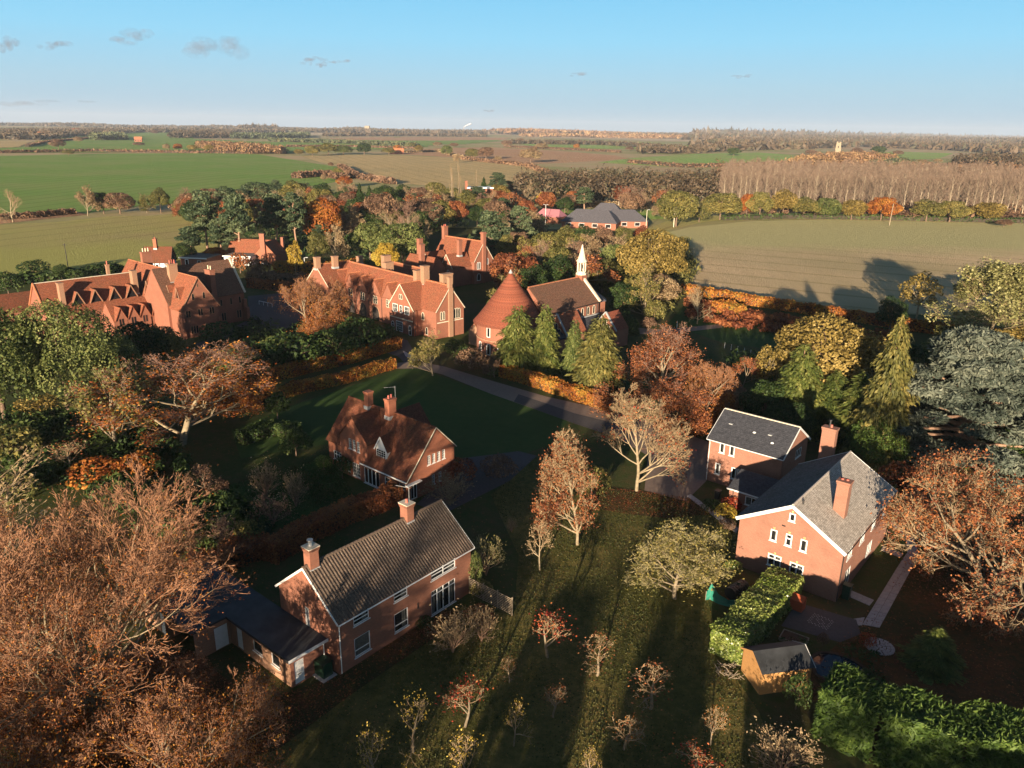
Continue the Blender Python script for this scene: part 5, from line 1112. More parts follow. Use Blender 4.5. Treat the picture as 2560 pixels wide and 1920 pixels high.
def hedge(name,label,cat,path,w_,h_,m,n,size,core=None,elong=1.0,group=None,bumpy=.15,up=.4,seed=1,closed=False,spray=None,uneven=.08):
    """a clipped or shaggy hedge along a ground path: a dark core and leaf cards over its faces"""
    rs=np.random.RandomState(seed); P=[Vector((p[0],p[1],0)) for p in path]; L=[(b_-a).length for a,b_ in zip(P,P[1:])]; T=sum(L); c0=P[0].copy()
    root=D2.objects.new(name,None); COL.objects.link(root); root.location=c0; tag(root,label,cat,group)
    g=MB()
    for a,b_ in zip(P,P[1:]):
        d=(b_-a).normalized(); nn=Vector((-d.y,d.x,0)); hw=w_*.36; a,b_=a-c0,b_-c0; q=[a-nn*hw,b_-nn*hw,b_+nn*hw,a+nn*hw]; t=[v+Vector((0,0,h_*.82)) for v in q]
        g.face(*t); 
        for k in range(4): g.face(q[k],q[(k+1)%4],t[(k+1)%4],t[k])
    g.obj('branches',M['core'],root)
    seg=rs.choice(len(L),n,p=np.array(L)/T); u=rs.rand(n); A=np.array([tuple(P[i]-c0) for i in range(len(L))]); B=np.array([tuple(P[i+1]-c0) for i in range(len(L))]); base=A[seg]+(B-A)[seg]*u[:,None]
    D=unit((B-A)[seg]); NN=np.stack([-D[:,1],D[:,0],np.zeros(n)],1)
    s=rs.uniform(0,2*h_+w_,n); side=np.where(s<h_,-1,np.where(s>h_+w_,1,0)); off=np.where(side==0,s-h_-w_/2,side*w_/2); z=np.where(side==-1,s,np.where(side==1,2*h_+w_-s,h_)); 
    al=np.array([sum(L[:i]) for i in range(len(L))])[seg]+u*np.array(L)[seg]; bmp=1+bumpy*(.5*np.sin(al*1.13+2*np.sin(z*1.7+seed))+.6*np.sin(al*3.1+z*2.3+np.sin(al*.7))*np.cos(al*1.7+off*2))+rs.normal(size=n)*bumpy*.4
    z2=z*(1+uneven*.5*np.sin(al*.9+seed)*np.cos(al*.37))*(1+(bmp-1)*.5)
    out=np.where((side==0)[:,None],np.array([[0,0,1.]]),NN*side[:,None]); Pp=base+NN*(off*bmp)[:,None]; Pp[:,2]=np.maximum(z2,.05)
    e_=rs.rand(n)<min(.25,(w_*h_)/(T*(2*h_+w_)*.5)); fi=np.where(rs.rand(n)<.5,0,len(L)-1); sg=np.where(fi==0,-1,1) if len(L)>1 else np.where(rs.rand(n)<.5,-1,1); Ee=np.where((sg<0)[:,None],A[np.zeros(n,int)],B[np.full(n,len(L)-1)]); De=np.where((sg<0)[:,None],-D[:1]*0+unit((B-A)[:1]),unit((B-A)[-1:])); Ne=np.stack([-De[:,1],De[:,0],np.zeros(n)],1)
    Q=Ee+De*sg[:,None]*.15+Ne*rs.uniform(-w_/2,w_/2,(n,1)); Q[:,2]=rs.uniform(0,h_,n); Pp=np.where(e_[:,None],Q,Pp); out=np.where(e_[:,None],De*sg[:,None],out)
    Pp=Pp-out*np.abs(rs.normal(size=(n,1)))*.12
    T_=None
    if spray is not None: T_=out*.5+np.array(spray)[None]+rs.normal(size=(n,3))*.45
    me=cards(name+'_leaves',Pp,out*.9+rs.normal(size=(n,3))*.6+[0,0,up],rs.uniform(.6,1.3,n)*size,m,rs,np.clip(.5+.12*np.sin(al*.8+seed+z)+rs.normal(size=n)*.18,0,1),elong,T=T_)
    link(D2.objects.new('leaves',me),root); return root
# ================================================================ TREES AND HEDGES IN PLACE
random.seed(77)
# hero trees, each grown for its own place
lib_bare('big_beech',101,20,[(18,.74,44,.12),(8,.58,38,.10),(7,.52,34,.08),(6,.5,30,.06),(4,.6,28,.05)],.27,.05,34000,.07,'l_orange',tm='t_rusty',bm='b_pale',wob=.1,stems=2)
p=at(215,1575); place('big_beech','beech_tree','huge bare spreading beech with pale limbs and purplish twigs filling the lower left','tree',p.x+.3,p.y,20,14.3,.6)
lib_bare('low_beech',131,8,[(12,.75,60,.05),(8,.58,46,.06),(7,.5,40,.04),(5,.5,36,.03),(3,.55,34,.02)],.18,.05,15000,.07,'l_orange',tm='t_rusty',bm='b_grey',stems=2)
put('low_beech','beech_tree','low orange-leaved beech boughs at the bottom left corner','tree',110,1745,1500,400)
put('low_beech','beech_tree','low orange-leaved beech between huge beech and annex door, at bottom edge','tree',400,1735,1480,370)
put('low_beech','beech_tree','low russet beech between the huge beech and the garage wall','tree',330,1560,1390,240,{'leaves':'l_rust'})
lib_bare('left_beech',102,17,[(10,.6,44,.2),(8,.55,40,.15),(7,.52,36,.1),(5,.5,34,.06)],.3,.15,1500,.12,'l_tan',tm='t_tan',bm='b_grey')
p=at(20,1350); place('left_beech','beech_tree','bare twiggy tree behind the huge beech at the left edge','tree',p.x-3,p.y,16,11,2)
lib_bare('fire_beech',103,15,[(14,.66,56,.09),(8,.58,46,.07),(7,.52,40,.05),(5,.5,36,.03),(3,.55,34,.02)],.32,.06,15000,.12,'l_orange',tm='t_purple',bm='b_pale',wob=.16)
p=at(395,960); place('fire_beech','beech_tree','beech with bare pale top limbs and fiery orange lower leaves, left of the lawn','tree',p.x,p.y,14.5,12.3,1.0)
put('bare_d','birch_tree','olive-yellow tree leaning left beside the fiery beech','tree',250,985,790,200,{'leaves':'l_olive'})
lib_leafy('holm_big',104,17,9.5,95,115,.19,'l_holm',fr=(.13,.24),h0f=.02,flat=1.05,up=.5,keep=.72)
p=at(150,885); place('holm_big','evergreen_oak','massive domed evergreen oak before the left convent wing','tree',p.x,p.y,18,9,0)
put('holm','evergreen_oak','dark evergreen oak cut by the left edge of the photo','tree',12,905,665,210)
put('holm','evergreen_oak','smaller evergreen oak right of the massive domed one','tree',255,850,720,120)
put('oak_a','holly_tree','dark evergreen tree in shade between domed oak and convent gable','tree',310,800,690,110,{'crown':'l_dark'})
put('oak_c','holly_tree','yellowish-green tree under the convent gable','tree',350,790,705,100,{'crown':'l_olive'})
put('low_beech','beech_tree','orange-brown beech standing before the five small gables','tree',669,722,598,165,{'trunk':'b_grey'},rz=2.0)
for i,(bx,by,ty,wd,mm,lb) in enumerate([(640,792,725,130,'l_dark','dark laurel mass left of the clipped beech hedges'),(720,780,715,130,'l_dark','dark rhododendron clump below the convent arches'),(775,765,690,110,'l_dark','dark rhododendron clump before the tall cross gable'),(500,800,757,120,'l_holm','green laurel clump right of the fiery beech'),(600,760,730,70,'l_holm','small sunlit laurel before the courtyard'),(545,740,705,90,'l_dark','dark clipped yew near the convent courtyard'),(480,745,700,90,'l_dark','dark clipped yew below the broad convent gable'),(690,690,650,60,'l_dark','dark yew behind the orange-brown beech')]):
    put('shrub_b' if i%2 else 'shrub_a','laurel_shrub',lb,'shrub',bx,by,ty,wd,{'crown':mm})
lib_bare('copper_beech',105,14,[(14,.62,60,.08),(8,.58,48,.05),(7,.5,42,.04),(5,.5,36,.03),(3,.55,34,.02)],.33,.05,26000,.11,'l_rust',tm='t_purple',bm='b_grey',wob=.13)
p=at(1432,905); place('copper_beech','beech_tree','broad rust-coloured beech right of the church conifers','tree',p.x-.3,p.y,14.8,10.2,2.2)
put('low_beech','beech_tree','orange-leaved tree with mossy trunk left of the slate roof','tree',1513,925,790,150,{'leaves':'l_orange'})
put('oak_c','hawthorn_tree','small tan tree between rust beech and golden oak','tree',1580,900,830,90,{'crown':'l_tan'})
lib_bare('mid_bare',106,14,[(14,.62,46,.14),(9,.56,40,.09),(7,.5,36,.06),(5,.48,34,.04),(3,.55,32,.03)],.24,.12,900,.13,'l_red',tm='t_tan',bm='b_pale')
p=at(1375,1061); place('mid_bare','maple_tree','bare spreading tree with stout pale trunk beside the gravel drive','tree',p.x,p.y,13,6.0,.3)
lib_bare('mid_maple',107,14,[(20,.42,36,.14),(8,.56,36,.1),(7,.5,36,.05),(5,.48,34,.03),(3,.55,32,.03)],.2,.14,8000,.1,'l_rust',tm='t_tan',bm='b_pale')
p=at(1247,1177); place('mid_maple','maple_tree','tall maple with thinning russet leaves in the middle of the lawn','tree',p.x,p.y,14.2,4.4,1.3)
lib_bare('round_thorn',208,7,[(22,.56,62,.05),(8,.56,50,.03),(6,.52,44,.0),(4,.5,40,.0),(3,.6,36,.0)],.15,.08,7000,.08,'l_olive',tm='t_olive',bm='b_grey',wob=.12,lowbias=False)
p=at(1457,1293); place('round_thorn','hawthorn_tree','rounded bare olive-brown tree left of the big brick gable','tree',p.x,p.y,7.6,4.9,0)
put('apple_1','apple_tree','small leafless tree with pale trunk below the russet maple','tree',1166,1232,1125,72,{'leaves':'l_tan','twigs':'t_tan','trunk':'b_pale'})
put('apple_0','apple_tree','thin leaning tree just left of the russet maple','tree',1190,1120,1050,70,{'twigs':'t_tan'})
LIB['bush_t']=LIB['bush_bare']
put('bush_bare','forsythia_bush','tan rounded bush at the far corner of the ribbed-roof house','shrub',1050,1243,1163,80,{'leaves':'l_olive','twigs':'t_olive'})
# orchard
for key,bx,by,ty,wd,lb in [('bush_bare',978,1410,1330,105,'brown leafless V-shaped bush in front of the french window'),('bush_bare',1040,1385,1310,70,'reddish leafless bush between french window and slatted fence'),
 ('apple_2',1182,1420,1335,98,'drooping pinkish apple tree nearest the slatted fence end'),('apple_0',1100,1475,1428,42,'tiny tan-leaved fruit bush in the orchard grass'),('apple_0',1290,1460,1385,78,'apple tree on a mulch ring right of the drooping one'),
 ('apple_3',893,1625,1500,118,'apple tree with red and yellow leaves left in the bottom orchard row'),('apple_2',1005,1570,1480,95,'dark pinkish apple tree behind the red and yellow one'),('apple_3',1110,1612,1530,80,'thin apple tree with olive leaves in the shade'),
 ('apple_0',1195,1550,1480,62,'small shaded apple tree in mid orchard'),('apple_0',1405,1532,1455,92,'leaning reddish apple tree in a sunlit patch'),('apple_1',1348,1620,1550,84,'apple tree with yellowish leaves by the vertical shadow'),
 ('apple_1',1535,1610,1525,62,'small upright apple tree with orange leaves left of the big conifer hedge'),('apple_3',810,1700,1590,118,'yellow-leaved tree cut by the bottom edge, left one'),('apple_3',1010,1710,1600,130,'yellow-leaved tree cut by the bottom edge, near the centre'),
 ('apple_2',1500,1700,1632,110,'bright red-leaved apple tree at the bottom edge'),('bush_bare',1690,1672,1595,125,'bushy yellow-green bare tree at bottom beside the conifer hedge'),('apple_3',1270,1690,1625,60,'thin twiggy fruit tree at the bottom edge'),('bush_bare',1105,1150,1120,26,'tiny staked sapling on the dark lawn')]:
    put(key,'apple_tree' if 'apple' in key else 'bare_bush',lb,'tree' if 'apple' in key else 'shrub',bx,by,ty,wd)
# shaded garden between the houses, bare shrubs
for key,bx,by,ty,wd,lb,mm in [('bush_bare',575,1078,1000,62,'bare vase-shaped tree in the shaded garden, upper of four',{}),('bush_bare',640,1095,1020,56,'bare vase-shaped tree in shaded garden near the catslide house',{}),('bush_bare',588,1140,1070,88,'bare pinkish vase-shaped tree lowest in shaded garden',{'twigs':'t_purple'}),('bush_bare',487,1185,1118,78,'bare pinkish shrub beside the big beech',{'twigs':'t_purple'}),
 ('apple_0',150,1030,950,92,'rounded bare shrub at left below the olive-yellow tree',{}),('bare_c',450,1085,1005,80,'dark bare tree in shade right of fiery beech',{'leaves':'l_brown'}),('shrub_a',540,1180,1130,70,'yellowish evergreen shrub above the flat-roofed annex',{'crown':'l_olive'}),
 ('shrub_a',640,985,935,70,'dark evergreen shrub by the left end of the catslide house',{}),('shrub_b',740,1035,990,48,'dark climbing shrub at the projecting gable foot',{'crown':'l_dark'}),('shrub_b',700,1015,985,40,'sunlit green shrub at the catslide house corner',{'crown':'l_hedge'}),
 ('shrub_a',215,1050,1000,110,'orange shrub under the olive-yellow tree',{'crown':'l_orange'}),('shrub_a',300,1035,985,90,'orange-red shrub below fiery beech',{'crown':'l_orange'}),('shrub_a',285,1095,1050,100,'dark green shrub above the big beech',{}),('shrub_b',85,900,860,90,'golden shrub below the domed evergreen oak',{'crown':'l_gold'}),
 ('shrub_a',30,1000,930,120,'dark olive shrub at the left edge',{'crown':'l_olive'}),('shrub_a',20,1100,1030,110,'olive shrub at left edge behind the beeches',{'crown':'l_olive'}),('shrub_a',420,1180,1140,60,'dark shrub near the bare pinkish shrub',{}),('oak_c',600,905,850,60,'small dark tree at the end of the beech hedges',{'crown':'l_dark'})]:
    put(key,'garden_shrub',lb,'shrub',bx,by,ty,wd,mm)
# around the church and the central garden
lib_conifer('church_fir',110,13,3.5,'l_cyp',12000,.27,power=.48,droop=.75,elong=1.7,rag=.3,bm='b_brown')
lib_conifer('church_fir2',111,13,2.6,'l_cyp',9000,.25,power=.45,droop=.8,elong=1.7,rag=.18)
put('church_fir','cypress_tree','broad dark cypress hiding the cone-roofed chapter house','tree',1118,800,660,98)
put('church_fir2','cypress_tree','narrow cypress right of the broad one before the nave','tree',1176,802,655,66)
put('church_fir2','spruce_tree','thin ragged spruce before the church transept','tree',1238,808,690,50,{'crown':'l_holm'})
lib_conifer('brown_spruce',112,14,4.2,'l_olive',11000,.3,power=.45,droop=.6,layers=17,elong=1.8,rag=.12)
put('brown_spruce','spruce_tree','wide brownish-green spruce before the church nave','tree',1290,842,682,118)
put('bare_d','hazel_tree','tan leafless tree by the road bend','tree',935,812,720,96,{'leaves':'l_olive'})
put('shrub_a','garden_shrub','brown shrub at the foot of the chapter house','shrub',1020,800,755,72,{'crown':'l_brown'})
put('shrub_a','garden_shrub','dark green shrub between convent and church','shrub',985,775,735,50,{})
put('bare_d','thorn_tree','small twiggy thorn by the chapter house wall','tree',1068,815,765,52,{'leaves':'l_brown'})
put('shrub_a','garden_shrub','russet shrub beside church drive','shrub',1400,715,688,34,{'crown':'l_brown'})
put('shrub_b','garden_shrub','rounded green shrub by the church drive','shrub',1412,700,650,52,{'crown':'l_olive'})
put('fir_b','dwarf_conifer','small pale-green conifer on the church drive edge','tree',1370,722,695,22)
put('bare_a','lime_tree','bare pale-trunked tree by the russet field hedge','tree',1506,700,613,74,{'trunk':'b_pale'})
put('golden_oak','oak_tree','great golden-brown oak at the field corner behind the church','tree',1405,640,493,158,{})
put('oak_c','oak_tree','green side of oak clump against the sown field','tree',1462,610,545,60,{'crown':'l_olive'})
put('bare_d','hazel_tree','pale tan-green hazel below the great golden oak','tree',1395,690,575,110,{'leaves':'l_olive'}); put('oak_c','hazel_tree','tan-green bush in front of the golden oak','tree',1425,668,590,90,{'crown':'l_tan'})
put('oak_c','yew_tree','dark yew clump right behind the church apse','tree',1345,690,610,74,{'crown':'l_dark'})
# behind the church / convent
for key,bx,by,ty,wd,mm,lb in [('bare_c',1105,650,555,92,{},'rust-tinted beech right of the brick villa'),('bare_c',1265,640,545,150,{'leaves':'l_rust'},'broad russet beech just behind the bellcote'),('bare_d',1100,700,585,90,{'leaves':'l_olive'},'olive hazel left of the cone roof'),('oak_a',1075,690,640,50,{'crown':'l_holm'},'green shrub tree below the cone apex, left'),
 ('oak_c',1150,655,570,68,{'crown':'l_dark'},'dark evergreen between villa beech and bellcote'),('oak_c',1190,640,580,60,{'crown':'l_hedge'},'bright green evergreen behind the nave ridge'),('oak_b',1330,620,520,76,{'crown':'l_holm'},'dark green tree between bellcote and golden oak'),('bare_d',1265,590,500,110,{'leaves':'l_tan'},'tan feathery larch behind the bellcote'),
 ('oak_a',1190,570,495,90,{'crown':'l_olive'},'olive oak right of the dark cedars'),('oak_b',1240,575,500,60,{'crown':'l_olive'},'olive oak before the grey school roof'),('bare_b',1165,600,520,90,{},'bare arching tree above the villa right side'),
 ('cedar_far',1060,560,455,120,{},'broad dark cedar behind the villa, left one'),('cedar_far',1120,545,445,90,{},'broad dark cedar behind the villa, right one'),('fir_b',1035,560,500,24,{},'slim yellow-green fir behind the villa ridge'),('fir_b',1015,560,505,22,{},'second slim fir behind the villa ridge'),
 ('bare_a',915,560,475,36,{'trunk':'b_grey'},'bare fan-shaped tree left of the villa'),('oak_a',870,570,475,110,{'crown':'l_holm'},'dark green oak behind the crested range'),('oak_b',800,560,475,90,{'crown':'l_holm'},'grey-green oak left behind the crested range'),('oak_b',835,590,520,56,{'crown':'l_yellow'},'yellow maple just behind the crested ridge'),
 ('bare_d',725,570,480,64,{'leaves':'l_tan'},'tan leafless tree behind left convent chimneys'),('oak_c',690,570,500,50,{'crown':'l_olive'},'olive tree near the lamp post'),('oak_a',700,530,420,84,{'crown':'l_orange'},'big orange beech above the tan leafless tree'),('oak_b',820,510,410,88,{'crown':'l_brown'},'brown oak above the convent'),
 ('bare_c',910,600,545,60,{'leaves':'l_brown'},'purplish bush left of the villa chimneys'),('bare_b',565,525,430,30,{},'slim reddish larch among the pines'),('pine_b',520,560,420,74,{},'tall scots pine left of the bungalow'),('pine_a',450,550,410,80,{},'dark pine at the field edge'),('pine_a',480,560,470,60,{},'spreading pine with open branches'),('pine_b',600,540,420,70,{},'blue-green pine above the bungalow'),('pine_a',640,540,415,66,{},'blue-green pine right of bungalow chimney'),
 ('pine_b',415,560,490,60,{},'low dark pine beside the olive field'),('oak_c',400,570,525,50,{'crown':'l_dark'},'dark holly at the outbuilding corner'),('oak_b',465,565,532,50,{'crown':'l_orange'},'orange-gold bush by the outbuilding'),('shrub_a',520,590,550,50,{'crown':'l_rust'},'russet bush before the bungalow'),('shrub_a',560,600,560,50,{'crown':'l_brown'},'brown bush below the bungalow'),
 ('oak_c',640,455,388,70,{'crown':'l_olive'},'olive-yellow oak at the top of the wood'),('oak_a',560,450,390,80,{'crown':'l_pine'},'dark grey-green tree on the wood edge'),('oak_b',610,450,400,60,{'crown':'l_pine'},'dark tree between pines and olive oak'),('oak_c',500,470,402,70,{'crown':'l_pine'},'dark crowned tree at the left of the wood'),
 ('bare_d',760,520,440,60,{},'tan thin tree amid the belt'),('oak_a',760,470,410,60,{'crown':'l_rust'},'rusty oak behind orange beech'),('fir_a',780,480,395,30,{},'dark spruce left of the brown oak'),('fir_a',800,470,400,28,{},'dark spruce behind brown oak'),('bare_b',880,540,430,80,{},'purplish bare tree right of brown oak'),('oak_b',905,520,450,60,{'crown':'l_dark'},'dark round tree behind the villa left'),
 ('lombardy',975,470,352,20,{},'tall lombardy poplar, left of the pair'),('lombardy',992,470,348,18,{},'tall lombardy poplar, right of the pair'),('lombardy',1030,460,365,14,{},'lone thin poplar right of the pair'),('bare_d',935,480,405,60,{'leaves':'l_tan'},'tan round tree left of the lombardy poplars'),('oak_c',1010,470,410,60,{'crown':'l_olive'},'olive oak below the lombardy poplars'),
 ('oak_a',1078,450,395,56,{'crown':'l_gold'},'golden oak right of the lombardy poplars'),('fir_a',1045,440,382,24,{},'pointed dark fir behind golden oak'),('pine_a',1075,430,372,50,{},'flat topped pine behind golden oak'),('oak_b',1177,458,412,44,{'crown':'l_yellow'},'bright yellow maple before the long wood'),('oak_c',1220,462,425,40,{'crown':'l_dark'},'small dark holly right of yellow maple'),
 ('oak_a',1460,490,405,86,{'crown':'l_olive'},'big olive oak by the sown field gate'),('oak_a',1555,475,412,86,{'crown':'l_olive'},'round olive oak left of the white field pole'),('shrub_a',1510,480,450,44,{'crown':'l_olive'},'low green bush between two olive oaks'),
 ('oak_b',1640,472,410,50,{'crown':'l_olive'},'olive tree in the field hedgerow, left of the pair'),('oak_c',1690,470,408,60,{'crown':'l_gold'},'golden tree in the field hedgerow'),('oak_b',1612,468,415,40,{'crown':'l_orange'},'orange tree in the field hedgerow'),('oak_c',1735,472,425,60,{'crown':'l_olive'},'green hedgerow tree in mid field edge'),('oak_a',1785,473,425,56,{'crown':'l_holm'},'green hedgerow tree left of the round tan one'),
 ('oak_b',1838,475,428,54,{'crown':'l_gold'},'round tan-gold hedgerow tree'),('oak_b',1902,476,422,62,{'crown':'l_orange'},'orange-brown hedgerow tree behind the white pole'),('oak_c',2000,478,430,62,{'crown':'l_olive'},'olive hedgerow tree right of the white pole'),('oak_b',2050,480,430,60,{'crown':'l_olive'},'wide olive hedgerow tree right side'),('oak_b',2128,480,434,66,{'crown':'l_gold'},'isolated gold hedgerow tree near right edge'),
 ('shrub_b',1960,474,455,60,{'crown':'l_brown'},'low brown scrub by the orange hedgerow tree'),
 ('bare_a',28,480,410,60,{'trunk':'b_pale'},'bare pale ash in the hedge at the left edge'),('bare_d',190,466,400,52,{'leaves':'l_tan'},'tall pale willow left in the field hedge'),('oak_b',225,462,412,40,{'crown':'l_dark'},'dark hedge tree right of the pale willow'),('oak_a',260,462,412,60,{'crown':'l_brown'},'dark brown oak in the field hedge'),('bare_d',318,460,418,46,{'leaves':'l_olive'},'olive willow in the field hedge'),('oak_c',348,460,404,40,{'crown':'l_olive'},'tall olive ash in the field hedge'),('shrub_a',395,458,433,50,{'crown':'l_brown'},'brown bushes ending the field hedge'),
 ('shrub_a',75,600,565,60,{},'dark bush on the olive field edge'),('oak_c',135,608,570,34,{'crown':'l_dark'},'round dark holly by the pole'),('shrub_a',215,600,572,70,{},'dark scrub behind the long convent roof'),('shrub_a',20,640,590,50,{},'dark scrub at left field corner'),('shrub_a',165,615,585,40,{},'low scrub right of the dark holly'),
 ('birch_a',1978,692,583,80,{'crown':'l_gold','trunk':'b_pale'},'golden birch against the shaded field'),('golden_oak',1775,885,682,250,{'crown':'l_gold'},'broad golden oak behind the slate-roofed house'),('birch_a',1650,860,745,70,{'crown':'l_gold'},'narrow golden tree left of the broad oak')]:
    nm={'oak':'broadleaf_tree','bare':'broadleaf_tree','pine':'pine_tree','fir':'fir_tree','cedar':'cedar_tree','lombardy':'poplar_tree','shrub':'bush','birch':'birch_tree','golden':'oak_tree'}[key.split('_')[0]]
    put(key,nm,lb,'bush' if 'shrub' in key else 'tree',bx,by,ty,wd,mm)
lib_conifer('big_cyp',120,18,5,'l_cyp',14000,.32,power=.6,droop=.8,elong=1.6,rag=.2,layers=None,bm='b_pink')
put('big_cyp','cypress_tree','dense green cypress left of the golden oak trunk','tree',1715,925,742,135)
put('big_cyp','cypress_tree','green cypress lower limbs around the pinkish trunk','tree',1790,935,800,110)
put('big_cyp','cypress_tree','tall leaning ragged cypress between golden oak and blue cedar','tree',1893,1000,682,118,{'crown':'l_olive'})
put('holm','bay_tree','bright green bay tree at the foot of the leaning cypress','tree',1888,1010,900,125,{'crown':'l_hedge'})
lib_pads('blue_cedar',121,19,11,'l_blue',110,150,.18,bm='b_pink',z0=.05,padr=(.13,.24),thin=.33,elong=2.2,up=.7)
p=at(2090,1005); place('blue_cedar','cedar_tree','massive blue-grey cedar filling the right behind the brown tree','tree',p.x-1.5,p.y,18.8,12.5,0)
put('blue_cedar','cedar_tree','second blue-grey cedar cut by the right edge','tree',2230,960,720,220)
lib_bare('willow',122,18,[(15,.6,34,.14),(9,.56,38,.06),(6,.5,38,.0),(4,.5,36,-.05)],.26,.05,16000,.18,'l_will',tm='t_tan',bm='b_pale',lowbias=False)
put('willow','willow_tree','large yellow-green willow with pale fanning limbs at the right edge','tree',2125,775,568,215,{})
put('shrub_a','bush','yellow-green bush beneath the willow','bush',2120,790,735,90,{'crown':'l_hedge'}); 
lib_bare('right_chest',123,14,[(13,.66,54,.08),(10,.58,44,.07),(8,.52,40,.04),(6,.5,36,.03)],.3,.08,20000,.12,'l_rust',tm='t_tan',bm='b_grey',stems=2,wob=.13,lowbias=False)
p=at(2125,1300); place('right_chest','chestnut_tree','wide russet tree with fanning limbs on leaf-strewn ground at right','tree',p.x+.5,p.y,14.5,9.8,1.0,{})
put('fir_a','fir_tree','small young fir in the dark lawn at right','tree',2013,1437,1358,94,{'crown':'l_cyp'})
put('shrub_a','bush','red and orange shrub hugging the house beside the roof corner','bush',1935,1075,1010,90,{'crown':'l_rust'})
put('oak_c','yew_tree','dark yew behind the slate-roofed house','tree',1700,960,870,110,{'crown':'l_dark'})
put('oak_c','yew_tree','dark yew mass between slate house and golden tree','tree',1620,900,850,80,{'crown':'l_brown'})
for bx,by,ty,wd,mm,kk,lb in [(1590,980,900,90,'l_dark','oak_c','dark holly between drive and slate-roofed house'),(1560,935,850,90,'l_orange','bare_c','orange young beech left behind the slate-roofed house'),(1650,930,820,110,'l_dark','oak_b','dark evergreen left of the green cypress'),(1840,960,800,110,'l_cyp','fir_b','green fir filling the gap behind the cypresses'),(1950,900,740,110,'l_dark','oak_b','dark evergreen between leaning cypress and cedar'),(1870,860,720,120,'l_olive','oak_a','olive crown behind the leaning cypress'),(1990,850,740,120,'l_cyp','cedar_far','green cedar behind the blue-grey cedar'),(1800,800,720,120,'l_dark','oak_b','dark tree behind the golden oak right side'),(1720,820,740,90,'l_cyp','fir_b','second fir behind the golden oak'),
 (1960,1010,930,120,'l_blue','cedar_far','low blue-grey cedar branch mass by the leaning cypress'),(1600,860,770,70,'l_rust','bare_c','rusty thorn beside the rust beech'),(2060,780,700,100,'l_olive','oak_c','olive scrub below the willow left side'),(2190,800,700,110,'l_gold','oak_c','yellowish tree at the right edge under the willow'),(2180,1000,870,120,'l_dark','oak_b','dark evergreen at right edge between cedar and russet tree'),
 (2000,1090,1000,110,'l_rust','bare_c','rusty bush between lichened roof and cedar'),(1985,1130,1060,80,'l_brown','shrub_a','brown bush at the bend of the slab path'),(2090,660,600,60,'l_olive','oak_c','olive tree beyond the willow against the sown field'),(2200,690,600,90,'l_olive','oak_a','olive tree at the right edge beyond the willow'),(1920,720,640,60,'l_dark','oak_c','dark bush at the foot of the golden birch')]:
    put(kk,'bush' if kk[0]=='s' else 'garden_tree',lb,'bush' if kk[0]=='s' else 'tree',bx,by,ty,wd,{'leaves' if kk[:4]=='bare' else 'crown':mm})
for i,(bx,by,ty,wd,mm) in enumerate([(1222,537,486,46,'l_olive'),(1262,542,484,50,'l_dark'),(1300,540,487,52,'l_brown'),(1345,537,488,44,'l_olive'),(1385,530,487,40,'l_rust'),(1205,560,515,60,'l_brown')]):
    put('oak_c','broadleaf_tree','%s tree screening the school front, %s in its row'%(('olive','dark green','brown','light olive','rusty','greyish brown')[i],('first','second','third','fourth','fifth','lowest')[i]),'tree',bx,by,ty,wd,{'crown':mm})
put('oak_c','yew_tree','dark yew between brown spruce and the church drive','tree',1345,735,672,66,{'crown':'l_dark'})
# ivy, climbers and garden shrubs near the right-hand house
for key,x,y,h,r,mm,lb,cat in [('shrub_b',34.3,71.0,3.4,1.5,'l_hedge','green climber on the side wall of the lichened-roof house','climber'),('shrub_b',36.6,73.4,4.2,1.5,'l_hedge','tall green climber near the back of the side wall','climber'),('shrub_b',32.9,67.8,2.2,1.1,'l_laurel','low leafy shrub below the side windows','shrub'),
 ('shrub_a',25.6,80.2,1.8,1.3,'l_red','red-leaved shrub by the slate house porch','shrub'),('shrub_a',24.6,78.6,1.7,1.3,'l_yellow','yellow shrub by the slate house porch','shrub'),('shrub_a',23.4,80.5,1.4,1.2,'l_dark','dark bedding shrub beside the paved path','shrub'),('shrub_a',24.3,76.4,1.0,1.0,'l_brown','withered shrub at the end of the flower bed','shrub'),('shrub_b',22.4,67.0,1.5,1.0,'l_laurel','small bright bush at the left corner of the brick gable','shrub'),
 ('shrub_a',31.0,56.0,1.2,.8,'l_red','fiery red dwarf maple beside the round terrace','shrub'),('shrub_a',24.6,55.4,1.1,.5,'l_brown','feathery grass clump by the pond, left','shrub'),('shrub_a',27.2,56.0,1.2,.5,'l_brown','feathery grass clump by the pond, right','shrub'),('shrub_a',22.2,48.2,3.0,1.1,'l_dark','dark upright yew between shed and conifer hedge','shrub'),
 ('shrub_b',-3.2,63.3,4.2,.8,'l_holm','green climber on the corner by the slatted fence','climber'),('shrub_a',-2.6,62.6,1.6,1.1,'l_olive','yellowing shrub at the fence end','shrub'),('shrub_a',-7.4,57.8,.9,.8,'l_dark','low green plant below the french window','shrub'),('shrub_a',-2.6,58.8,1.2,1.4,'l_rust','reddish rose bush before the slatted fence','shrub'),
 ('bare_c',22.5,100.5,4,2.5,None,'red tinted bush behind the slate-roofed house left end','shrub'),('bush_bare',15,61,.01,.01,None,'',''),('shrub_a',9.8,83.8,3.8,2.2,'l_olive','olive bush between bare tree and road','shrub'),('shrub_b',-6.5,87.2,3.0,2.6,'l_rust','clipped russet dome behind the catslide house','shrub'),('shrub_b',-1.5,88.5,2.9,2.6,'l_brown','clipped brown dome by the dark drive','shrub'),('bush_bare',-7.2,81.0,3.6,3.4,None,'dark twiggy shrub beside the catslide house gable','shrub')]:
    if h<.1: continue
    place(key,'garden_shrub',lb,cat,x,y,h,r,random.uniform(0,6),{'crown':mm} if mm else {})
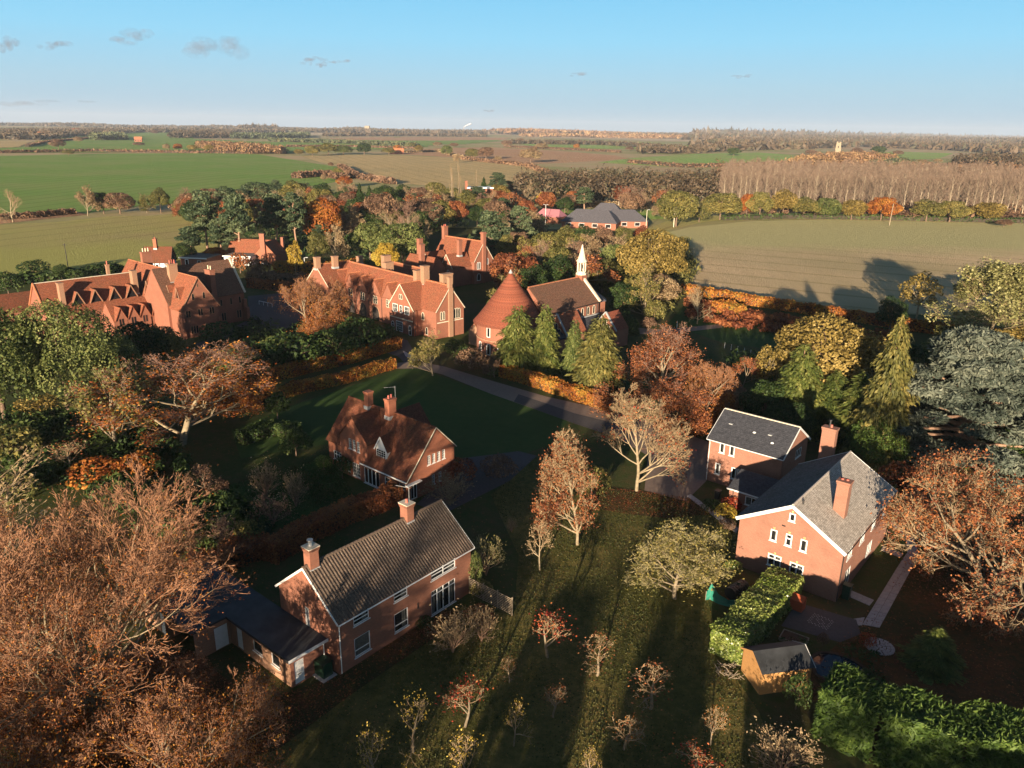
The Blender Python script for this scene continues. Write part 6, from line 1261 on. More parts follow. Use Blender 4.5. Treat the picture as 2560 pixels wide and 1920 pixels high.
# hedges
H_=lambda L:[at(x,y).xy for x,y in L]
hedge('beech_hedge','long clipped orange beech hedge before the convent, rear one','hedge',H_([(530,838),(650,808),(760,783),(862,752)]),1.6,2.3,'l_beech',14000,.17,seed=1)
hedge('beech_hedge','clipped orange beech hedge along the lawn, front one','hedge',H_([(545,880),(640,850),(740,828),(850,795)]),1.6,1.9,'l_beech',12000,.17,seed=2)
hedge('beech_hedge','flame-coloured beech hedge beside the road below the church','hedge',H_([(1085,812),(1150,832),(1230,858),(1310,885)]),1.8,2.2,'l_beech',11000,.17,seed=3)
hedge('beech_hedge','dark russet beech hedge behind the ribbed-roof house','hedge',H_([(585,1215),(650,1175),(740,1130),(860,1085)]),2.0,2.3,'l_rust',12000,.15,seed=4)
hedge('beech_hedge','russet scrubby hedge above the flat-roofed annex','hedge',H_([(420,1240),(500,1215),(585,1195)]),2.6,1.8,'l_rust',6000,.15,seed=5,bumpy=.3)
hedge('beech_hedge','long orange beech hedge along the shaded field','hedge',H_([(1470,632),(1600,655),(1760,680),(1960,712),(2200,745),(2400,770)]),2.6,2.4,'l_beech',16000,.28,seed=6)
hedge('beech_hedge','orange hedge block inside the field boundary','hedge',H_([(1545,672),(1600,684)]),3.5,2.6,'l_beech',3500,.24,seed=7,bumpy=.3)
hedge('beech_hedge','brown hedge running below the orange hedge block','hedge',H_([(1610,690),(1760,720),(1900,750)]),2.6,1.8,'l_rust',7000,.24,seed=8,bumpy=.3)
hedge('field_hedge','dense dark hedge behind the convent courtyard','hedge',H_([(540,620),(640,632),(690,640)]),2.4,2.4,'l_rust',4000,.26,seed=9)
hedge('garden_hedge','orange and gold shrub border behind the bungalow garden','hedge',H_([(600,585),(650,590),(720,590),(780,580)]),3.5,2.8,'l_beech',6000,.3,seed=10,bumpy=.35)
hedge('garden_hedge','brown shrub border below the bungalow','hedge',H_([(545,605),(620,615),(700,610)]),4,2.4,'l_brown',6000,.28,seed=11,bumpy=.35)
lau=hedge('laurel_hedge','glossy laurel hedge between patio and orchard','hedge',[(26.6,64.0),(23.6,60.4),(20.7,57.0),(18.3,54.0)],2.9,2.35,'l_laurel',26000,.11,seed=12,bumpy=.12)
hedge('conifer_hedge','huge feathery conifer hedge at the bottom right','hedge',[(23.6,46.6),(26.5,44.4),(31,42.6),(36,41.8),(42,42.5),(48,44)],3.6,4.2,'l_hedge',46000,.145,seed=13,elong=2.4,bumpy=.09,spray=(.35,-.2,.55))
hedge('field_hedge','yew hedge in shadow behind the catslide house','hedge',H_([(520,960),(600,935),(640,950)]),2.2,1.8,'l_dark',4000,.16,seed=14,bumpy=.3)
for i,(L,h_,w_,mm,lb) in enumerate([([(0,475),(80,470),(160,462)],2.4,3,'l_brown','brown bramble hedge left of the pale willow'),([(470,452),(430,452),(380,452)],3.5,4,'l_brown','brown hedge joining the dark wood'),([(0,331),(200,328),(420,331),(620,332)],3.5,5,'l_brown','long dark hedge beyond the green wheat field'),([(640,385),(700,380),(740,388)],4,8,'l_brown','purple scrub strip at the end of the green wheat field'),
 ([(735,362),(770,385),(850,398)],3.5,5,'l_brown','hedge between the wheat and stubble fields'),([(1000,345),(1140,360),(1185,378)],3.5,5,'l_brown','hedge at the right end of the stubble field'),([(860,330),(950,328),(1000,343)],3,5,'l_tan','thin hedge before the orange barn'),([(1360,352),(1480,362),(1640,358),(1790,350)],4,7,'l_brown','hedge below the bright pasture'),
 ([(1560,476),(1700,472),(1850,474),(2000,477),(2212,482)],2.4,3,'l_dark','long low hedge at the far side of the sown field'),([(1400,452),(1300,447),(1200,450)],3,4,'l_tan','tan scrub hedge behind the school'),([(190,300),(100,308),(60,318)],4,6,'l_brown','dark hedge between far left fields'),([(620,318),(760,318),(900,322)],4,6,'l_brown','far hedge left of the orange barn'),([(1090,318),(1250,325),(1340,330)],4,6,'l_brown','far hedge above the ploughed field'),
 ([(0,620),(60,612),(160,603),(260,590)],2.5,4,'l_dark','dark hedge behind the long convent roof')]):
    hedge('field_hedge',lb,'hedge',H_(L),w_,h_,mm,2600,.6 if i in(0,1,8,9,13) else 1.7,seed=30+i,bumpy=.3)
# poplar plantation: rows beyond the field, up to 300 of them
rp=random.Random(9); cnt=0
for row,yb in enumerate((463,452,442,433,425,418,411,404)):
    x=1540+row*6 if row>3 else 1560
    while x<2235:
        p=at(x+rp.uniform(-3,3),yb+(x-1880)*.022+rp.uniform(-.6,.6)); hh=20.5+rp.uniform(-1.5,1.5)
        if cnt<296: place('poplar_%d'%rp.randrange(4),'poplar_tree','bare pale-stemmed poplar in the dense plantation rows beyond the sown field','tree',p.x,p.y,hh,3.3,rp.uniform(0,6),{},'poplars in the plantation')
        cnt+=1; x+=(17.5 if row<3 else 19)*rp.uniform(.75,1.25)
# ================================================================ FAR LANDSCAPE
def ico(sub):
    bm=__import__('bmesh').new(); __import__('bmesh').ops.create_icosphere(bm,subdivisions=sub,radius=1); V=np.array([v.co[:] for v in bm.verts]); Fv=np.array([[v.index for v in f.verts] for f in bm.faces]); bm.free(); return V,Fv
ICO={1:ico(1),2:ico(2)}
def crowns(name,label,P,Rr,Hh,m,sub=1,seed=1,kind='stuff',cat='woodland'):
    rs=np.random.RandomState(seed); V0,F0=ICO[sub]; n=len(P); k=len(V0)
    jit=1+rs.normal(size=(n,k,1))*(.16 if sub==1 else .2); V=V0[None]*jit*np.stack([Rr,Rr,Hh*.5],1)[:,None]+np.stack([P[:,0],P[:,1],P[:,2]+Hh*.45],1)[:,None]
    Fv=(F0[None]+(np.arange(n)*k)[:,None,None]).reshape(-1,3); rnd=np.clip(np.repeat(rs.rand(n),len(F0))*.7+rs.rand(len(Fv))*.3,0,1)
    o=D2.objects.new(name,npmesh(name,V.reshape(-1,3),Fv,3,rnd,m)); link(o); return tag(o,label,cat,None,kind)
def wood(label,pts,dens,R,H,m,seed,sub=1,nmax=2500,zoff=None,near=9,size=None):
    """trees scattered over a ground polygon given by picture points"""
    q=[at(x,y) for x,y in pts]; xs=[p.x for p in q]; ys=[p.y for p in q]; rs=np.random.RandomState(seed); A=0
    for a,b_ in zip(q,q[1:]+q[:1]): A+=a.x*b_.y-b_.x*a.y
    A=abs(A)/2; n=int(min(nmax,A/(dens*R)**2)); out=[]; 
    if A/(dens*R)**2>nmax: f=math.sqrt(A/(dens*R)**2/nmax); R*=f**.8
    while len(out)<n:
        x,y=rs.uniform(min(xs),max(xs)),rs.uniform(min(ys),max(ys)); c=False
        for i in range(len(q)):
            a,b_=q[i],q[i-1]
            if (a.y>y)!=(b_.y>y) and x<(b_.x-a.x)*(y-a.y)/(b_.y-a.y)+a.x: c=not c
        if c: out.append((x,y,land_z(y)+(zoff(x,y) if zoff else 0)))
    P=np.array(out)
    if near:
        size=size or R*.55
        C=[];r=[]
        for (x,y,z) in P:
            Rt=R*rs.uniform(.7,1.25); Ht=H*rs.uniform(.7,1.2); C.append((x,y,z+Ht*.6)); r.append(Rt)
        C=np.array(C); r=np.array(r); nn=int(near*len(C)); idx=rs.randint(0,len(C),nn); u=unit(rs.normal(size=(nn,3))); ax=np.stack([r,r,np.full(len(r),H*.42)],1)[idx]
        lob=1+.25*np.sin(u[:,:1]*6+idx[:,None])*np.cos(u[:,2:]*5+idx[:,None]*2); Pp=C[idx]+u*ax*lob*rs.uniform(.55,1.05,(nn,1)); Pp[:,2]=np.maximum(Pp[:,2],.3)
        o=D2.objects.new('wood',cards('wood',Pp,u+rs.normal(size=(nn,3))*.7+[0,0,.3],rs.uniform(.5,1.3,nn)*size,m,rs,np.clip(rs.rand(len(C))[idx]*.6+rs.rand(nn)*.4,0,1),1.6)); link(o); return tag(o,label,'woodland',None,'stuff')
    return crowns('wood',label,P,rs.uniform(.7,1.25,n)*R,rs.uniform(.75,1.2,n)*H,m,sub,seed)
wood('brown mixed wood beside the dark pines, far left',[(365,299),(380,291),(500,291),(505,299)],1.6,7,17,'l_far',1,2,near=12,size=2.8)
wood('dark pine belt right of the brown mixed wood',[(500,296),(585,296),(668,293),(668,298),(590,300),(500,300)],1.5,6,15,'l_fargreen',2,2,near=12,size=2.8)
wood('tan and orange young plantation beyond the wheat field',[(425,322),(440,317),(540,322),(620,331),(600,334),(500,332)],1.5,5.5,12,'l_farred',3,2,near=30,size=1.4)
wood('small dark spinney in the far left pasture',[(195,299),(260,297),(275,303),(200,304)],1.5,6,15,'l_fargreen',4,2)
wood('village trees along the far left horizon',[(-60,300),(-60,286),(150,283),(330,284),(200,293),(80,303)],1.9,9,13,'l_far',5)
wood('tree belt along the left horizon',[(150,284),(700,284.5),(700,286.5),(330,287)],1.9,12,14,'l_far',6)
wood('wooded rise behind the far plain',[(700,287),(1100,290),(1500,294),(1500,292),(1100,287.5),(700,285)],2.0,12,15,'l_far',7)
wood('round copse on the horizon left of centre',[(520,281),(590,281),(600,282.5),(515,282.5)],2.2,22,34,'l_far',8)
hill=lambda x,y: 38*max(0,1-((x+250)/900)**2)
wood('wooded hill on the horizon at the centre',[(1045,287.5),(1160,286.5),(1300,289),(1420,292.5),(1300,293),(1100,291)],2.0,14,16,'l_farred',9,1,2200,zoff=lambda x,y: 14*math.exp(-((x-100)/500)**2))
wood('brown woods across the right middle distance',[(1490,318),(1560,305),(1700,300),(1900,303),(2230,315),(2300,330),(2212,336),(2050,325),(1850,318),(1760,322),(1600,326)],1.9,8,13,'l_far',10,1,3500)
wood('brown woods along the right horizon',[(1480,303),(1500,296),(1700,296),(2000,299),(2300,306),(2300,316),(2100,306),(1800,301),(1600,302)],2.0,13,15,'l_far',11,1,3500)
wood('long wooded ridge closing the right horizon',[(1500,291.5),(1800,293),(2300,300),(2300,303),(1800,297),(1500,296)],2.0,26,26,'l_far',12,1,2500)
wood('orange copse before the ruined church tower',[(1735,352),(1790,345),(1880,344),(1940,352),(1900,364),(1800,366),(1700,361)],1.5,6.5,14,'l_farred',13,2,near=40,size=1.3)
wood('dark pine corner of the orange copse',[(1870,360),(1950,356),(1985,366),(1890,368)],1.5,5,11,'l_fargreen',14,2,near=40,size=1.2)
wood('brown wood at the right edge',[(2050,362),(2120,350),(2300,358),(2300,380),(2212,376)],1.6,6.5,17,'l_far',15,2,near=36,size=1.4)
wood('tangled brown wood behind the school',[(1180,446),(1100,440),(1130,415),(1250,405),(1400,403),(1560,412),(1560,440),(1500,452),(1380,449)],1.35,4.2,15,'l_far',16,2,400,near=58,size=.8)
wood('brown understorey of the poplar plantation',[(1560,468),(1560,425),(2240,440),(2240,484),(1900,472)],2.2,2.6,3.6,'l_brown',17,1,500,near=30,size=.7)
wood('pale treetops at the back of the poplar plantation',[(1530,408),(1540,395),(1700,388),(1900,386),(2240,396),(2240,424),(1900,408)],1.5,3.6,19,'l_brown',18,2,400,near=42,size=.85)
wood('hedgerow trees dividing the far central fields',[(580,306),(700,309),(900,318),(905,316),(700,307),(580,304)],1.8,5,8,'l_fargreen',19)
wood('hedgerow trees above the ploughed field',[(1100,311),(1300,314),(1480,326),(1480,323),(1300,311),(1100,309)],1.7,6,10,'l_far',20)
wood('scattered wood right of the far ploughed field',[(1380,329),(1560,322),(1640,318),(1660,322),(1500,332),(1380,333)],1.8,7,11,'l_far',21,2)
wood('thin far tree line across the centre',[(700,293),(900,292),(1050,294),(1050,296),(900,294.5),(700,295)],2.2,9,11,'l_far',22)
rs=np.random.RandomState(33)
for lb,xa,xb,ya,yb_,n_,R__,H__,mm_ in [('wooded skyline closing the plain on the left',-5200,-900,6000,7600,1500,28,22,'l_far'),('wooded skyline across the centre',-1200,900,6300,8200,900,28,15,'l_far'),('wooded skyline closing the plain on the right',600,5400,5200,7000,1900,28,20,'l_far'),('wooded rise behind the central ploughed fields',30,1300,4300,5200,900,18,16,'l_farred')]:
    X=rs.uniform(xa,xb,n_); Y=rs.uniform(ya,yb_,n_); un=.5+.5*np.sin(X/310.)*np.cos(X/123.+Y/400.); Z=np.array([land_z(y) for y in Y])+un*(7 if mm_=='l_far' else 12)*np.clip((X-xa)/300,0,1)*np.clip((xb-X)/300,0,1)-4
    Hs=H__*(.6+.6*un)*rs.uniform(.8,1.15,n_); nn=n_*10; idx=rs.randint(0,n_,nn); u=unit(rs.normal(size=(nn,3)))
    Pp=np.stack([X,Y,Z+Hs*.5],1)[idx]+u*np.stack([np.full(n_,R__),np.full(n_,R__),Hs*.5],1)[idx]*rs.uniform(.6,1.05,(nn,1))
    o=D2.objects.new('wood',cards('wood',Pp,u+rs.normal(size=(nn,3))*.6+[0,-.3,.3],rs.uniform(.6,1.3,nn)*R__*.35,mm_,rs,np.clip(rs.rand(n_)[idx]*.6+rs.rand(nn)*.4,0,1),1.3)); link(o); tag(o,lb,'woodland',None,'stuff')
# single trees out in the fields: real little trees with trunk and crown
k=0
for bx,by,w_,h_,mm in [(127,322,26,24,'l_brown'),(148,336,22,13,'l_olive'),(170,308,16,14,'l_tan'),(335,290,16,10,'l_brown'),(360,326,14,16,'l_tan'),(385,325,18,16,'l_orange'),(418,326,24,14,'l_gold'),(454,327,26,15,'l_gold'),(646,335,20,14,'l_gold'),(675,337,34,24,'l_olive'),(710,334,46,26,'l_olive'),(742,334,38,22,'l_holm'),(787,335,34,28,'l_dark'),(840,334,30,16,'l_olive'),(858,326,16,14,'l_orange'),(965,338,28,26,'l_holm'),(905,330,20,18,'l_gold'),(1020,343,32,24,'l_olive'),(1050,344,38,28,'l_brown'),(1146,352,50,34,'l_tan'),(1245,322,14,12,'l_orange'),(1585,336,30,18,'l_dark'),(1170,322,30,14,'l_tan'),(730,385,20,24,'l_olive'),(745,405,36,26,'l_orange'),(700,392,16,16,'l_tan'),(715,360,12,10,'l_brown'),(760,380,16,12,'l_brown'),(800,384,14,10,'l_brown'),(1400,330,22,12,'l_tan'),(980,318,20,10,'l_brown'),(945,316,22,10,'l_tan'),(1095,316,24,14,'l_brown'),(1125,308,20,10,'l_brown'),(890,318,16,10,'l_olive'),(600,330,20,12,'l_tan'),(550,328,18,12,'l_tan'),(240,303,20,12,'l_brown'),(300,315,22,8,'l_brown'),(2025,352,16,10,'l_tan'),(1950,352,16,12,'l_gold'),(1990,356,22,12,'l_gold'),(1895,334,30,20,'l_dark'),(1850,336,26,18,'l_brown'),(1940,336,20,12,'l_brown'),(1750,334,24,12,'l_brown'),(1360,326,20,10,'l_brown'),(985,352,14,18,'l_tan'),(1075,350,18,14,'l_tan'),(2168,490,30,16,'l_brown')]:
    k+=1; put(('oak_a','oak_b','oak_c')[k%3],'field_tree','distant lone %s tree among the fields %s'%({'l_brown':'brown','l_olive':'olive','l_tan':'tan','l_orange':'orange','l_gold':'golden','l_holm':'green','l_dark':'dark green'}[mm],'left of the wheat field hedge' if bx<480 else 'around the stubble field' if bx<900 else 'around the ploughed field' if bx<1250 else 'on the far right pastures'),'tree',bx,by,by-h_,w_,{'crown':mm},'lone trees scattered over the far fields')
# mid-distance belt filling between named trees: each tree its own
rb_=random.Random(21); kinds=[('bare_a','l_tan'),('bare_b','l_brown'),('oak_a','l_olive'),('oak_b','l_brown'),('bare_d','l_tan'),('oak_c','l_dark'),('pine_a','l_pine'),('oak_b','l_rust'),('bare_c','l_rust')]
zones=[(400,700,425,505,60),(690,890,425,540,48),(880,1095,425,497,40),(1090,1200,470,640,30),(1200,1330,548,640,18),(1330,1450,440,480,8),(1040,1300,425,462,26),(1440,1560,515,640,0)]
ZN=['above the bungalow pines','behind the crested convent range','behind the brick villa','between villa and church','behind the church nave','beside the field gate','before the long brown wood','by the golden oak']
KN={'bare_a':'bare tan','bare_b':'bare brownish','oak_a':'rounded olive','oak_b':'full brown','bare_d':'twiggy tan','oak_c':'dense dark green','pine_a':'blue-green pine','bare_c':'thin russet'}
for zi,(xa,xb,ya,yb_,nn) in enumerate(zones):
    for i in range(nn):
        bx=rb_.uniform(xa,xb); by=rb_.uniform(ya,yb_); hh=rb_.uniform(36,56)*(1+(by-440)/300)
        if by-hh<388+ (14 if bx<560 else 0): continue
        if 1150<bx<1420 and by>470 and by-hh<503: continue
        kk,mm=rb_.choice(kinds); part='leaves' if kk in('bare_c','bare_d') else 'crown'
        put(kk,'woodland_tree',KN[kk]+(' rust' if mm=='l_rust' and kk=='oak_b' else '')+' tree of the mixed wood '+ZN[zi],'tree',bx,by,by-hh,hh*rb_.uniform(.85,1.25),{part:mm} if kk[:4]!='bare' or kk in('bare_c','bare_d') else {},'trees of the mixed wood behind the convent')
for lb,pts,m_,H,sd,nr,sz in [('dark undergrowth of the wood behind the convent',[(420,545),(440,470),(560,440),(760,430),(1000,440),(1180,460),(1180,540),(1080,560),(1060,500),(900,500),(890,560),(700,575),(610,560),(590,520),(480,520)],'l_dark',5,41,50,.5),
 ('mixed undergrowth behind the church',[(1090,560),(1180,540),(1330,545),(1480,530),(1500,600),(1440,680),(1360,690),(1290,610),(1220,620),(1100,690),(1075,640)],'l_olive',4,42,90,.32),
 ('shaded undergrowth of the left garden',[(0,905),(130,905),(300,930),(400,1000),(420,1060),(560,1120),(600,1180),(420,1230),(200,1080),(0,1080)],'l_dark',2.4,43,120,.2),
 ('dark undergrowth behind the slate-roofed house',[(1560,800),(1640,850),(1700,955),(1840,995),(1990,1015),(2212,1030),(2300,900),(1990,880),(1650,780)],'l_dark',4,44,130,.25),
 ('low evergreen planting before the convent',[(450,760),(540,700),(640,720),(830,715),(850,745),(560,815),(480,810)],'l_dark',2.6,45,120,.22),
 ('russet border below the orange field hedge',[(1480,650),(1600,675),(1760,700),(1960,735),(1950,760),(1750,735),(1590,715),(1490,690)],'l_rust',1.6,46,90,.25),
 ('planting around the pond and shed',[(1690,1400),(1740,1390),(1810,1400),(1900,1430),(1960,1500),(1900,1520),(1870,1480),(1790,1455),(1740,1450)],'l_dark',.9,47,120,.1)]:
    wood(lb,pts,1.5,2.2 if H>2.5 else 1.2,H,m_,sd,2,500,near=int(nr*.75),size=sz*1.15)
# far buildings
def far_house(name,label,cat,px,py,w_,h_,d_,wm,rm,deg=0,roof=3,flat=False):
    p=at(px,py); t=thing(name,label,cat,(p.x,p.y,p.z),R_(deg)); boxwalls(t,-w_/2,0,w_/2,d_,h_,wm)
    if flat: MB().box(-w_/2-.3,-.3,h_,w_/2+.3,d_+.3,h_+.5).obj('flat_roof',M[rm],t)
    else:
        roof_plane(t,(-w_/2-.5,-.5,h_-.2),(w_/2+.5,-.5,h_-.2),(w_/2+.5,d_/2,h_+roof),(-w_/2-.5,d_/2,h_+roof),rm,2,None,.2,.05); roof_plane(t,(w_/2+.5,d_+.5,h_-.2),(-w_/2-.5,d_+.5,h_-.2),(-w_/2-.5,d_/2,h_+roof),(w_/2+.5,d_/2,h_+roof),rm,2,None,.2,.05)
        MB().face((-w_/2,.0,h_),(-w_/2,d_,h_),(-w_/2,d_/2,h_+roof)).face((w_/2,d_,h_),(w_/2,0,h_),(w_/2,d_/2,h_+roof)).obj('gable',M[wm],t)
    nw=max(2,int(w_/5))
    for i in range(nw): x=-w_/2+w_*(i+.5)/nw; MB().box(x-.7,-.06,h_*.35,x+.7,-.01,h_*.65).obj('window',M['glassd'],t)
    return t
far_house('barn','orange-roofed barn at the edge of the ploughed field','barn',970-113,333,22,4,12,'brickC','crest',5,5)
far_house('farmhouse','red farmhouse in the far left pasture','house',332*.9+0,307,16,7,12,'brickC','crest',20,5)
far_house('farmhouse','cream farmhouse with red roof in the far left village','house',88,296,26,8,14,'stone','crest',-10,6); far_house('farmhouse','white cottage high in the far left village','house',162,287.5,30,12,14,'white','tileM',0,6)
far_house('farmhouse','small white cottage at the far left horizon','house',42,288.5,22,9,12,'white','tileM',0,4)
far_house('factory','long white factory block on the horizon','building',976,286,70,14,40,'dull_white','dull_white',0,1,True)
far_house('factory','low white works right of the smoking stack','building',1015,286.6,50,10,40,'dull_white','dull_white',0,1,True)
far_house('tower_block','broad concrete tower on the horizon','building',793,284.5,34,40,30,'ruin','ruin',0,1,True)
for px,py,l in ((1772,303,'white house among the right horizon woods, left'),(1817,304,'white house among the right horizon woods, right'),(1938,300,'pale house on the right wooded ridge'),(1600,303,'white house left among the brown woods'),(1640,301,'pale cottage near the brown woods')):
    far_house('farmhouse',l,'house',px,py,24,9,12,'white','tileM',0,4)
p=at(1002,286.2); t=thing('smoke_stack','tall thin factory stack with white smoke on the horizon','chimney',(p.x,p.y,p.z)); MB().cyl((0,0,0),(0,0,42),3,2,8).obj('shaft',M['dull_white'],t)
rs=np.random.RandomState(4); nS=26; tt=np.linspace(0,1,nS); P=np.stack([p.x+tt*60,p.y+0*tt,42+tt**.7*26],1)
P=np.array(P)+[0,0,p.z]; ms,n,b=mat('smoke'); b.inputs['Base Color'].default_value=(.8,.8,.8,1); b.inputs['Alpha'].default_value=.6; M['smoke']=ms
crowns('smoke','white plume drifting right from the factory stack',P,2+tt*5,4+tt*7,'smoke',2,3,'stuff','smoke')
# ruined church tower
p=at(1808,338); t=thing('church_tower','ruined stone church tower with stub of nave amid far trees','tower',(p.x,p.y,0),R_(-20))
q=(p.xy.length/1000)
g=MB(); g.face((-6,-6,0),(6,-6,0),(4.2,-5,26),(-4.2,-5,26)).face((6,-6,0),(6,6,0),(4.2,4.5,26),(4.2,-5,26)).face((6,6,0),(-6,6,0),(-4.2,4.5,26),(4.2,4.5,26)).face((-6,6,0),(-6,-6,0),(-4.2,-5,26),(-4.2,4.5,26)).face((-4.2,-5,26),(4.2,-5,26),(4.2,4.5,26),(-4.2,4.5,26)); g.box(-4.2,-5,26,-1.5,-4,28).box(2,-5,26,4.2,-4,27.5)
g.obj('tower_wall',M['ruin'],t); MB().box(6.5,-4,0,18,4,8).obj('nave_wall',M['brickC'],t); MB().box(-.8,-6.1,16,.8,-5.4,20).obj('belfry_opening',M['room'],t)
# ================================================================ SMALL THINGS
# slatted screen fence by the ribbed-roof house
a=Vector((-3.75,62.9,0)); b_=Vector((.31,59.54,0)); d=b_-a; L=d.length; an=math.atan2(d.y,d.x)
Fe=thing('screen_fence','pale horizontal-slat wooden screen fence at the corner of the ribbed-roof house','fence',a,an)
sl=MB().box(-L/2,-.012,-.045,L/2,.012,.045).mesh('slat',M['greywood'])
for i in range(10):
    o=D2.objects.new('slat',sl); link(o,Fe,(L/2,-.04,.2+i*.175))
for i in range(4): MB().box(L*i/3-.045,0,0,L*i/3+.045,.09,1.92).obj('post',M['greywood'],Fe)
# oil tank and its green screen
T_=thing('oil_tank','dark ribbed horizontal oil tank behind the laurel hedge','tank',(21.6,62.9,0),R_(40))
g=MB()
for i in range(7): x=-1.1+i*.33; g.cyl((x,0,.95),(x+.25,0,.95),.62,.62,16); g.cyl((x+.25,0,.95),(x+.33,0,.95),.56,.56,16,False)
g.obj('tank_body',M['black'],T_,smooth=False); MB().cyl((.2,0,1.5),(.2,0,1.68),.2,.2,12).obj('filler_cap',M['greenp'],T_); MB().box(-.9,-.4,0,-.6,.4,.4).obj('leg',M['brickN'],T_); MB().box(.6,-.4,0,.9,.4,.4).obj('leg',M['brickN'],T_)
m,n,b=mat('green_mesh'); b.inputs['Base Color'].default_value=(.03,.28,.2,1); b.inputs['Roughness'].default_value=.7; tr=nd(n,'ShaderNodeBsdfTransparent'); mx=nd(n,'ShaderNodeMixShader'); mx.inputs[0].default_value=.3
n.links.new(b.outputs[0],mx.inputs[1]); n.links.new(tr.outputs[0],mx.inputs[2]); n.links.new(mx.outputs[0],n.nodes['Material Output'].inputs[0]); M['netting']=m
Nt=thing('netting_screen','sagging turquoise netting screen around the oil tank','screen',(18.6,62.4,0))
pts=[(0,0),(.45,.1),(1.0,-.5),(1.8,-.95),(2.9,-1.15)]; tops=[.9,1.75,1.0,.75,.95]; g=MB()
for i in range(4):
    for j in range(3):
        P=lambda k,f:(pts[k][0],pts[k][1]+.06*math.sin(k*2+f*5),.05+tops[k]*f)
        g.face(P(i,j/3),P(i+1,j/3),P(i+1,(j+1)/3),P(i,(j+1)/3))
g.obj('netting',M['netting'],Nt)
for k in (0,1,4): MB().cyl((pts[k][0],pts[k][1]+.05,0),(pts[k][0],pts[k][1]+.05,tops[k]+.12),.03,.03,6).obj('post',M['greywood'],Nt)
# red storage hut
Rd=thing('storage_box','red-stained wooden garden store with sloping lid beside the patio','shed',(27.0,60.6,0),R_(50))
g=MB(); w_,d_=1.0,1.5
g.face((0,0,0),(w_,0,0),(w_,0,1.15),(0,0,1.15)).face((w_,0,0),(w_,d_,0),(w_,d_,1.15),(w_,0,1.15)).face((w_,d_,0),(0,d_,0),(0,d_,1.15),(w_,d_,1.15)).face((0,d_,0),(0,0,0),(0,0,1.15),(0,d_,1.15)).obj('body',M['redwood'],Rd)
for sx in (0,1):
    a0=(-.08,-.1,1.12) if sx==0 else (w_+.08,d_+.1,1.12); a1=(-.08,d_+.1,1.12) if sx==0 else (w_+.08,-.1,1.12); c0=(w_/2,d_+.1,1.55) if sx==0 else (w_/2,-.1,1.55); c1=(w_/2,-.1,1.55) if sx==0 else (w_/2,d_+.1,1.55)
    MB().face(a1,a0,c1,c0).obj('lid',M['redwood'],Rd)
# bins and cabinets
def bin_(x,y,deg,label,w_=.6,h_=1.05,m='greenp',name='wheelie_bin',d_=.7):
    t=thing(name,label,'bin',(x,y,0),R_(deg)); g=MB(); i=0
    g.v=[(-w_*.42,-d_*.42,.08),(w_*.42,-d_*.42,.08),(w_*.42,d_*.42,.08),(-w_*.42,d_*.42,.08),(-w_/2,-d_/2,h_),(w_/2,-d_/2,h_),(w_/2,d_/2,h_),(-w_/2,d_/2,h_)]; g.f=[(0,3,2,1),(4,5,6,7),(0,1,5,4),(1,2,6,5),(2,3,7,6),(3,0,4,7)]
    g.obj('body',M[m],t); MB().beam((-w_/2-.03,0,h_+.05),(w_/2+.03,0,h_+.05),d_+.08,.07).obj('lid',M[m],t)
    for s_ in (-1,1): MB().cyl((s_*w_*.36,d_*.45,.12),(s_*w_*.46,d_*.45,.12),.12,.12,10).obj('wheel',M['black'],t)
bin_(32.1,63.1,-40,'tall dark green bin at the corner of the brick gable',.75,1.5)
bin_(25.0,83.6,-40,'dark bin at the far left corner of the slate-roofed house',.6,1.1,'black')
t=thing('boiler_tank','dark green oil cabinet on a slab beside the annex door','tank',(-14.9,51.35,0),R_(-39.5)); MB().box(-.75,-.45,.12,.75,.45,1.35).obj('body',M['greenp'],t); MB().box(-.8,-.5,1.35,.8,.5,1.42).obj('lid',M['greenp'],t); MB().box(-1.0,-.7,.0,1.0,.65,.1).obj('slab',M['paving'],t)
# garden shed
Sd=thing('garden_shed','orange timber garden shed with dark felt roof between laurel and conifer hedges','shed',(19.3,52.6,0),R_(-78))
W_=3.0; Ls=4.3; ze,zr=2.15,2.95
def clad(lo,rz,prof,Lw):
    z=.0; i=0
    while z<max(p[1] for p in prof)-.02:
        z1=z+.14
        xs=[u for u in np.linspace(0,Lw,41) if np.interp(u,[p[0] for p in prof],[p[1] for p in prof])>z+.05]
        if not xs: break
        x0,x1=min(xs),max(xs); g=MB(); g.face((x0,-.022,z),(x1,-.022,z),(x1,-.004,z1),(x0,-.004,z1)).face((x1,-.022,z),(x0,-.022,z),(x0,0,z),(x1,0,z)); g.obj('board',M['shedwood'],Sd,lo,rz); z=z1; i+=1
B_=Blk(Sd,19.25,52.65,-78,W_,Ls,ze,zr,og=.15,oe=.2)
for k_ in 'FRBL':
    lo,rz,Lw=B_.side(k_); wall(Sd,lo,rz,B_.prof(k_),(),'shedwood'); 
    if k_ in 'FR': clad(lo,rz,B_.prof(k_),Lw)
B_.roof('felt',.9,thick=.05,step=.006); B_.barge('shedwood',.14,.03,'F'); B_.barge('white',.1,.03,'B')
lo,rz,_=B_.side('F'); MB().box(2.3,-.05,.6,2.75,-.024,1.9).obj('hatch',M['shedwood'],Sd,lo,rz)
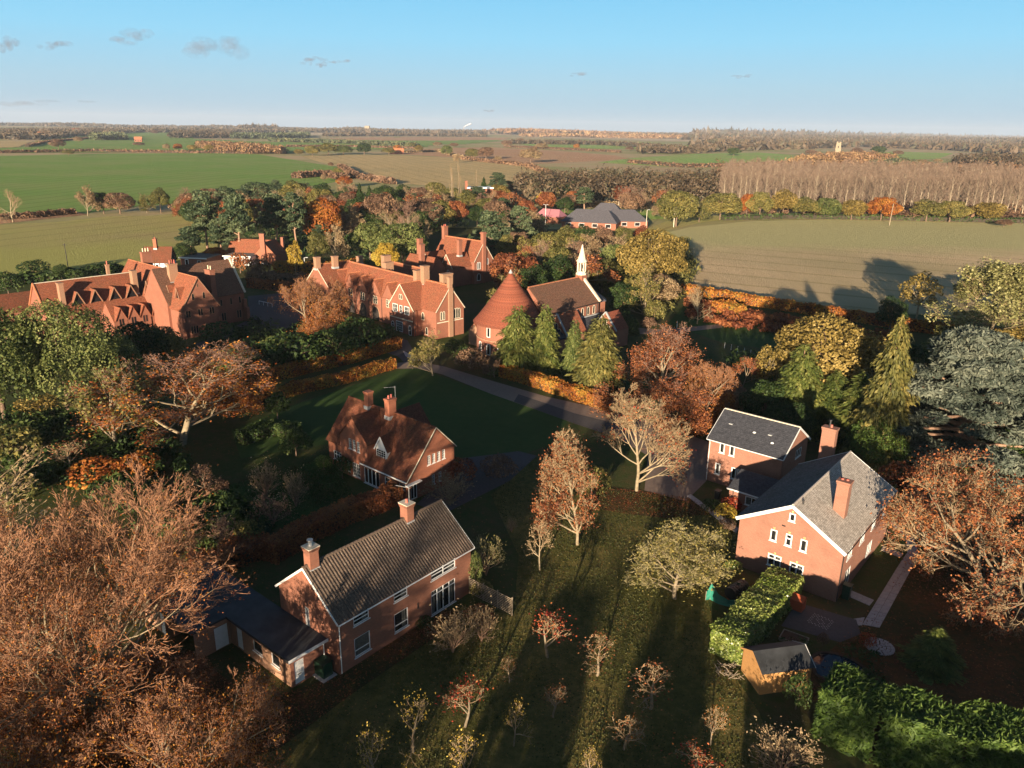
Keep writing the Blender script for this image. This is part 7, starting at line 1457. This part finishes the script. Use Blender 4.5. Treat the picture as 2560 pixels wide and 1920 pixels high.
# raised vegetable bed edge and logs near shed
t=thing('raised_bed','timber-edged raised bed behind the shed','planter',(23.6,56.6,0),R_(-35)); 
for (x0,y0,x1,y1) in ((0,0,2.2,.08),(0,1.4,2.2,1.48),(0,.08,.08,1.4),(2.12,.08,2.2,1.4)): MB().box(x0,y0,0,x1,y1,.35).obj('board',M['greywood'],t)
MB().box(.08,.08,0,2.12,1.4,.28).obj('soil',M['soil'],t)
rs_=random.Random(6); t=thing('brushwood_pile','heap of cut sticks and rubble at the shed gable','pile',(18.0,52.3,0))
for i in range(40):
    x,y=rs_.uniform(-.9,.9),rs_.uniform(-.9,.9); a_=rs_.uniform(0,6.3); l_=rs_.uniform(.3,.9); MB().cyl((x,y,rs_.uniform(.03,.3)),(x+l_*math.cos(a_),y+l_*math.sin(a_),rs_.uniform(.03,.5)),.03,.02,5).obj('stick',M['greywood'],t)
# poles and lamp posts
def pole(px,py,h,label,name='utility_pole',m='greywood',arm=None,lamp=False,r=.14,tilt=0):
    p=at(px,py); t=thing(name,label,'pole',(p.x,p.y,0)); t.rotation_euler.y=tilt; MB().cyl((0,0,0),(0,0,h),r,r*.7,8).obj('shaft',M[m],t)
    if arm: MB().beam((-arm,0,h-.5),(arm,0,h-.5),.12,.12).obj('crossarm',M[m],t)
    if lamp: 
        for s_ in ((-1,1) if lamp==2 else (1,)): MB().beam((0,0,h),(s_*1.2,0,h+.1),.1,.1).box(s_*.8-.3,-.2,h,s_*.8+.3,.2,h+.2).obj('lamp_head',M['lead'],t)
pole(1921,487,10.5,'leaning pale pole standing in the sown field','utility_pole','ruin',r=.2,tilt=.03)
pole(149,588,8.5,'thin dark pole beside the round dark holly','utility_pole','timber',arm=.6)
pole(1395,498,9,'pale lamp post before the right end of the school','lamp_post','stone',lamp=1,r=.15)
pole(1178,485,9,'twin-armed white lamp post left of pink pavilion','lamp_post','white',lamp=2,r=.12)
pole(1455,491,9,'pole beside the big olive oak at field gate','utility_pole','stone',r=.2); pole(1335,470,8,'thin pole on the meadow behind the school','utility_pole','stone',r=.15)
pole(659,585,4,'white garden lamp post behind the convent','lamp_post','white',lamp=1,r=.1)
pole(1462,708,1.6,'white post on the church drive','marker_post','white',r=.06)
for i in range(5): pole(1565+i*14,752+i*4,1.2,'short pale post of the low wire fence by the lawn','fence_post','white',r=.05)
for o in list(COL.objects):
    if o.name.startswith('fence_post'): o['group']='posts of the low wire fence'; o['category']='post'
q=at(597,578)
t=thing('rustic_sculpture','tall pale dead stem with yellow crown behind the convent garden','tree',(q.x,q.y,0)); 
p=at(645,600); LIBp=put('birch_a','birch_tree','small birch with yellow top left of the convent chimneys','tree',640,600,518,34,{'crown':'l_yellow','trunk':'b_pale'})
D2.objects.remove(t)
# washing line and goal frame in the courtyard
p=at(560,658); t=thing('railing','white tubular handrail at the convent courtyard','railing',(p.x,p.y,0),R_(-35))
MB().cyl((0,0,.95),(5,0,.95),.05,.05,6).obj('rail',M['white'],t)
for i in range(4): MB().cyl((i*1.66,0,0),(i*1.66,0,.95),.04,.04,6).obj('post',M['white'],t)
# fallen leaves and rough grass over the near lawns
def scatter(name,label,poly,n,size,m,seed,z=.05,flat=True,cat='leaves'):
    rs=np.random.RandomState(seed); q=[at(x,y) for x,y in poly]; xs=[p.x for p in q]; ys=[p.y for p in q]; X=rs.uniform(min(xs),max(xs),n*3); Y=rs.uniform(min(ys),max(ys),n*3); c=np.zeros(n*3,bool)
    for i in range(len(q)):
        a,b_=q[i],q[i-1]; cond=((a.y>Y)!=(b_.y>Y))&(X<(b_.x-a.x)*(Y-a.y)/((b_.y-a.y) or 1e-9)+a.x); c^=cond
    X,Y=X[c][:n],Y[c][:n]; k=len(X); cl=np.sin(X*.9+seed)*np.cos(Y*.8)+np.sin(X*.31+Y*.4); keep=rs.rand(k)<np.clip(.55+.35*cl,.1,1); X,Y=X[keep],Y[keep]; k=len(X)
    P=np.stack([X,Y,np.full(k,z)+rs.rand(k)*.04],1)
    if flat: N=np.stack([rs.normal(size=k)*.35,rs.normal(size=k)*.35,np.ones(k)],1); T=None; e=1
    else: N=unit(np.stack([rs.normal(size=k),rs.normal(size=k),rs.rand(k)*.5],1)); T=np.stack([rs.normal(size=k)*.3,rs.normal(size=k)*.3,np.ones(k)],1); e=1.1
    o=D2.objects.new(name,cards(name,P,N,rs.uniform(.5,1.4,k)*size,m,rs,rs.rand(k),e,T=T)); link(o); tag(o,label,cat,None,'stuff')
lawnp=[(1060,1070),(1150,990),(1330,1060),(1480,1075),(1600,1150),(1590,1200),(1520,1260),(1560,1420),(1640,1540),(1700,1800),(1100,1900),(560,1900),(500,1600),(760,1480),(1000,1310),(1110,1330),(1120,1200)]
scatter('fallen_leaves','orange and brown leaves strewn over the orchard grass',lawnp,11000,.05,'l_litter',1)
scatter('grass','rough tufted orchard grass',lawnp,65000,.07,'l_grass',2,.03,False,'grass')
scatter('fallen_leaves','russet leaf carpet under the right-hand tree',[(1930,1130),(2212,1080),(2600,1300),(2300,1600),(1900,1560),(1700,1500),(1830,1370),(1990,1190)],16000,.09,'l_rust',3)
scatter('fallen_leaves','russet leaf carpet below the ribbed-roof house',[(560,1520),(740,1455),(960,1310),(1010,1330),(760,1500),(600,1620),(300,1700),(100,1660),(-200,1500),(400,1400)],14000,.08,'l_rust',4)
scatter('fallen_leaves','leaves around the bare tree by the drive',[(1400,1063),(1500,1078),(1560,1110),(1440,1120),(1350,1110),(1240,1090),(1300,1050)],5000,.08,'l_rust',5)
scatter('grass','shaded garden grass between the houses',[(420,1070),(560,1030),(700,990),(780,1080),(860,1090),(700,1120),(520,1160),(400,1140)],16000,.12,'l_grass',6,.03,False,'grass')
# trees standing behind and beside the viewpoint, whose long shadows reach the garden
SHT=[(-62,-22,13,7,'bare_c'),(-44,-30,24,9,'bare_a'),(-35,-22,24,8,'bare_a'),(-27,-16,22,7,'bare_b'),(-22,-4,15,5,'bare_a'),(-18,-30,16,6,'bare_a'),(-8,-22,14,5,'oak_c'),(4,-34,17,6,'bare_c'),(14,-20,14,6,'oak_a'),(24,-12,15,6,'oak_b'),(36,0,14,6,'oak_a'),(46,12,15,6,'oak_c'),(56,22,16,7,'oak_b'),(68,32,16,8,'oak_a'),(-20,10,10,4,'oak_c'),(-10,4,10,4,'oak_b'),(0,6,8,4,'bare_c'),(9,8,8,3,'oak_c'),(18,14,7.5,3,'bare_c'),(27,16,8,4,'oak_b'),(-38,12,12,6,'oak_c'),(34,20,10,4,'oak_c')]
for x,y,h,r,kk in SHT: place(kk,'garden_tree','tree of the garden row behind the viewpoint','tree',x,y,h,r,x,{},'garden trees behind the viewpoint')
# clouds
mc=D2.materials.new('cloud'); mc.use_nodes=True; n=mc.node_tree; n.nodes.clear(); out=n.nodes.new('ShaderNodeOutputMaterial'); df=nd(n,'ShaderNodeBsdfDiffuse'); df.inputs[0].default_value=(.30,.30,.37,1); tr=nd(n,'ShaderNodeBsdfTransparent'); lw=nd(n,'ShaderNodeLayerWeight',Blend=.5)
nz=noise(n,.01,6,coords(n),.7); mp=ramp(n,nz,[(.35,(0,0,0)),(.8,(1,1,1))]); f=ramp(n,lw.outputs['Facing'],[(.0,(1,1,1)),(.85,(0,0,0))])
mu=nd(n,'ShaderNodeMath',operation='MULTIPLY'); n.links.new(mp,mu.inputs[0]); n.links.new(f,mu.inputs[1]); m3=nd(n,'ShaderNodeMath',operation='MULTIPLY'); n.links.new(mu.outputs[0],m3.inputs[0]); m3.inputs[1].default_value=.34
tl=nd(n,'ShaderNodeBsdfTranslucent'); tl.inputs[0].default_value=(.28,.29,.36,1); y_=nd(n,'ShaderNodeMixShader'); y_.inputs[0].default_value=.6; n.links.new(df.outputs[0],y_.inputs[1]); n.links.new(tl.outputs[0],y_.inputs[2]); x=nd(n,'ShaderNodeMixShader'); n.links.new(m3.outputs[0],x.inputs[0]); n.links.new(tr.outputs[0],x.inputs[1]); n.links.new(y_.outputs[0],x.inputs[2]); n.links.new(x.outputs[0],out.inputs[0]); M['cloud']=mc
LBL=['largest grey cloud, upper left','wispy cloud left of the largest','small cloud at the left edge','faint cloud right of the edge one','long flat grey cloud low at left','thin wisp pair left of centre','small wisp right of the pair','tiny wisp above the horizon at centre','small streak right of centre','small streak far right','wisp below the pair']
for i,(cx,cy,ww,hh) in enumerate([(470,82,130,56),(282,66,100,36),(18,82,50,34),(125,88,60,26),(88,214,140,20),(680,122,60,18),(730,128,50,12),(1055,237,26,8),(1253,157,44,12),(1603,161,40,10),(695,136,30,14)]):
    D=9000.0; u=(cx*1.1573-1280)/FPX; v=-(cy*1.1573-960)/FPX; dd=(_c*_r+_s*_u)*u+(-_s*_r+_c*_u)*v-_b; c0=Vector((0,0,42))+dd*D; rs=np.random.RandomState(60+i); nb_=8
    W=ww*1.1573/FPX*D; Hh=hh*1.1573/FPX*D; P=np.stack([rs.normal(size=nb_)*W*.26,rs.normal(size=nb_)*W*.15,rs.normal(size=nb_)*Hh*.13],1); P[:,2]+=P[:,0]*.18*(hh/ww)*2-Hh*.3
    V0,F0=ICO[2]; V=V0[None]*(np.stack([rs.uniform(.12,.26,nb_)*W]*2+[rs.uniform(.15,.36,nb_)*Hh],1)[:,None])*(1+rs.normal(size=(nb_,len(V0),1))*.12)+P[:,None]
    Fv=(F0[None]+(np.arange(nb_)*len(V0))[:,None,None]).reshape(-1,3); me=npmesh('cloud',V.reshape(-1,3),Fv,3,rs.rand(len(Fv)),'cloud'); me.polygons.foreach_set('use_smooth',[True]*len(Fv))
    o=D2.objects.new('cloud',me); link(o); o.location=c0; tag(o,LBL[i],'cloud'); o['label']=LBL[i]+' of the sky'
# air
hz=MB().box(-9000,-3900,-1,9000,15000,190).obj('haze',None); hm=D2.materials.new('haze'); hm.use_nodes=True; n=hm.node_tree; n.nodes.clear(); out=n.nodes.new('ShaderNodeOutputMaterial'); pv=nd(n,'ShaderNodeVolumePrincipled'); pv.inputs['Color'].default_value=(.75,.85,1,1); pv.inputs['Density'].default_value=.00005; pv.inputs['Anisotropy'].default_value=0; n.links.new(pv.outputs[0],out.inputs['Volume']); hz.data.materials.append(hm); tag(hz,'faint bluish air over the whole landscape','haze',None,'stuff')
